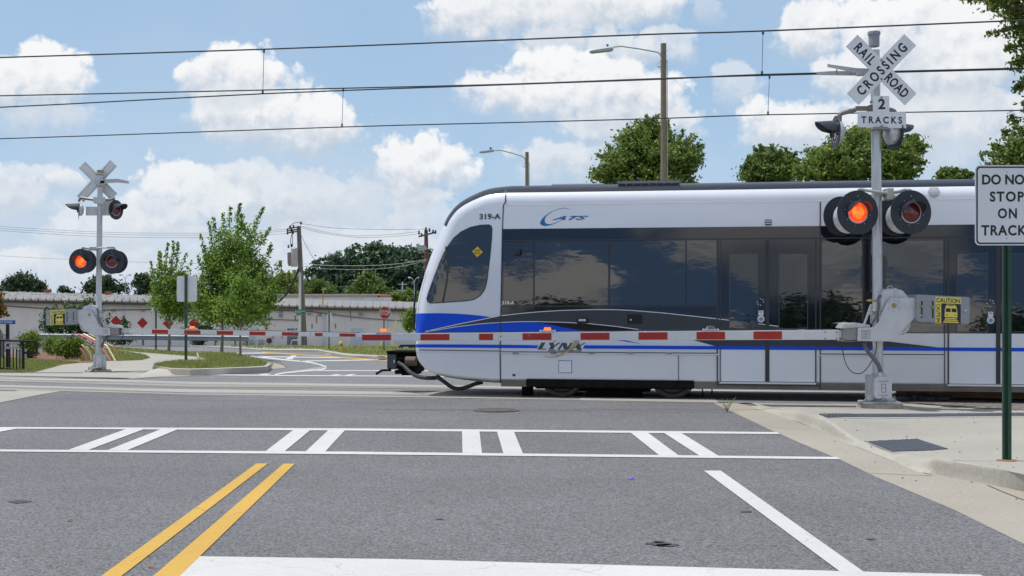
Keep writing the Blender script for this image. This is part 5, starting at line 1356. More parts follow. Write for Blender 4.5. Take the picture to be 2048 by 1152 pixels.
def plate(name, P_, d, th, m, parent): return MB().prism([q(x, y, d) for x, y in P_], (0, th, 0)).build(name, m, parent)
pl = plate('sign_plate', rrect(1947.5, 2075, 331, 491, 9), -.035, .004, M['sign_white'], sg)
def ringpoly(mb, o_, i_, d):
    n = len(o_); v = [q(x, y, d) for x, y in o_] + [q(x, y, d) for x, y in i_]
    mb.add(v, [[k, (k + 1) % n, n + (k + 1) % n, n + k] for k in range(n)])
bd = MB(); ringpoly(bd, rrect(1950, 2072.5, 333.6, 488.4, 7.5), rrect(1953, 2069.5, 336.6, 485.4, 5.5), -.0362); bd.build('border', M['ink'], pl)
tx = MB()
def qt(tx, txt, x0, x1, y0, y1, sp=1.1): put_text(tx, txt, lambda a, c: q(x0, y1, -.0365) + Vector((a, 0, c)), wpx(x1 - x0), wpx(y1 - y0), spacing=sp, thick=.03)
qt(tx, 'DO NOT', 1961.5, 2062, 349.5, 370, 1.0); qt(tx, 'STOP', 1977, 2045, 383.5, 404, 1.2); qt(tx, 'ON', 1993, 2031, 417, 437.5, 1.2); qt(tx, 'TRACKS', 1960, 2062, 450.5, 471.5, 1.15)
tx.build('lettering', M['ink'], pl)
bo = MB()
for y in (345, 477): bo.lathe(q(2011, y, -.036), (0, -1, 0), [(0, .007), (.004, .006)], 8)
bo.build('bolt', M['galv'], pl)

# back of sign left of the far gate
def back_sign(bx, by, x0, x1, y0, y1, pw, label, octo=False, Yo=None, m=None, top=None):
    b = hit(bx, by) if Yo is None else at(bx, by, Yo); Y = b.y; r = empty('road_sign', b, label, 'road sign')
    w = pw * Y / F
    p = MB(); t = top if top else y0 - .6
    p.prism([at(bx - pw / 2, by + 2, Y), at(bx + pw / 2, by + 2, Y), at(bx + pw / 2, t, Y), at(bx - pw / 2, t, Y)], (0, .05, 0)); pst = p.build('post', m or M['green_post'], r)
    if octo:
        cx, cy, rr = (x0 + x1) / 2, (y0 + y1) / 2, (y1 - y0) / 2
        P_ = [(cx + (x1 - x0) / 2 / math.cos(R(22.5)) * math.cos(R(22.5 + 45 * k)), cy + rr / math.cos(R(22.5)) * math.sin(R(22.5 + 45 * k))) for k in range(8)]
    else:
        P_ = rrect(x0, x1, y0, y1, (x1 - x0) * .08)
    MB().prism([at(x, y, Y) + Vector((0, .055, 0)) for x, y in P_], (0, .008, 0)).build('sign_plate', M['sign_back'], r)
    return r, b
back_sign(371.5, 734.5, 352.7, 393, 552, 603.5, 5.2, 'bare metal sign back on a green post standing on the kerbed grass island')
back_sign(311.7, 700.5, 302.5, 322, 596, 627, 3.2, 'bare metal back of a smaller sign on a green post beyond the thin tree trunk')
back_sign(658, 699, 653.3, 664, 625, 648.5, 2.2, 'grey back of an octagonal stop sign on a green post near the yellow hydrant', octo=True, top=622)
# stop sign
b = hit(768, 703); Y = b.y; ss = empty('stop_sign', b, 'red octagonal STOP sign on a green post left of the train nose', 'stop sign')
MB().prism([at(766.8, 705, Y), at(769, 705, Y), at(769, 612, Y), at(766.8, 612, Y)], (0, .05, 0)).build('post', M['green_post'], ss)
def octp(cx, cy, r): return [(cx + r / math.cos(R(22.5)) * math.cos(R(22.5 + 45 * k)), cy + 1.12 * r / math.cos(R(22.5)) * math.sin(R(22.5 + 45 * k))) for k in range(8)]
MB().prism([at(x, y, Y) + Vector((0, -.02, 0)) for x, y in octp(769.8, 625.6, 11.2)], (0, .01, 0)).build('sign_border', M['white_tape'], ss)
o = MB().prism([at(x, y, Y) + Vector((0, -.026, 0)) for x, y in octp(769.8, 625.6, 10.4)], (0, .006, 0)).build('sign_plate', mat('stop_red', (.48, .02, .02), .45), ss)
tx = MB(); put_text(tx, 'STOP', lambda a, c: at(760.2, 630.6, Y) + Vector((a, -.03, c)), 19.4 * Y / F, 10 * Y / F, thick=.012); tx.build('lettering', M['white_tape'], o)
# hydrant
b = hit(681.5, 699.3); s_ = b.y / F
hy = empty('fire_hydrant', b, 'yellow fire hydrant on the verge in front of the white building', 'fire hydrant'); ym = mat('hydrant_yellow', (.72, .50, .06), .45)
MB().lathe(b, (0, 0, 1), [(0, 4.2 * s_), (1.5 * s_, 4.2 * s_), (1.5 * s_, 2.7 * s_), (12 * s_, 2.7 * s_), (12 * s_, 3.8 * s_), (13.5 * s_, 3.8 * s_), (16 * s_, 2.6 * s_), (17.5 * s_, 1.2 * s_), (19.5 * s_, .9 * s_)], 16).build('barrel', ym, hy, smooth=True)
MB().tube([b + Vector((-4.6 * s_, 0, 9.5 * s_)), b + Vector((4.6 * s_, 0, 9.5 * s_))], 1.5 * s_, 10).build('side_outlet', ym, hy)
MB().lathe(b + Vector((1.5 * s_, -2.4 * s_, 9.5 * s_)), (.3, -1, 0), [(0, 2.4 * s_), (1.6 * s_, 2.3 * s_)], 12).build('front_outlet', mat('hydrant_grey', (.2, .2, .2), .5), hy)
# green street name signs (perpendicular pair) on a slim pole
Y = 124.0; gs = empty('street_name_sign', at(599.5, 692, Y), 'pair of green street name blades on a slim grey pole beside the leaning utility pole', 'street sign')
MB().tube([at(599.5, 693, Y), at(601.5, 617, Y)], .045, 8).build('pole', M['galv'], gs)
for (x0, x1, y0, y1, t) in [(588, 614, 619, 625, 'Fugate Ave'), (593, 609, 626, 631, 'Raleigh')]:
    o = MB().prism([at(x, y, Y) + Vector((0, -.06, 0)) for x, y in [(x0, y0), (x1, y0), (x1, y1), (x0, y1)]], (0, .01, 0)).build('name_blade', mat('street_sign_green', (.01, .20, .13), .5), gs)
    tx = MB()
    n = 9 if x1 - x0 > 20 else 5
    for k in range(n): tx.prism([at(x0 + 2 + k * (x1 - x0 - 4) / n + a, yy, Y) + Vector((0, -.064, 0)) for a, yy in [(0, y0 + 2 + (k % 2) * .8), (1.5, y0 + 2 + (k % 3) * .5), (1.5, y1 - 1.6), (0, y1 - 1.6)]], (0, .002, 0))
    tx.build('lettering', M['white_tape'], o)
# blue street sign with post, left
b = hit(14, 739); Y = b.y; s_ = Y / F
bs = empty('street_name_sign', b, 'small blue street sign with white letters on a thick black post by the railing', 'street sign')
MB().prism([at(11.6, 740, Y), at(17, 740, Y), at(17, 646, Y), at(11.6, 646, Y)], (0, .08, 0)).build('post', M['black_metal'], bs)
o = MB().prism([at(x, y, Y) + Vector((0, -.03, 0)) for x, y in [(-40, 640), (32, 640), (32, 648.5), (-40, 648.5)]], (0, .02, 0)).build('name_blade', M['white_tape'], bs)
o2 = MB().prism([at(x, y, Y) + Vector((0, -.034, 0)) for x, y in [(-39.5, 640.6), (31.5, 640.6), (31.5, 648), (-39.5, 648)]], (0, .004, 0)).build('blue_panel', mat('station_blue', (.005, .08, .42), .4), bs)
tx = MB(); put_text(tx, 'CONCORD ROAD', lambda a, c: at(-26, 646.2, Y) + Vector((a, -.036, c)), 52 * s_, 4.4 * s_, thick=.012); tx.build('lettering', M['white_tape'], o2)
# railing
Y = hit(46, 743).y; rl = empty('railing', hit(46, 743), 'black steel railing with a rounded end loop at the left edge', 'railing')
r_ = MB()
r_.tube([at(x, y, Y) for x, y in [(-120, 680), (0, 680.3), (40, 681.8)]] + [at(69 + 5 * math.sin(a), 687.5 - 5.5 * math.cos(a), Y) for a in (0, .6, 1.2, 1.57)] + [at(74, 701, Y), at(72.5, 704.5, Y), at(69, 706, Y), at(46, 705.5, Y)], .028, 8)
r_.build('handrail', M['black_metal'], rl, smooth=True)
MB().tube([at(46.5, 744, Y), at(46.3, 690, Y), at(44, 684, Y), at(40, 681.8, Y)], .036, 8).build('post', M['black_metal'], rl, smooth=True)
MB().tube([at(-120, 736, Y), at(0, 737, Y), at(46, 740.5, Y)], .026, 8).build('bottom_rail', M['black_metal'], rl)
for x in (1, 7.5, 20, 26.5, 33, 39.8):
    MB().tube([at(x, 737.5, Y), at(x, 681, Y)], .016, 6).build('baluster', M['black_metal'], rl)
pn = MB()
pn.prism([at(x, y, Y - .05) for x, y in [(9.5, 683.5), (39.5, 683.5), (39.5, 687.5), (9.5, 687.5)]], (0, .02, 0)); pn.prism([at(x, y, Y - .05) for x, y in [(9.5, 693), (39.5, 693), (39.5, 697.5), (9.5, 697.5)]], (0, .02, 0))
for x in (10, 18.5, 25, 31.5): pn.prism([at(a, yy, Y - .05) for a, yy in [(x, 687), (x + 2.6, 687), (x + 2.6, 693.5), (x, 693.5)]], (0, .02, 0))
pn.build('louvred_plate', mat('pale_grey_plate', (.36, .35, .38), .5), rl)
# utility cabinets near the railing
for (x0, x1, y0, y1, lab) in [(-8, 8, 667, 702, 'pale grey utility cabinet behind the railing at the left edge'), (33, 45, 699, 716.5, 'small pale utility box half hidden behind the railing and shrub')]:
    b = hit((x0 + x1) / 2, y1 + 2); Y = b.y; e = empty('utility_box', b, lab, 'utility box')
    MB().prism([at(x, y, Y) for x, y in [(x0, y1 + 2), (x1, y1 + 2), (x1, y0 + 1), (x0, y0 + 1)]], (0, .5, 0)).build('cabinet', mat('utility_grey', (.42, .44, .44), .5), e, bevel=.02)
    MB().prism([at(x, y, Y - .03) for x, y in [(x0 - .6, y0 + 2.6), (x1 + .6, y0 + 2.6), (x1 + .6, y0), (x0 - .6, y0)]], (0, .55, 0)).build('lid', mat('utility_grey_lid', (.36, .38, .38), .5), e, bevel=.01)
# coloured arches (bicycle racks) leaning loops
Yr = hit(225, 722.5).y
arch = [((.80, .22, .27), 'pink', [(159.5, 672), (156.5, 668.5), (170, 674), (189, 685), (201, 691.5), (212, 706), (221, 722)], [(160, 696), (167, 705), (171, 713), (171.5, 718.5)]),
        ((.84, .76, .45), 'cream yellow', [(163.5, 676), (168, 668), (180, 674.5), (190, 680), (204, 686), (214, 692), (222, 706), (231, 722)], [(163, 689.5), (172, 695), (179, 704), (182, 713), (182.5, 719.5)]),
        ((.30, .17, .03), 'ochre brown', [(170, 679), (179, 668.5), (190, 674), (200, 681), (214, 687.5), (225, 693), (231, 703), (240, 721.5)], [(167, 686.5), (178, 692.5), (186, 700), (190, 710), (193, 719)]),
        ((.10, .10, .055), 'dark olive', [(141, 677), (145, 668.5), (152, 671.5), (166, 680), (178, 686), (190, 693)], None)]
for col, nm, up_, lo_ in arch:
    e = empty('bike_rack', hit(up_[-1][0], up_[-1][1] if up_[-1][1] > 700 else 719), nm + ' bent tube of the coloured arch rack behind the far signal mast', 'bike rack', 'coloured tubular arches beside the shrubs')
    mm = mat('painted_tube_' + nm.replace(' ', '_'), col, .4)
    MB().tube([at(x, y, Yr + (7 - i) * .10) for i, (x, y) in enumerate(up_)], .032, 8).build('tube', mm, e)
    if lo_: MB().tube([at(x, y, Yr + .3) for x, y in lo_], .032, 8).build('tube', mm, e, smooth=True)
# guardrail
Yg = 121.0; gr_ = empty('guardrail', at(300, 690.6, Yg), 'long grey steel guardrail along the far side of the road before the white building', 'guardrail')
yv = lambda x: 667.2 + (x - 88) / 410 * 4.5
w_ = MB()
for (dy, d) in [(0, 0), (3.4, -.10), (5.2, .0), (7.0, -.10), (10.2, 0)]: pass
xs_ = [70 + i * 20 for i in range(22)] + [498]
prof_w = [(0, 0), (2.2, -.14), (4.6, .0), (5.8, 0), (8.2, -.14), (10.6, 0)]
V_ = [at(x, yv(x) + dy, Yg) + Vector((0, d, 0)) for x in xs_ for dy, d in prof_w]; n = len(prof_w)
w_.add(V_, [[i * n + k, i * n + k + 1, (i + 1) * n + k + 1, (i + 1) * n + k] for i in range(len(xs_) - 1) for k in range(n - 1)])
w_.build('beam', mat('galvanised_guardrail', (.30, .33, .37), .6, metal=.15, var=.1, vscale=2), gr_, fix=False)
for x in (100, 141, 185, 231, 286, 340, 385, 430, 470, 494):
    MB().prism([at(x - 1.3, 691.2, Yg + .15), at(x + 1.3, 691.2, Yg + .15), at(x + 1.3, yv(x) + 1, Yg + .15), at(x - 1.3, yv(x) + 1, Yg + .15)], (0, .15, 0)).build('post', M['wood_grey'], gr_)
# red diamond markers
for i, (x, y, lab) in enumerate([(232, 642.2, 'just right of the far signal mast'), (285, 645.8, 'second from the mast, left of the green-post sign'), (336.5, 646.8, 'behind the thin tree trunk'), (388, 646.5, 'right of the green signpost, under the big tree')]):
    Yd = 123.0; e = empty('diamond_marker', at(x, 690.6, Yd), 'red diamond end of road marker ' + lab, 'road marker', 'red diamond markers behind the guardrail')
    MB().prism([at(x - .9, 691, Yd), at(x + .9, 691, Yd), at(x + .9, y, Yd), at(x - .9, y, Yd)], (0, .05, 0)).build('post', M['green_post'], e)
    MB().prism([at(x + a, y + c, Yd) + Vector((0, -.02, 0)) for a, c in [(0, -11), (11, 0), (0, 11), (-11, 0)]], (0, .01, 0)).build('plate', mat('marker_red', (.42, .012, .010), .5), e)

# ---------------------------------------------------------------- long white building
YB = 175.0
EA = [(-420, 591.5), (0, 599.5), (303, 605), (567, 612.7), (830, 618), (1050, 622.5)]
RT = [(-420, 577), (0, 585), (303, 592.5), (567, 599), (830, 605.8), (1050, 611)]
def eave(x):
    for (a, ya), (b_, yb_) in zip(EA, EA[1:]):
        if x <= b_: return ya + (yb_ - ya) * (x - a) / (b_ - a)
M['brick'] = mat('white_painted_brick', (.56, .54, .50), .8, var=.06, vscale=.5, bump=.2, bscale=4)
def brick():
    m = bpy.data.materials.new('painted_brick'); m.use_nodes = True; nt = m.node_tree; b = nt.nodes['Principled BSDF']; N = nt.nodes.new; Lk = nt.links.new
    g_ = N('ShaderNodeNewGeometry'); mp = N('ShaderNodeMapping'); mp.inputs['Rotation'].default_value = (R(90), 0, 0); Lk(g_.outputs['Position'], mp.inputs['Vector'])
    bt = N('ShaderNodeTexBrick'); bt.inputs['Scale'].default_value = 1.6; bt.inputs['Color1'].default_value = (.88, .81, .745, 1); bt.inputs['Color2'].default_value = (.83, .765, .70, 1); bt.inputs['Mortar'].default_value = (.72, .665, .61, 1); bt.inputs['Mortar Size'].default_value = .015
    Lk(mp.outputs[0], bt.inputs['Vector'])
    n = N('ShaderNodeTexNoise'); n.inputs['Scale'].default_value = .5; n.inputs['Detail'].default_value = 6; mp2 = N('ShaderNodeMapping'); mp2.inputs['Scale'].default_value = (2.0, 1, .35); Lk(g_.outputs['Position'], mp2.inputs['Vector']); Lk(mp2.outputs[0], n.inputs['Vector'])
    r = N('ShaderNodeMapRange'); r.inputs['From Min'].default_value = .3; r.inputs['From Max'].default_value = .75; r.inputs['To Min'].default_value = 1.04; r.inputs['To Max'].default_value = .95; Lk(n.outputs['Fac'], r.inputs['Value'])
    v = N('ShaderNodeVectorMath'); v.operation = 'SCALE'; Lk(bt.outputs['Color'], v.inputs[0]); Lk(r.outputs[0], v.inputs['Scale']); Lk(v.outputs[0], b.inputs['Base Color']); b.inputs['Roughness'].default_value = .85
    return m
M['brick'] = brick()
M['roof_metal'] = mat('weathered_roof_metal', (.24, .235, .22), .7, var=.12, vscale=.6, stretch=(.4, 1, 1))
bld = empty('warehouse', at(300, 690, YB), 'long low white painted brick warehouse with a grey metal roof beyond the far road', 'building')
w_ = MB()
for (a, ya), (b_, yb_) in zip(EA, EA[1:]):
    f0, f1 = at(a, ya, YB), at(b_, yb_, YB); g0 = Vector((f0.x, YB, -5.0)); g1 = Vector((f1.x, YB, -5.0))
    w_.add([g0, g1, f1, f0], [(0, 1, 2, 3)])
    d = Vector((0, 26, 0)); w_.add([g0 + d, g1 + d, f1 + d, f0 + d], [(3, 2, 1, 0)])
f0, g0 = at(1050, 622.5, YB), Vector((at(1050, 622.5, YB).x, YB, -5)); w_.add([g0, g0 + Vector((0, 26, 0)), f0 + Vector((0, 26, 0)), f0], [(0, 1, 2, 3)])
w_.build('wall', M['brick'], bld, fix=False)
rf = MB()
for (a, ya), (b_, yb_), (ra, ry), (rb_, ryb) in zip(EA, EA[1:], RT, RT[1:]):
    e0, e1 = at(a, ya, YB) + Vector((0, -.6, 0)), at(b_, yb_, YB) + Vector((0, -.6, 0)); r0, r1 = at(ra, ry, YB + 13), at(rb_, ryb, YB + 13)
    rf.prism([e0, e1, r1, r0], (0, 0, .12)); rf.prism([r0, r1, e1 + Vector((0, 27.2, 0)), e0 + Vector((0, 27.2, 0))], (0, 0, .12))
    rf.prism([e0, e1, e1 + Vector((0, 0, -.38)), e0 + Vector((0, 0, -.38))], (0, .05, 0))
roof = rf.build('roof', M['roof_metal'], bld)
gt = MB()
for (a, ya), (b_, yb_) in zip(EA, EA[1:]): gt.tube([at(a, ya + 1.5, YB - .75), at(b_, yb_ + 1.5, YB - .75)], .15, 6)
gt.build('gutter', mat('dark_rusty_gutter', (.12, .095, .08), .7), bld)
ms_ = mat('strap_brown', (.11, .085, .075), .7)
for k in range(62):
    x = -60 + k * 15.2; MB().box(at(x, eave(x) - .8, YB - .95), (.10, .12, .42)).build('gutter_strap', ms_, bld)
rs = MB()
for k in range(60):
    x = -60 + k * 15.2
    if x > 900: break
    a = at(x, eave(x), YB - .5); i = next((i for i in range(len(RT) - 1) if x <= RT[i + 1][0]), 0); t = (x - RT[i][0]) / (RT[i + 1][0] - RT[i][0]); ry = RT[i][1] + (RT[i + 1][1] - RT[i][1]) * t
    c = at(x, ry, YB + 13); rs.tube([a + Vector((0, 0, .16)), c + Vector((0, 0, .16))], .05, 4)
rs.build('roof_rib', M['roof_metal'], roof)
M['sealant'] = mat('white_roof_sealant', (.75, .76, .77), .6); rr = random.Random(3)
for k in range(90):
    x = -50 + k * 4.4 + rr.uniform(-2, 2); t = rr.choice([.12, .4, .66, .95]); i = next(i for i in range(len(RT) - 1) if x <= RT[i + 1][0]); u = (x - RT[i][0]) / (RT[i + 1][0] - RT[i][0]); ry = RT[i][1] + (RT[i + 1][1] - RT[i][1]) * u
    p = at(x, eave(x), YB - .5).lerp(at(x, ry, YB + 13), t); MB().box(p + Vector((0, 0, .2)), (.26, .4, .10), Matrix.Rotation(rr.uniform(-.4, .4), 3, 'Z')).build('roof_patch', M['sealant'], roof)
for x, y in [(96, 584), (216, 588)]:
    MB().box(at(x, y - 2, YB + 10), (.75, .8, .45)).build('roof_vent', mat('rusty_roof_vent', (.33, .13, .07), .8, var=.2, vscale=3), roof, bevel=.05)
wt = mat('white_downpipe', (.62, .66, .70), .5); dk = mat('grey_door_paint', (.20, .20, .21), .6)
def wbox(name, x0, x1, y0, y1, m, out=.12, parent=bld, bev=0):
    return MB().prism([at(x, y, YB) + Vector((0, -out, 0)) for x, y in [(x0, y1), (x1, y1), (x1, y0), (x0, y0)]], (0, out * .98, 0)).build(name, m, parent, bevel=bev)
for (x, w2, y0, y1) in [(98.5, 3, 603, 690), (248, 3, 606, 690), (648, 4.5, 613, 692), (776, 3, 619, 692)]: wbox('downpipe', x - w2 / 2, x + w2 / 2, y0, y1, wt)
for x in (501, 505, 509.5): wbox('pipe', x - .8, x + .8, 652, 690, wt, .1)
dr = wbox('door', 574.5, 594.5, 657, 692, dk, .06); wbox('transom', 575.5, 593.5, 658, 662, mat('dark_glass', (.06, .06, .06), .2), .08, dr); wbox('glazing', 576, 593, 664.5, 671, mat('pale_glass', (.35, .36, .36), .3), .08, dr)
dr = wbox('door', 702, 727, 656, 694, wt, .05)
fr_ = MB()
for a, b_ in [((581, 690), (584, 680.5)), ((584, 680.5), (604, 680.5)), ((604, 680.5), (604, 691))]: fr_.tube([at(*a, YB - 1.5), at(*b_, YB - 1.5)], .05, 6)
fr_.build('door_railing', wt, bld)
vt = wbox('louvre_vent', 556.5, 566.5, 621, 635, M['white_line'], .08)
lv = MB()
for k in range(5): lv.box(at(561.5, 623 + k * 2.7, YB - .1), (.5, .05, .07))
lv.build('louvre', M['text_grey'], vt)
wbox('wall_vent', 635, 643.5, 627.5, 633, mat('vent_tan', (.40, .37, .31), .7), .06); wbox('wall_vent', 222.5, 232, 618, 624.5, mat('vent_tan2', (.48, .45, .38), .7), .06)
for x, y, w2, h in [(619, 628, 6, 3), (721.5, 629, 6, 4), (667, 629, 5, 3.5), (286.5, 621.5, 6, 2.6)]: wbox('wall_lamp', x - w2 / 2, x + w2 / 2, y - h / 2, y + h / 2, mat('lamp_tan', (.34, .31, .24), .6), .35)
for x, y0, y1, w2 in [(489, 679, 689, 7), (502, 679, 689, 8), (522, 679, 689, 9)]: 
    mb_ = wbox('meter_box', x - w2 / 2, x + w2 / 2, y0, y1, mat('meter_grey', (.45, .47, .46), .5), .2, bld, .02)
    MB().lathe(at(x, (y0 + y1) / 2, YB - .21), (0, -1, 0), [(0, .13), (.05, .12)], 12).build('meter', M['lamp_clear'], mb_)
MB().lathe(at(538.5, 681, YB - .1), (0, -1, 0), [(0, .32), (.12, .32), (.12, .18), (.16, .18)], 18).build('hose_reel', mat('rusty_reel', (.16, .06, .04), .7), bld)
MB().lathe(at(533, 656.5, YB - .05), (0, -1, 0), [(0, .17), (.04, .17)], 16).build('round_sign', mat('red_round_sign', (.45, .05, .07), .5), bld)
wbox('notice', 79, 90, 647, 661, mat('notice_maroon', (.22, .05, .06), .6), .05); wbox('notice', 80, 89, 650, 658.5, mat('notice_pale', (.48, .52, .56), .6), .07)
wbox('notice', 543, 549, 672.5, 677, mat('pink_notice', (.62, .40, .50), .6), .05); wbox('notice', 562, 567, 672.5, 677, mat('lilac_notice', (.55, .48, .58), .6), .05)
cb = MB(); cb.tube([at(x, y, YB - .15) for x, y in [(-100, 607), (0, 611), (36, 613.5), (95, 617.5), (210, 620), (303, 619)]], .06, 5); cb.build('wall_cable', mat('cable_brown', (.16, .14, .12), .7), bld); cb = MB(); cb.tube([at(x, y, YB - .15) for x, y in [(540, 620), (620, 623), (680, 631), (735, 637), (825, 643)]], .05, 5)
cb.tube([at(x, y, YB - .15) for x, y in [(525, 638.5), (600, 640.5)]], .05, 5); cb.tube([at(x, y, YB - .15) for x, y in [(700, 619), (702, 642)]], .035, 5)
cb.build('wall_cable', mat('cable_brown', (.16, .14, .12), .7), bld)
ru_ = MB()
for x, y in [(538, 633), (590.5, 635), (633, 640), (806, 632), (671, 652), (624, 652)]: ru_.box(at(x, y, YB - .02), (.14, .03, rr.uniform(.4, .9)))
ru_.build('rust_streak', mat('rust_streak', (.38, .24, .14), .9), bld)
gy = MB(); gy.tube([at(790, 646, YB - 3), at(758, 694, YB - 3)], .07, 5) if False else None
gy.tube([at(792, 640, YB - 2), at(784, 692, YB - 2.5)], .07, 5); gy.tube([at(780, 655, YB - 2), at(760, 690, YB - 2.5)], .07, 5)
tag(gy.build('guy_guard', M['sticker_yellow']), 'pair of yellow guy wire guards leaning by the stop sign', 'guy guard')
# raised white section behind
wh = empty('building', at(660, 604, 192), 'low whitewashed upper block with a peach coping behind the warehouse roof', 'building')
MB().bb(tuple(at(545, 606.5, 192)), tuple(Vector((at(767, 594, 192).x, 205, at(767, 594.5, 192).z)))).build('wall', mat('stained_whitewash', (.60, .62, .64), .8, col2=(.80, .82, .82), vscale=1.2, stretch=(2, 1, .4)), wh)
MB().bb(tuple(at(540, 593.5, 191.8)), tuple(Vector((at(757.5, 594, 192).x, 205.5, at(757, 588, 192).z)))).build('coping', mat('peach_coping', (.78, .64, .48), .7), wh, bevel=.2)
MB().bb(tuple(at(757.5, 594.5, 191.7)), tuple(Vector((at(766.5, 594, 192).x, 205.5, at(757, 589, 192).z)))).build('coping_end', mat('orange_coping', (.62, .24, .10), .7), wh, bevel=.15)
# orange mast with small camera on the roof
am = empty('antenna', at(647, 612, YB - .5), 'thin orange mast with a small white box at the warehouse eave', 'antenna')
MB().tube([at(645.5, 609, YB - .5), at(646.8, 577, YB - .5)], .07, 6).build('mast', mat('orange_mast', (.55, .25, .05), .6), am)
MB().box(at(649.5, 578.5, YB - .5), (.5, .1, .08)).build('crossbar', M['galv'], am); MB().box(at(646.5, 610.5, YB - 1.3), (.65, .5, .16)).build('box', wt, am)
# dumpster
b = hit(815, 698); dmp = empty('dumpster', at(816, 697, 112), 'dark blue dumpster with a white label behind the train nose', 'dumpster'); bm_d = mat('dumpster_blue', (.012, .045, .12), .5)
MB().prism([at(x, y, 112) for x, y in [(799, 698), (835, 698), (836, 692), (798, 692)]], (0, 1.6, 0)).build('bin', bm_d, dmp)
MB().prism([at(x, y, 111.9) for x, y in [(797, 692), (837, 692), (834, 690), (800, 690)]], (0, 1.8, 0)).build('lid', M['black_metal'], dmp)
MB().prism([at(x, y, 111.9) for x, y in [(806.5, 697.5), (816.5, 697.5), (816.5, 693.8), (806.5, 693.8)]], (0, .03, 0)).build('label', M['white_line'], dmp)
# storm drain
dr_ = MB().prism([hit(x, y, .13) + Vector((0, -.06, 0)) for x, y in [(755, 711.8), (769, 712.6), (769, 714.2), (755, 713.4)]], (0, .3, 0)); tag(dr_.build('storm_drain', mat('rusty_drain', (.10, .04, .025), .8)), 'rusty storm drain inlet in the far kerb left of the train coupler', 'drain')

# ---------------------------------------------------------------- poles
def lit_pole(x, ytop, w, Y, arm_px, head, label):
    s_ = Y / F; b = Vector(((x - CX) * s_, Y, G(Y))); e = empty('street_lamp', b, label, 'street lamp', 'street lamps on timber poles')
    MB().tube([b + Vector((0, 0, -.2)), at(x, ytop + (600 - ytop) * .5, Y), at(x - .6, ytop, Y)], [w * s_ * .6, w * s_ * .53, w * s_ * .47], 14).build('pole', M['wood_pole'], e, smooth=True)
    MB().tube([at(a, c, Y - .15) for a, c in arm_px], .032 if Y < 90 else .045, 8).build('arm', M['lamp_grey'], e, smooth=True)
    (hx0, hy0), (hx1, hy1), th = head
    P_ = [(hx0, hy0), (hx0 + 4, hy0 - 1.5), (hx1 - 4, hy1 - th * .45), (hx1, hy1 - th * .3), (hx1, hy1 + th * .35), (hx1 - 5, hy1 + th * .7), (hx0 + 6, hy0 + th * .55), (hx0 + 1, hy0 + th * .35)]
    hd = MB().prism([at(a, c, Y - .32) for a, c in P_], (0, .34, 0)).build('lamp_head', M['lamp_grey'], e, bevel=.02)
    px_ = hx1 - (hx1 - hx0) * .25; py_ = hy1 - th * .9
    MB().lathe(at(px_, py_ + 1, Y - .15), (0, 0, 1), [(0, 2.3 * s_), (3.6 * s_, 2.3 * s_), (4.4 * s_, 1.4 * s_)], 10).build('photocell', mat('blue_grey_photocell', (.06, .11, .20), .4), hd)
    MB().prism([at(a, c, Y - .335) for a, c in [(hx0 + 5, hy0 + th * .5), (hx1 - 5, hy1 + th * .66), (hx1 - 6, hy1 + th * .45), (hx0 + 5, hy0 + th * .25)]], (0, .01, 0)).build('lens', mat('lamp_lens_tan', (.36, .34, .25), .4), hd)
    cb_ = MB()
    k = w / 12
    cb_.tube([at(x - 5.5 * k, ytop + 34 * k, Y - .2), at(x - 14 * k, ytop + 42 * k, Y - .2), at(x - 5 * k, ytop + 41 * k, Y - .2)], .012, 5); cb_.tube([at(x - 5 * k, ytop + 46 * k, Y - .2), at(x - 14 * k, ytop + 46 * k, Y - .2), at(x - 6 * k, ytop + 49 * k, Y - .2)], .015, 5)
    cb_.build('cable', M['wire'], e)
    MB().box(at(x + 6.8 * k, ytop + 36 * k, Y - .1), (.05, .06, .10)).build('tag', M['sticker_yellow'], e)
    MB().tube([at(x - 7 * k, ytop + 15 * k, Y - .1), at(x + 8.5 * k, ytop + 14 * k, Y - .1)], .015, 6).build('bolt', M['galv'], e)
    MB().tube([at(x + 7 * k, ytop + 38 * k, Y - .05), at(x + 8 * k, 420, Y - .05)], .018, 6).build('conduit', M['galv'], e)
    return e
lit_pole(1327.5, 87, 12, 66.0, [(1323, 120), (1322, 112), (1319, 107), (1315, 104.5), (1280, 98), (1243, 92.5), (1226, 94)], ((1179, 102), (1227, 97), 6), 'tall timber street lamp pole rising behind the train roof, the nearer and taller one')
lit_pole(1054.5, 304, 7.6, 112.0, [(1051, 325), (1050, 318), (1047, 314), (1043, 312), (1022, 305.5), (1001, 300.5), (990, 300.5)], ((958, 304), (989, 301), 3.6), 'shorter farther timber street lamp pole beside the curved train nose')
# leaning utility pole with transformer
Y = 128.0; s_ = Y / F
up = empty('utility_pole', at(607, 690.7, Y), 'leaning grey utility pole with crossarm and rusty white transformer left of the wooded hill', 'utility pole', 'utility poles with wires')
MB().tube([at(608, 692, Y), at(602, 560, Y), at(597.5, 452, Y)], [.30, .25, .19], 12).build('pole', M['wood_grey'], up, smooth=True)
MB().tube([at(600.5, 690, Y - .3), at(600, 545, Y - .3)], .11, 8).build('conduit', M['sign_back'], up)
MB().lathe(at(588.5, 533.5, Y - .5), (0, 0, 1), [(0, .28), (.05, .30), (1.62, .30), (1.70, .24), (1.72, .08)], 18).build('transformer', mat('rusty_white_transformer', (.56, .58, .60), .5, col2=(.50, .42, .40), vscale=1.3), up, smooth=True)
MB().prism([at(x, y, Y - .6) for x, y in [(574.5, 505), (581, 504.5), (582, 531), (577, 532.5), (575, 527)]], (0, .3, 0)).build('cutout_box', mat('rusty_box', (.26, .12, .11), .7, col2=(.45, .42, .42), vscale=1.5), up, bevel=.03)
cx_ = MB()
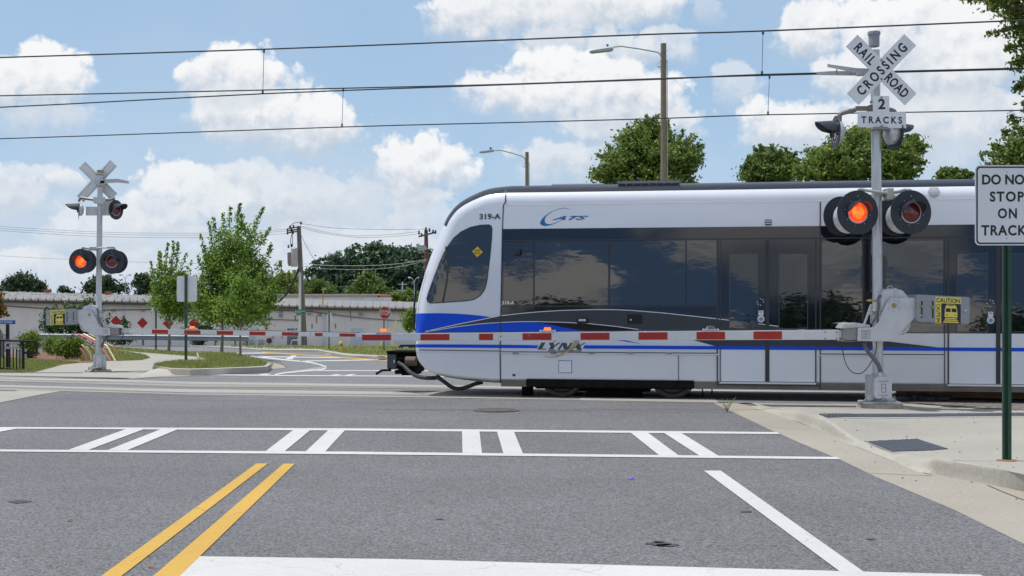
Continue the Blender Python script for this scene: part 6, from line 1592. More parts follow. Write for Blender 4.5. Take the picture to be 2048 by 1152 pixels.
for yy in (456, 460.5, 464.5): cx_.tube([at(597, yy - 2, Y - .2), at(577, yy + 1, Y - .5)], .07, 5)
cx_.build('crossarm', M['wood_grey'], up)
ins = MB()
for x, y in [(580, 455), (587, 454), (575, 461), (583, 461), (575, 467), (586, 466), (602, 447), (577, 494), (583, 492)]: ins.lathe(at(x, y, Y - .45), (0, 0, 1), [(-.10, .05), (0, .11), (.05, .05), (.1, .11), (.2, .04)], 8)
ins.build('insulator', M['text_grey'], up)
dc = MB(); dc.tube([at(x, y, Y - .6) for x, y in [(584, 467), (581, 480), (582, 494)]], .03, 5); dc.tube([at(x, y, Y - .6) for x, y in [(585, 467), (585, 494)]], .03, 5)
dc.tube(crom([list(at(x, y, Y - .6)) for x, y in [(602, 446), (592, 445), (584, 449), (581, 456)]], 4), .03, 5); dc.build('jumper_wire', M['wire'], up)
MB().tube(crom([list(at(x, y, Y - 1)) for x, y in [(597, 537), (592, 552), (583, 570), (573, 587), (563, 598), (556, 605)]], 4), [.10] * 21, 8).build('service_cable', M['rubber'], up, smooth=True)
# second utility pole
u2 = empty('utility_pole', Vector((at(852.5, 600, 140).x, 140, G(140))), 'brown utility pole with a crossarm and flood lamps just left of the train nose', 'utility pole', 'utility poles with wires')
MB().tube([Vector((at(854.5, 600, 140).x, 140, G(140))), at(853, 530, 140), at(852, 460, 140)], [.28, .24, .18], 12).build('pole', mat('brown_pole', (.16, .09, .065), .85), u2, smooth=True)
MB().box(at(854, 469, 139.7), (1.75, .12, .16), Matrix.Rotation(R(-14), 3, 'Y')).build('crossarm', M['wood_grey'], u2)
ins = MB()
for x, y in [(838, 466), (843, 471), (852, 459), (859, 461), (866, 464), (871, 465)]: ins.lathe(at(x, y, 139.6), (0, 0, 1), [(-.15, .05), (0, .12), (.06, .06), (.12, .12), (.25, .04)], 8)
ins.build('insulator', M['text_grey'], u2)
fl2 = MB(); fl2.box(at(838, 495, 139.5), (.30, .5, .75), Matrix.Rotation(R(-25), 3, 'Y')); fl2.box(at(848, 497, 139.5), (.55, .5, .42), Matrix.Rotation(R(-30), 3, 'Y')); fl2.box(at(845, 505, 139.6), (.75, .1, .07))
fl2.build('flood_lamp', M['lamp_grey'], u2)
# distant double lamps
def dbl(x, y, yb_, Y, w_, lab):
    e = empty('street_lamp', at(x, yb_, Y), lab, 'street lamp', 'distant twin arm lamps'); r = w_ * Y / F * .5
    MB().tube([at(x, yb_, Y), at(x, y + 10, Y)], r, 6).build('pole', M['galv'], e)
    for sx in (-1, 1):
        MB().tube([at(x, y + 11, Y), at(x + sx * 3, y + 4, Y), at(x + sx * 7, y + 1, Y)], r * .8, 6).build('arm', M['galv'], e)
        MB().lathe(at(x + sx * 9.5, y + 1.6, Y), (sx, 0, .15), [(-2.6 * Y / F, .1), (-1 * Y / F, 1.9 * Y / F), (1.2 * Y / F, 1.9 * Y / F), (2.8 * Y / F, .1)], 10).build('lamp_head', mat('pale_lamp_head', (.50, .54, .60), .4), e, smooth=True)
dbl(250.5, 548, 592, 215, 1.4, 'twin arm lamp beyond the warehouse roof right of the far mast')
dbl(636, 571, 600, 215, 1.5, 'twin arm lamp over the peach coping before the hill')
dbl(828.5, 554, 612, 215, 1.5, 'twin arm lamp at the left of the train nose')
tp_ = empty('utility_pole', at(804.5, 606, 230), 'pale distant double crossarm pole in front of the hill trees', 'utility pole', 'utility poles with wires')
MB().tube([at(804.5, 606, 230), at(805, 564, 230)], .10, 6).build('pole', M['sign_back'], tp_)
MB().box(at(805, 568.5, 230), (1.4, .1, .12)).build('crossarm', M['sign_back'], tp_); MB().box(at(804.5, 580.5, 230), (1.9, .1, .12)).build('crossarm', M['sign_back'], tp_)
# thin service wires
def wire(name, pts, r, label, cat='wire', group=None, Y=None, m=None):
    P_ = [at(*p) if len(p) == 3 else at(p[0], p[1], Y) for p in pts]; P_ = [Vector(v) for v in crom([list(p) for p in P_], 5)]
    return tag(MB().tube(P_, r, 5).build(name, m or M['wire']), label, cat, group)
pale = mat('pale_cable', (.20, .22, .24), .5)
gw_ = 'thin power lines strung between the utility poles'
wire('power_line', [(601, 446.5), (650, 454), (700, 457.5), (780, 459), (852, 458)], .018, 'uppermost thin power line between the two utility poles above the hill', 'power line', gw_, 128, pale)
wire('power_line', [(602, 452), (650, 464), (710, 471.5), (780, 469), (838, 463)], .016, 'middle thin power line between the two utility poles above the hill', 'power line', gw_, 128, pale)
wire('power_line', [(602, 455), (650, 467), (720, 475), (790, 472.5), (843, 467)], .016, 'lowest sagging thin power line above the hill between the two poles', 'power line', gw_, 128, pale)
wire('power_line', [(603, 527), (660, 531), (740, 531), (800, 527), (853, 519)], .018, 'pale cable crossing in front of the dark hill, the upper one', 'power line', gw_, 127, M['sign_back'])
wire('power_line', [(603, 532), (660, 538), (740, 538.5), (800, 533), (853, 521)], .018, 'pale cable crossing in front of the dark hill, the lower one', 'power line', gw_, 127, M['sign_back'])
wire('power_line', [(600, 465), (615, 497), (631, 523)], .02, 'thin guy wire slanting down from the leaning utility pole', 'power line', gw_, 128, pale)
for i, (ya, yb_, yc, w) in enumerate([(451.5, 466, 458, 'top'), (456, 470, 461.5, 'middle'), (459.5, 475, 466.5, 'bottom')]):
    wire('power_line', [(-60, ya - 3), (150, yb_ - 4), (330, yb_ + .5), (480, yb_ - 2), (578, yc)], .014, w + ' of the three thin power lines crossing the sky behind the trees at left', 'power line', gw_, 126, pale)
wire('power_line', [(-60, 508), (100, 517), (330, 526), (450, 526.5)], .012, 'single faint power line low in the sky behind the left mast lamps', 'power line', gw_, 126, pale)
# ---------------------------------------------------------------- overhead line over the tracks
def catenary(name, mes, con, drop, Ym, label):
    """messenger and contact wires, given by pixel points; depth follows the track (nearer to the right)"""
    Yf = lambda x: (T0.dot(TN) + Ym) / ((x - CX) / F * TN.x + TN.y)
    e = empty(name, at(1024, con[2][1], Yf(1024)), label, 'overhead line')
    for nm, pts, r in (('messenger_wire', mes, .0135), ('contact_wire', con, .0115)):
        P_ = [at(x, y, Yf(x)) for x, y in pts]; MB().tube([Vector(v) for v in crom([list(p) for p in P_], 4)], r, 6).build(nm, M['wire'], e)
    for (x0, y0, x1, y1) in drop:
        o = MB().tube([at(x0, y0, Yf(x0)), at(x1, y1, Yf(x0))], .006, 5).build('dropper', mat('thin_grey_wire', (.20, .24, .27), .5), e)
        cl = MB()
        for x, y in [(x0, y0 + 1.5), (x0, y0 + 4.5), (x1, y1 - 1.5), (x1, y1 - 5)]: cl.lathe(at(x, y, Yf(x0)), (0, 0, 1), [(-.02, .012), (0, .022), (.02, .012)], 8)
        cl.build('clamp', M['wire'], o)
catenary('overhead_line', [(-500, 131), (0, 115), (527, 98.5), (1024, 79.5), (1320, 68), (1525, 62), (2048, 40.5), (2500, 22)], [(-500, 232), (0, 214.5), (527, 187.5), (1024, 169), (1320, 158.5), (1525, 149), (2048, 136), (2500, 120)],
         [(528, 99, 525.5, 187), (1526, 62.5, 1524, 149)], 1.3, 'upper pair of overhead line wires joined by short droppers, above the nearer track')
catenary('overhead_line', [(-500, 200), (0, 191.5), (685, 176.5), (1024, 168), (1320, 157), (1538, 150.5), (2048, 138), (2500, 124)], [(-500, 290), (0, 277.5), (684, 254), (1024, 245), (1320, 237), (1537, 229.5), (2048, 220.5), (2500, 210)],
         [(686.5, 177, 684, 254), (1539, 151, 1536, 229.5)], 5.4, 'lower pair of overhead line wires joined by short droppers, above the farther track')
# ================================================================ trees and shrubs
def leaves(name, P_, N_, size, m, parent, seed):
    """many small leaf-shaped faces; P_ = centres, N_ = preferred outward direction"""
    r = np.random.default_rng(seed); n = len(P_)
    off = np.array(origin_of(parent)); P_ = np.asarray(P_) - off
    d = r.normal(size=(n, 3)) + np.asarray(N_) * .8 + np.array([0, 0, .15]); d /= np.linalg.norm(d, axis=1)[:, None]
    t = np.cross(d, r.normal(size=(n, 3))); t /= np.linalg.norm(t, axis=1)[:, None] + 1e-9
    s = size * r.uniform(.55, 1.3, size=(n, 1)); w = np.cross(d, t)
    V_ = np.stack([P_ - t * s, P_ + w * s * .55 - t * s * .1, P_ + t * s, P_ - w * s * .55 - t * s * .1], 1).reshape(-1, 3)
    me = bpy.data.meshes.new(name); me.vertices.add(4 * n); me.vertices.foreach_set('co', V_.ravel())
    me.loops.add(4 * n); me.loops.foreach_set('vertex_index', np.arange(4 * n, dtype=np.int32))
    me.polygons.add(n); me.polygons.foreach_set('loop_start', np.arange(0, 4 * n, 4, dtype=np.int32)); me.polygons.foreach_set('loop_total', np.full(n, 4, dtype=np.int32))
    me.update(); me.validate(); me.materials.append(m)
    o = bpy.data.objects.new(name, me); COL.objects.link(o); o.parent = parent
    return o
def clump_points(r, ell, n_cl, per, rc, shell=.55, flat=.7):
    """clusters of leaf positions spread through ellipsoids, denser to the outside"""
    P_ = []; N_ = []; C_ = []
    vol = np.array([e[3] * e[4] * e[5] for e in ell]) ** .67; vol /= vol.sum()
    for _ in range(n_cl):
        e = ell[r.choice(len(ell), p=vol)]; u = r.normal(size=3); u /= np.linalg.norm(u); q = (shell + (1 - shell) * r.random()) if r.random() < .8 else r.random() * shell
        q *= 1 + .12 * r.normal() * .6
        c = np.array(e[:3]) + u * np.array(e[3:]) * q; C_.append((c, u, q))
        k = max(3, int(per * r.uniform(.5, 1.5))); g_ = r.normal(size=(k, 3)) * rc * r.uniform(.6, 1.3) * np.array([1, 1, flat]); P_.append(c + g_); N_.append(np.tile(u, (k, 1)))
    return np.concatenate(P_), np.concatenate(N_), C_
def limb_tubes(mb, base, C_, trunk_top, r, n, thick, rad=.02):
    idx = r.permutation(len(C_))[:n]
    for i in idx:
        c, u, q = C_[i]; c = Vector(c); zt_ = base.z + (trunk_top.z - base.z) * r.uniform(.35, 1.0); t = (zt_ - base.z) / max(.01, trunk_top.z - base.z)
        a = base.lerp(trunk_top, t)
        if c.z < a.z: a = base.lerp(trunk_top, max(.25, (c.z - base.z) / max(.1, trunk_top.z - base.z) * .7))
        mid = a.lerp(c, .5) + Vector((0, 0, (c - a).length * .10)); mb.tube([a, mid, c], [thick, thick * .6, rad * .5], 5, cap=False)
def tree(name, label, base, ell, n_cl, per, rc, leaf, m, trunk_r, trunk_top, seed, group=None, limbs=26, spires=None, cat='tree', auto=0, flat=.7, shell=.55, bark=None):
    r = np.random.default_rng(seed); e = empty(name, base, label, cat, group)
    P_, N_, C_ = clump_points(r, ell, n_cl, per, rc, shell, flat)
    if auto:
        spires = list(spires or [])
        for _ in range(auto):
            q = ell[r.integers(len(ell))]; u = r.normal(size=3); u[2] = abs(u[2]) * .9 + .15; u /= np.linalg.norm(u); rad = np.array(q[3:]); c0 = np.array(q[:3])
            a0 = c0 + u * rad * .75; b0 = c0 + u * rad * r.uniform(1.05, 1.35) + np.array([0, 0, rad[2] * r.uniform(.05, .2)]); spires.append((tuple(a0), tuple(b0), rc * .55, 42))
    if spires:
        Q = []; NN = []
        for (p0, p1, wid, k) in spires:
            p0 = np.array(p0); p1 = np.array(p1); t = r.random((k, 1)) ** .8; g_ = r.normal(size=(k, 3)) * wid * 1.15 * (1.15 - .85 * t); Q.append(p0 + (p1 - p0) * t + g_); NN.append(np.tile((p1 - p0) / np.linalg.norm(p1 - p0), (k, 1)))
        P_ = np.concatenate([P_] + Q); N_ = np.concatenate([N_] + NN)
    tr = MB(); b = Vector(base); tt = Vector(trunk_top); k = 7; pts = [b.lerp(tt, i / k) + Vector((r.normal() * trunk_r * .25, r.normal() * trunk_r * .25, 0)) * (0 if i == 0 else 1) for i in range(k + 1)]
    pts[0] = b - Vector((0, 0, .1)); tr.tube(pts, [trunk_r * (1.25 if i == 0 else 1 - .75 * i / k) for i in range(k + 1)], 10)
    limb_tubes(tr, b.lerp(tt, .25), C_, tt, r, limbs, trunk_r * .38)
    if spires:
        for (p0, p1, wid, _) in spires: tr.tube([Vector(p0), Vector(p1)], [trunk_r * .2, .006], 5, cap=False)
    tr.build('trunk', bark or M['bark'], e, smooth=True, fix=False)
    leaves('crown', P_, N_, leaf, m, e, seed + 1)
    return e
def ell_px(Y, specs, depth=1.0):
    out = []
    for (x, y, rx, ry) in specs:
        c = at(x, y, Y); s_ = Y / F; out.append((c.x, c.y, c.z, rx * s_, rx * s_ * depth, ry * s_))
    return out
def spx(Y, lst):
    out = []; rr_ = random.Random(int(Y * 7))
    for (x0, y0, x1, y1, w, k) in lst:
        a = at(x0, y0, Y); b = at(x1, y1, Y); dy = rr_.uniform(-.6, .6); out.append(((a.x, a.y + dy * .5, a.z), (b.x, b.y + dy, b.z), w * Y / F, k))
    return out
# big bright tree in the middle left
b = hit(443, 710); Y = b.y
tree('maple_tree', 'tall bright green young tree with upswept feathery branches, left of the leaning utility pole', b,
     ell_px(Y, [(475, 600, 66, 42), (470, 545, 62, 45), (478, 495, 45, 50), (430, 612, 42, 38), (515, 585, 34, 36), (465, 640, 40, 18), (440, 520, 28, 40), (412, 580, 24, 30), (505, 620, 42, 26), (428, 545, 26, 40), (515, 540, 24, 30), (410, 615, 26, 26), (535, 600, 24, 22)]), 900, 30, 8.5 * Y / F, .085, M['leaf_a'], 3.0 * Y / F, at(455, 460, Y), 11,
     group='young trees on the verge beyond the crossing', limbs=60,
     spires=spx(Y, [(455, 500, 457, 412, 4.5, 170), (470, 490, 478, 406, 5, 260), (490, 490, 523, 414, 5, 260), (498, 520, 541, 455, 5, 190), (510, 560, 545, 490, 6, 170), (520, 580, 563, 523, 6, 170), (430, 520, 416, 444, 4, 170), (440, 500, 431, 437, 4, 150), (425, 560, 405, 470, 5, 170),
                     (420, 590, 398, 512, 5, 130), (448, 480, 445, 426, 4, 120), (520, 610, 556, 600, 7, 160), (420, 610, 386, 560, 7, 160), (484, 470, 487, 428, 4, 110), (530, 600, 562, 575, 6, 120)]))
b2 = hit(480, 721); Y2 = b2.y
tree('maple_tree', 'second young tree on the kerbed island, its foliage low and merged with the taller tree', b2,
     ell_px(Y2, [(500, 598, 20, 26), (478, 626, 28, 16), (452, 618, 24, 18), (486, 585, 24, 30)]), 170, 28, 8 * Y2 / F, .06, M['leaf_a'], 2.7 * Y2 / F, at(484, 585, Y2), 31, group='young trees on the verge beyond the crossing', limbs=30,
     spires=spx(Y2, [(520, 600, 548, 570, 5, 200), (500, 590, 520, 548, 5, 200), (480, 600, 462, 560, 5, 160), (470, 630, 440, 612, 5, 160), (500, 640, 530, 650, 5, 120), (490, 580, 488, 540, 5, 160)]))
b = hit(337.5, 703); Y = b.y
tree('maple_tree', 'smaller bright green young tree with a thin pale trunk behind the blank sign', b,
     ell_px(Y, [(337, 600, 34, 38), (335, 555, 27, 34), (350, 625, 28, 18), (318, 590, 16, 26), (372, 590, 16, 30), (360, 560, 14, 20), (372, 625, 20, 16)]), 300, 22, 7 * Y / F, .11, M['leaf_a'], 2.6 * Y / F, at(343, 510, Y), 12,
     group='young trees on the verge beyond the crossing', limbs=36,
     spires=spx(Y, [(330, 540, 332, 487, 3.5, 120), (343, 540, 343, 481, 3.5, 140), (350, 540, 352, 482, 3.5, 150), (318, 560, 314, 500, 3.5, 90), (312, 580, 302, 523, 3.5, 90), (355, 560, 374, 505, 4, 100), (360, 580, 385, 520, 4, 90), (322, 545, 322, 505, 3, 60)]))
# trees behind the train
def bgtree(label, x, yb_, Y, specs, n_cl, per, rc, leaf, m, seed, group, tr=.25, spires=None, name='broadleaf_tree', depth=1.0):
    b = Vector((at(x, 600, Y).x, Y, G(Y))); top = min(s[1] - s[3] * .5 for s in specs)
    return tree(name, label, b, ell_px(Y, specs, depth), n_cl, per, rc * Y / F, leaf, m, tr, at(x, top, Y), seed, group, limbs=30, spires=spx(Y, spires) if spires else None, auto=36)
gb = 'trees standing beyond the train'
bgtree('leafy tree rising above the train roof around the tall lamp pole', 1300, 0, 78, [(1298, 320, 92, 48), (1290, 285, 58, 42), (1340, 315, 60, 40), (1250, 330, 52, 34), (1300, 262, 30, 22), (1372, 330, 34, 36), (1215, 350, 32, 18), (1300, 370, 90, 30), (1300, 430, 84, 50)], 1050, 26, 8, .115, M['leaf_b'], 21, gb,
       spires=[(1290, 280, 1293, 234, 6, 90), (1270, 290, 1256, 250, 6, 80), (1330, 290, 1338, 246, 6, 80), (1360, 310, 1385, 268, 6, 80), (1380, 320, 1408, 290, 6, 70), (1230, 320, 1212, 290, 6, 70), (1210, 345, 1178, 345, 6, 70)])
bgtree('rounded tree over the train roof left of the signal mast, the smaller of the two', 1545, 0, 82, [(1545, 345, 52, 36), (1538, 322, 36, 28), (1575, 335, 30, 28), (1505, 350, 28, 18), (1545, 420, 48, 46)], 450, 26, 7.5, .12, M['leaf_d'], 22, gb, spires=[(1540, 320, 1545, 293, 5, 60), (1515, 335, 1503, 317, 5, 50)])
bgtree('wide dark leafy tree directly behind the near signal mast', 1720, 0, 76, [(1700, 330, 100, 50), (1720, 300, 70, 45), (1770, 315, 66, 50), (1650, 335, 56, 34), (1735, 280, 40, 26), (1800, 335, 44, 36), (1620, 350, 34, 18), (1825, 300, 20, 24), (1720, 420, 95, 55)], 1250, 26, 8, .115, M['leaf_b'], 23, gb,
       spires=[(1800, 300, 1832, 272, 6, 80), (1810, 320, 1850, 292, 6, 80), (1820, 345, 1848, 325, 6, 70), (1712, 290, 1716, 248, 6, 80), (1690, 300, 1668, 262, 6, 60), (1650, 320, 1634, 295, 6, 60)])
bgtree('low tree top just showing over the train roof beside the white sign', 1910, 0, 95, [(1908, 355, 34, 14), (1895, 350, 16, 11), (1925, 352, 16, 10), (1910, 400, 32, 40)], 120, 20, 6, .16, M['leaf_d'], 24, gb)
# big tree at the right edge (mostly outside the frame)
Yt = 44.0
bgtree('large tree whose leafy branches hang in at the upper right corner', 2230, 0, Yt, [(2130, -20, 165, 85), (2110, 90, 95, 65), (2130, 170, 90, 50), (2200, 60, 160, 170), (2080, 60, 60, 45), (2050, -25, 80, 30), (2120, 230, 70, 50), (2180, 330, 150, 90), (2060, 300, 70, 52), (2110, 345, 100, 50), (2015, 318, 32, 26)], 1500, 24, 11, .085, M['leaf_b'], 25, gb, tr=.35,
       spires=[(2040, 20, 1962, 8, 10, 160), (2050, 50, 1988, 62, 9, 130), (2060, 120, 2022, 128, 8, 120), (2060, 160, 2035, 176, 7, 90), (2030, 290, 2000, 262, 8, 110), (2040, 330, 1968, 330, 9, 140), (2030, 310, 1968, 305, 8, 90), (2050, 270, 2030, 225, 8, 110), (2040, 0, 1935, -6, 7, 80), (2050, 90, 2008, 98, 7, 90)])
# trees behind the warehouse
gl = 'trees beyond the warehouse roof'
def hillbase(x, y, Y): return at(x, y, Y)
def bg2(label, x, specs, Y, n_cl, per, rc, leaf, m, seed, name='broadleaf_tree', spires=None):
    b = Vector((at(x, 600, Y).x, Y, G(Y))); return tree(name, label, b, ell_px(Y, specs, 1), n_cl, per, rc * Y / F, leaf, m, .3, at(x, min(s[1] for s in specs), Y), seed, gl, limbs=22, spires=spx(Y, spires) if spires else None)
M['leaf_far'] = leaf_mat('far_dark_leaves', (.030, .060, .030), (.050, .088, .038), (.085, .12, .05), .2)
bg2('wide dark tree over the warehouse at the far left', 48, [(50, 572, 42, 20), (45, 560, 28, 13), (20, 575, 22, 12), (80, 578, 16, 12)], 235, 150, 20, 5, .30, M['leaf_far'], 41)
bg2('small round tree over the warehouse roof between the roof vents', 129, [(130, 582, 14, 8), (128, 577, 7, 5)], 240, 30, 18, 3, .28, M['leaf_far'], 42)
bg2('dark tree behind the far signal mast', 208, [(210, 572, 40, 17), (205, 562, 22, 12), (240, 578, 18, 12), (180, 578, 16, 10)], 235, 130, 20, 4.5, .30, M['leaf_far'], 43)
bg2('dark tree right of the twin arm lamp', 287, [(287, 570, 24, 22), (283, 558, 15, 11), (305, 575, 14, 16)], 235, 90, 20, 4.5, .30, M['leaf_far'], 44)
bg2('small autumn tinged tree at the left edge', -6, [(-12, 600, 14, 18), (-4, 622, 8, 14)], 60, 60, 20, 5, .09, leaf_mat('turning_leaves', (.10, .10, .02), (.22, .15, .03), (.30, .14, .04)), 45, spires=[(0, 600, 14, 585, 3, 40), (0, 625, 12, 632, 3, 30)])
bg2('mid green bushy tree just right of the bright tree, over the warehouse', 560, [(560, 572, 30, 26), (580, 562, 24, 20), (545, 585, 26, 18)], 205, 130, 20, 5, .27, M['leaf_b'], 46, spires=[(565, 560, 562, 540, 3, 30), (585, 560, 590, 540, 3, 30), (575, 560, 579, 541, 3, 30)])
bg2('olive green tree at the left foot of the wooded hill', 625, [(620, 578, 24, 22), (650, 585, 24, 18), (640, 575, 16, 14)], 215, 110, 20, 4.6, .28, M['leaf_d'], 47)
bg2('lighter green round tree standing before the dark hill', 737, [(738, 578, 36, 22), (735, 562, 20, 16), (712, 590, 24, 14), (765, 590, 22, 16), (735, 550, 9, 8)], 225, 200, 20, 4.6, .28, M['leaf_d'], 48)
bg2('low green tree between the hill and the train nose', 800, [(795, 598, 30, 12), (820, 590, 20, 16), (775, 600, 16, 8)], 222, 90, 20, 4.4, .28, M['leaf_b'], 49)
# the wooded hill: one dense mass
def wood(name, label, specs, Y, n_cl, per, rc, leaf, m, seed):
    r = np.random.default_rng(seed); P_, N_, C_ = clump_points(r, ell_px(Y, specs, .6), n_cl, per, rc * Y / F, .82, .7)
    e = leaves(name, P_, N_, leaf, m, None, seed); tag(e, label, 'wood', kind='stuff'); return e
wood('wooded_hill', 'dark wooded hill rising behind the warehouse to the left of the train', [(742, 512, 50, 24), (700, 525, 40, 24), (785, 520, 52, 26), (660, 545, 40, 30), (640, 560, 36, 26), (720, 555, 80, 40), (800, 548, 76, 40), (850, 540, 70, 34), (840, 515, 40, 16), (760, 500, 30, 14), (620, 585, 40, 20), (720, 590, 130, 22), (880, 580, 90, 40), (815, 507, 30, 12), (960, 560, 90, 40)], 400, 2100, 16, 5.5, .62, M['leaf_c'], 51)
K(MB().lathe(Vector((at(790, 600, 430).x, 425, -8)), (0, 0, 1), [(0, 26), (8, 23), (14, 15), (17.5, 5)], 24).build('hill', mat('dark_wood_floor', (.02, .035, .02), .95), smooth=True))
K(sheet('distant_woodland_floor', [(-900, 425), (900, 425), (900, 520), (-900, 520)], .02, M['grass_soil']))
r_ = np.random.default_rng(77); P_ = []; N_ = []
for k in range(420):
    x = r_.uniform(-330, 330); c = np.array([x, 460 + r_.uniform(-12, 12), -4 + r_.uniform(0, 5)]); g_ = r_.normal(size=(16, 3)) * np.array([1.6, 1.6, 1.2]); P_.append(c + g_); N_.append(np.tile([0, -.6, .6], (16, 1)))
tag(leaves('tree_belt', np.concatenate(P_), np.concatenate(N_), .7, M['leaf_c'], None, 78), 'low dark belt of woodland along the horizon', 'wood', kind='stuff')
# shrubs
def shrub(label, x, yb_, specs, n_cl, per, leaf, seed, m=None, grp=None, rc=5, Y=None, spires=None):
    b = hit(x, yb_) if Y is None else at(x, yb_, Y); Y = b.y
    r = np.random.default_rng(seed); e = empty('shrub', b, label, 'shrub', grp); P_, N_, C_ = clump_points(r, ell_px(Y, specs, .9), n_cl, per, rc * Y / F, .6, .8)
    if spires:
        for (p0, p1, wid, k) in spx(Y, spires):
            p0 = np.array(p0); p1 = np.array(p1); t = r.random((k, 1)); P_ = np.concatenate([P_, p0 + (p1 - p0) * t + r.normal(size=(k, 3)) * wid]); N_ = np.concatenate([N_, np.tile([0, 0, 1.0], (k, 1))])
    st = MB(); 
    for i in r.permutation(len(C_))[:14]: st.tube([Vector(b), Vector(b).lerp(Vector(C_[i][0]), .5) + Vector((0, 0, .04)), Vector(C_[i][0])], [.022, .014, .005], 5, cap=False)
    st.build('stem', M['bark'], e, fix=False); leaves('foliage', P_, N_, leaf, m or M['leaf_shrub'], e, seed + 1); return e
gs_ = 'clipped shrubs in the mulch bed'
shrub('rounded green shrub nearest the railing, the tallest of the three', 59, 717, [(61, 682, 24, 16), (60, 697, 22, 20), (66, 674, 14, 10), (48, 680, 12, 12)], 170, 26, .045, 61, grp=gs_)
shrub('green shrub half hidden in the middle of the bed', 104, 711.5, [(105, 690, 19, 18), (112, 682, 16, 10), (98, 695, 13, 14)], 120, 26, .045, 62, grp=gs_)
shrub('wide green shrub at the right of the bed beside the coloured arches', 135, 719.5, [(132, 697, 26, 19), (150, 684, 16, 11), (125, 684, 16, 8), (152, 700, 12, 16)], 220, 26, .045, 63, grp=gs_)
ivy = leaf_mat('ivy_leaves', (.015, .05, .015), (.035, .09, .02), (.09, .17, .035), .25)
shrub('big dark bush with wiry shoots against the warehouse behind the left counterweight', 130, 690.6, [(135, 650, 42, 22), (180, 655, 30, 16), (110, 640, 22, 26), (150, 632, 34, 18)], 260, 24, .13, 64, m=ivy, rc=6, Y=124.5, spires=[(110, 640, 92, 615, 3, 50), (130, 625, 128, 604, 3, 40), (175, 625, 176, 596, 4, 90), (160, 625, 168, 600, 4, 70), (190, 625, 188, 596, 4, 80), (200, 640, 206, 605, 3, 60), (210, 655, 224, 630, 3, 60), (115, 625, 106, 608, 3, 30)])
shrub('dark bush right of the far signal mast under the first red diamonds', 247, 690.6, [(247, 660, 14, 20), (245, 645, 8, 8), (258, 672, 12, 12), (236, 676, 24, 12)], 80, 24, .12, 65, m=ivy, rc=4, Y=124.5)
shrub('dark bush behind the tree trunks at the guardrail end', 388, 690.6, [(388, 662, 22, 16), (408, 657, 16, 12), (395, 680, 20, 10), (425, 668, 14, 14)], 110, 24, .12, 66, m=ivy, rc=4.5, Y=124.5)
shrub('green bush beside the train nose in front of the warehouse', 818, 668, [(822, 636, 15, 10), (815, 645, 12, 12), (826, 628, 10, 9), (820, 655, 8, 8)], 80, 22, .10, 67, m=M['leaf_a'], rc=4, Y=108, spires=[(815, 632, 798, 631, 2.5, 40), (815, 645, 802, 645, 2.5, 30)])
# trees behind the camera, seen mirrored in the train windows
gr2 = 'trees behind the viewer mirrored in the train windows'
for i, (x, y, h, w) in enumerate([(-50, -120, 4.4, 14), (-22, -135, 5.4, 16), (4, -150, 3.6, 16), (24, -120, 3.8, 9), (44, -110, 5.2, 13), (68, -120, 6.2, 16), (100, -115, 7.5, 20)]):
    tree('broadleaf_tree', ['leafy tree', 'broad tree', 'low tree', 'slender tree', 'tall tree', 'spreading tree', 'outermost tree'][i] + ' standing across the street behind the viewer', Vector((x, y, 0)), [(x, y, h * .55, w * .5, w * .5, h * .45), (x + w * .2, y, h * .4, w * .5, w * .4, h * .32)], 160, 14, .8, .5, M['leaf_c'], .2, Vector((x, y, h * .8)), 90 + i, gr2, limbs=14)
# street lamp behind the viewer, also mirrored
b = Vector((7.5, -16.0, 0)); e = empty('street_lamp', b, 'street lamp with a long arm behind the viewer, mirrored in the train door', 'street lamp')
MB().tube([b, b + Vector((0, 0, 8.5))], [.16, .12], 10).build('pole', M['wood_pole'], e)
MB().tube([b + Vector((0, 0, 8.2)), b + Vector((2.5, 0, 8.9)), b + Vector((4.0, 0, 8.6))], .05, 6).build('arm', M['lamp_grey'], e); MB().box(b + Vector((4.4, 0, 8.55)), (1.0, .35, .14)).build('lamp_head', M['lamp_grey'], e, bevel=.03)
# ================================================================ sky, sun, camera
SUN = Vector((-.30, .05, .95)).normalized()
w = bpy.data.worlds.new('World'); S.world = w; w.use_nodes = True; nt = w.node_tree
bg = nt.nodes['Background']; N = nt.nodes.new; L_ = nt.links.new
sky = N('ShaderNodeTexSky'); sky.sky_type = 'NISHITA'; sky.sun_disc = False
el = math.asin(SUN.z); az = math.atan2(SUN.x, SUN.y); sky.sun_elevation = el; sky.sun_rotation = az
sky.air_density = SKY_AIR = 1.0; sky.dust_density = 1.5; sky.ozone_density = 1.2; sky.altitude = 200
def math_n(op, a, b=None, c=None, tree=None):
    n = tree.nodes.new('ShaderNodeMath'); n.operation = op
    for i, v in enumerate((a, b, c)):
        if v is None: continue
        if isinstance(v, (int, float)): n.inputs[i].default_value = v
        else: tree.links.new(v, n.inputs[i])
    return n.outputs[0]
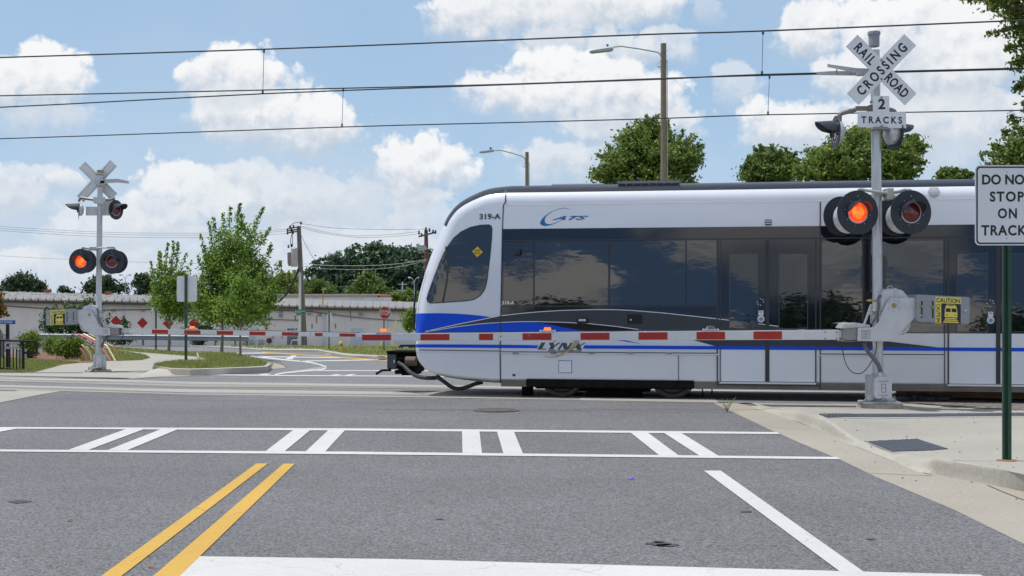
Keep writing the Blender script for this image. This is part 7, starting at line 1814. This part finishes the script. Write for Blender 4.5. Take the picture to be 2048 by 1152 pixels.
# clouds: (azimuth, elevation, half width, half height as seen in the photograph, opacity, brightness), far to near;
# they are kept as directions of the sky itself, each with a crisp sunlit head and a soft grey foot
CL = [(480, 545, 460, 46, .75, .50), (90, 545, 200, 40, .65, .55), (745, 505, 140, 52, .8, .78), (630, 478, 110, 40, .65, .60), (300, 492, 270, 48, .7, .60), (870, 445, 90, 56, .7, .62), (850, 402, 58, 28, .8, .78), (905, 360, 60, 30, .55, .6),
      (690, 420, 110, 62, .6, .55), (600, 400, 110, 72, .75, .62), (500, 385, 100, 66, .75, .66), (250, 425, 70, 32, .7, .7), (15, 400, 100, 52, .8, .70), (55, 352, 85, 30, .8, .78), (128, 368, 42, 26, .85, .85), (340, 385, 88, 62, .95, .95), (405, 410, 92, 60, .9, .85), (300, 440, 120, 40, .7, .68),
      (210, 462, 120, 44, .75, .80), (480, 345, 38, 24, .6, .8), (20, 532, 60, 32, .8, .82), (1105, 322, 80, 50, .75, .68), (1190, 308, 56, 24, .5, .62), (845, 335, 108, 64, .95, 1.0), (790, 345, 50, 50, .7, .9),
      (55, 232, 120, 44, .55, .55), (-10, 165, 90, 66, 1, .95), (75, 168, 96, 72, 1, .98), (560, 272, 150, 44, .75, .66), (500, 225, 120, 66, .95, .86), (630, 250, 116, 60, 1, .96), (400, 165, 56, 44, 1, .98), (480, 150, 104, 62, 1, 1.0),
      (1420, 25, 36, 40, .4, .6), (1330, 92, 66, 40, .6, .72), (1180, 100, 170, 60, .85, .68), (960, 30, 112, 66, 1, .88), (1110, 30, 190, 78, 1, .86), (1250, 10, 120, 62, .95, .86), (1270, 250, 150, 46, .85, .80), (1120, 150, 120, 60, 1, 1.0), (1240, 195, 130, 64, 1, .92), (1040, 190, 112, 46, 1, .93),
      (1475, 175, 52, 56, .6, .70), (1610, 288, 130, 34, .6, .62), (1640, 246, 70, 40, .9, .88), (1560, 250, 84, 50, .95, .96), (1900, 300, 180, 50, .55, .60), (1960, 235, 170, 70, .9, .80), (1810, 235, 130, 66, .85, .76),
      (2060, 90, 140, 130, 1, .92), (1900, 120, 200, 116, 1, .93), (1640, 70, 84, 70, .95, .90), (1760, 60, 130, 88, 1, 1.0), (1690, 150, 90, 54, .9, .85)]
def px2dir(x, y):
    d = Vector(((x - CX) / F, 1, -(y - HY) / F)).normalized(); return math.atan2(d.x, d.y), math.asin(d.z)
def mr(src, a, b, c=0.0, d=1.0, smooth=True):
    r = N('ShaderNodeMapRange'); r.inputs['From Min'].default_value = a; r.inputs['From Max'].default_value = b; r.inputs['To Min'].default_value = c; r.inputs['To Max'].default_value = d
    if smooth: r.interpolation_type = 'SMOOTHSTEP'
    L_(src, r.inputs['Value']); return r.outputs[0]
tc = N('ShaderNodeTexCoord'); DIR = tc.outputs['Generated']
def vadd(src, off):
    v = N('ShaderNodeVectorMath'); v.operation = 'ADD'; v.inputs[1].default_value = off; L_(src, v.inputs[0]); return v.outputs[0]
def puffs(src):
    """rounded billows plus wisps"""
    v = N('ShaderNodeTexVoronoi'); v.feature = 'F1'; v.inputs['Scale'].default_value = 62; v.inputs['Detail'].default_value = 2.0; v.inputs['Roughness'].default_value = .55; v.inputs['Lacunarity'].default_value = 2.2
    wn = N('ShaderNodeTexNoise'); wn.inputs['Scale'].default_value = 60; wn.inputs['Detail'].default_value = 3; L_(src, wn.inputs['Vector'])
    w2 = N('ShaderNodeVectorMath'); w2.operation = 'MULTIPLY_ADD'; w2.inputs[1].default_value = (.012, .012, .012); L_(wn.outputs['Color'], w2.inputs[0]); L_(src, w2.inputs[2]); L_(w2.outputs[0], v.inputs['Vector'])
    f = N('ShaderNodeTexNoise'); f.inputs['Scale'].default_value = 36; f.inputs['Detail'].default_value = 6; f.inputs['Roughness'].default_value = .60; L_(src, f.inputs['Vector'])
    return math_n('ADD', math_n('MULTIPLY_ADD', v.outputs['Distance'], -.75, .90, tree=nt), math_n('MULTIPLY_ADD', f.outputs['Fac'], 2.3, -1.15, tree=nt), tree=nt)
P0 = puffs(DIR); P1 = puffs(vadd(DIR, (-.0035, 0, .0065)))
relief = math_n('SUBTRACT', P0, P1, tree=nt)
sep = N('ShaderNodeSeparateXYZ'); L_(DIR, sep.inputs[0])
azn = math_n('ARCTAN2', sep.outputs[0], sep.outputs[1], tree=nt); eln = math_n('ARCSINE', sep.outputs[2], tree=nt)
cmb = N('ShaderNodeCombineXYZ'); L_(azn, cmb.inputs[0]); L_(eln, cmb.inputs[1])
nz = N('ShaderNodeTexNoise'); nz.inputs['Scale'].default_value = 24; nz.inputs['Detail'].default_value = 3; L_(DIR, nz.inputs['Vector'])
wp = N('ShaderNodeVectorMath'); wp.operation = 'MULTIPLY_ADD'; wp.inputs[1].default_value = (.034, .020, 0); L_(nz.outputs['Color'], wp.inputs[0]); L_(vadd(cmb.outputs[0], (-.017, -.010, 0)), wp.inputs[2])
# clear sky, paler towards the horizon, with thin veils
sp = sep
airm = N('ShaderNodeMix'); airm.data_type = 'RGBA'; L_(sky.outputs[0], airm.inputs[6]); airm.inputs[7].default_value = (3.6, 5.4, 7.6, 1); L_(mr(sp.outputs[2], .0, .22, .9, .6), airm.inputs[0])
vn = N('ShaderNodeTexNoise'); vn.inputs['Scale'].default_value = 7; vn.inputs['Detail'].default_value = 5; L_(DIR, vn.inputs['Vector'])
veil = N('ShaderNodeMix'); veil.data_type = 'RGBA'; L_(airm.outputs[2], veil.inputs[6]); veil.inputs[7].default_value = (5.7, 6.35, 7.2, 1)
L_(math_n('MULTIPLY', mr(vn.outputs['Fac'], .34, .64), mr(sp.outputs[2], .02, .15, .9, .12), tree=nt), veil.inputs[0])
acc = veil.outputs[2]
GREY = (5.0, 5.6, 6.4); WHITE = (8.35, 8.4, 8.5); HAZE = (5.9, 6.5, 7.2)
one = math_n('ADD', P0, 1.0, tree=nt)
sepv = None
for (x, y, rx, ry, op, wh) in CL:
    a, e = px2dir(x, y); op *= (.82 if y > 330 and wh < .9 else 1); ix, iy = F / rx, F / ry
    v = N('ShaderNodeVectorMath'); v.operation = 'MULTIPLY_ADD'; v.inputs[1].default_value = (ix, iy, 0); v.inputs[2].default_value = (-a * ix, -e * iy, 0); sq = N('ShaderNodeVectorMath'); sq.operation = 'MULTIPLY_ADD'; sq.inputs[1].default_value = (1e-7, 1e-7, 0); L_(acc, sq.inputs[0]); L_(wp.outputs[0], sq.inputs[2]); L_(sq.outputs[0], v.inputs[0])
    d = N('ShaderNodeVectorMath'); d.operation = 'DOT_PRODUCT'; L_(v.outputs[0], d.inputs[0]); L_(v.outputs[0], d.inputs[1])
    sv = N('ShaderNodeSeparateXYZ'); L_(v.outputs[0], sv.inputs[0])
    ed = math_n('SUBTRACT', one, d.outputs['Value'], tree=nt)
    wd = mr(sv.outputs[1], -.9, .35, 1.55, .40, False)
    al = N('ShaderNodeMath'); al.operation = 'DIVIDE'; al.use_clamp = True; L_(ed, al.inputs[0]); L_(wd, al.inputs[1])
    al2 = math_n('MULTIPLY', al.outputs[0], op, tree=nt)
    t = mr(math_n('MULTIPLY_ADD', relief, .75, sv.outputs[1], tree=nt), -.95, .55, 0, wh)
    c = N('ShaderNodeMix'); c.data_type = 'RGBA'; k = min(1, max(0, (y - 330) / 260)); gcol = tuple(g_ * (1 - k * .8) + h_ * k * .8 for g_, h_ in zip(GREY, HAZE)); c.inputs[6].default_value = (*gcol, 1)
    c.inputs[7].default_value = (*tuple(g_ * (1 - k * .35) + h_ * k * .35 for g_, h_ in zip(WHITE, HAZE)), 1); L_(t, c.inputs[0])
    m_ = N('ShaderNodeMix'); m_.data_type = 'RGBA'; L_(al2, m_.inputs[0]); L_(acc, m_.inputs[6]); L_(c.outputs[2], m_.inputs[7]); acc = m_.outputs[2]
# free clouds over the rest of the sky (overhead and behind the viewer)
n2 = N('ShaderNodeTexNoise'); n2.inputs['Scale'].default_value = 8.5; n2.inputs['Detail'].default_value = 8; n2.inputs['Roughness'].default_value = .58
st = N('ShaderNodeVectorMath'); st.operation = 'MULTIPLY'; st.inputs[1].default_value = (1, 1, 2.4); L_(DIR, st.inputs[0]); L_(st.outputs[0], n2.inputs['Vector'])
n5 = N('ShaderNodeTexNoise'); n5.inputs['Scale'].default_value = 8.5; n5.inputs['Detail'].default_value = 3; L_(vadd(st.outputs[0], (0, 0, .05)), n5.inputs['Vector'])
fcol = N('ShaderNodeMix'); fcol.data_type = 'RGBA'; fcol.inputs[6].default_value = (*GREY, 1); fcol.inputs[7].default_value = (9.6, 9.4, 9.1, 1); L_(mr(math_n('SUBTRACT', n2.outputs['Fac'], n5.outputs['Fac'], tree=nt), -.13, .10), fcol.inputs[0])
fm = mr(math_n('ABSOLUTE', azn, tree=nt), .42, .52); fm2 = mr(eln, .235, .30)
fa = math_n('MULTIPLY', mr(n2.outputs['Fac'], .485, .555), math_n('MAXIMUM', fm, fm2, tree=nt), tree=nt)
clear_back = N('ShaderNodeMix'); clear_back.data_type = 'RGBA'; L_(math_n('MULTIPLY', math_n('MAXIMUM', fm, fm2, tree=nt), .88, tree=nt), clear_back.inputs[0]); L_(acc, clear_back.inputs[6]); clear_back.inputs[7].default_value = (1.5, 2.9, 5.6, 1)
fin = N('ShaderNodeMix'); fin.data_type = 'RGBA'; L_(fa, fin.inputs[0]); L_(clear_back.outputs[2], fin.inputs[6]); L_(fcol.outputs[2], fin.inputs[7])
L_(fin.outputs[2], bg.inputs['Color']); bg.inputs['Strength'].default_value = .1
ld = bpy.data.lights.new('sun', 'SUN'); ld.energy = 3.0; ld.angle = R(.55); ld.color = (1.0, .95, .88)
lo_ = bpy.data.objects.new('sun', ld); COL.objects.link(lo_); lo_.rotation_euler = (-SUN).to_track_quat('-Z', 'Y').to_euler(); lo_.location = SUN * 60
cd = bpy.data.cameras.new('camera'); cam = bpy.data.objects.new('camera', cd); COL.objects.link(cam); S.camera = cam
cam.location = (0, 0, HC); cam.rotation_euler = (R(90), 0, 0); cd.sensor_width = 36; cd.lens = F / 2048 * 36; cd.shift_y = (HY - 576) / 2048; cd.clip_end = 6000; cd.clip_start = .1
S.view_settings.view_transform = 'Standard'; S.view_settings.look = 'None'; S.view_settings.exposure = .17; S.view_settings.gamma = 1
S.cycles.max_bounces = 6; S.cycles.transparent_max_bounces = 8; S.cycles.caustics_reflective = False; S.cycles.caustics_refractive = False
S.render.resolution_x = 1024; S.render.resolution_y = 576
try: w.cycles.sampling_method = 'MANUAL'; w.cycles.sample_map_resolution = 1024
except Exception: pass
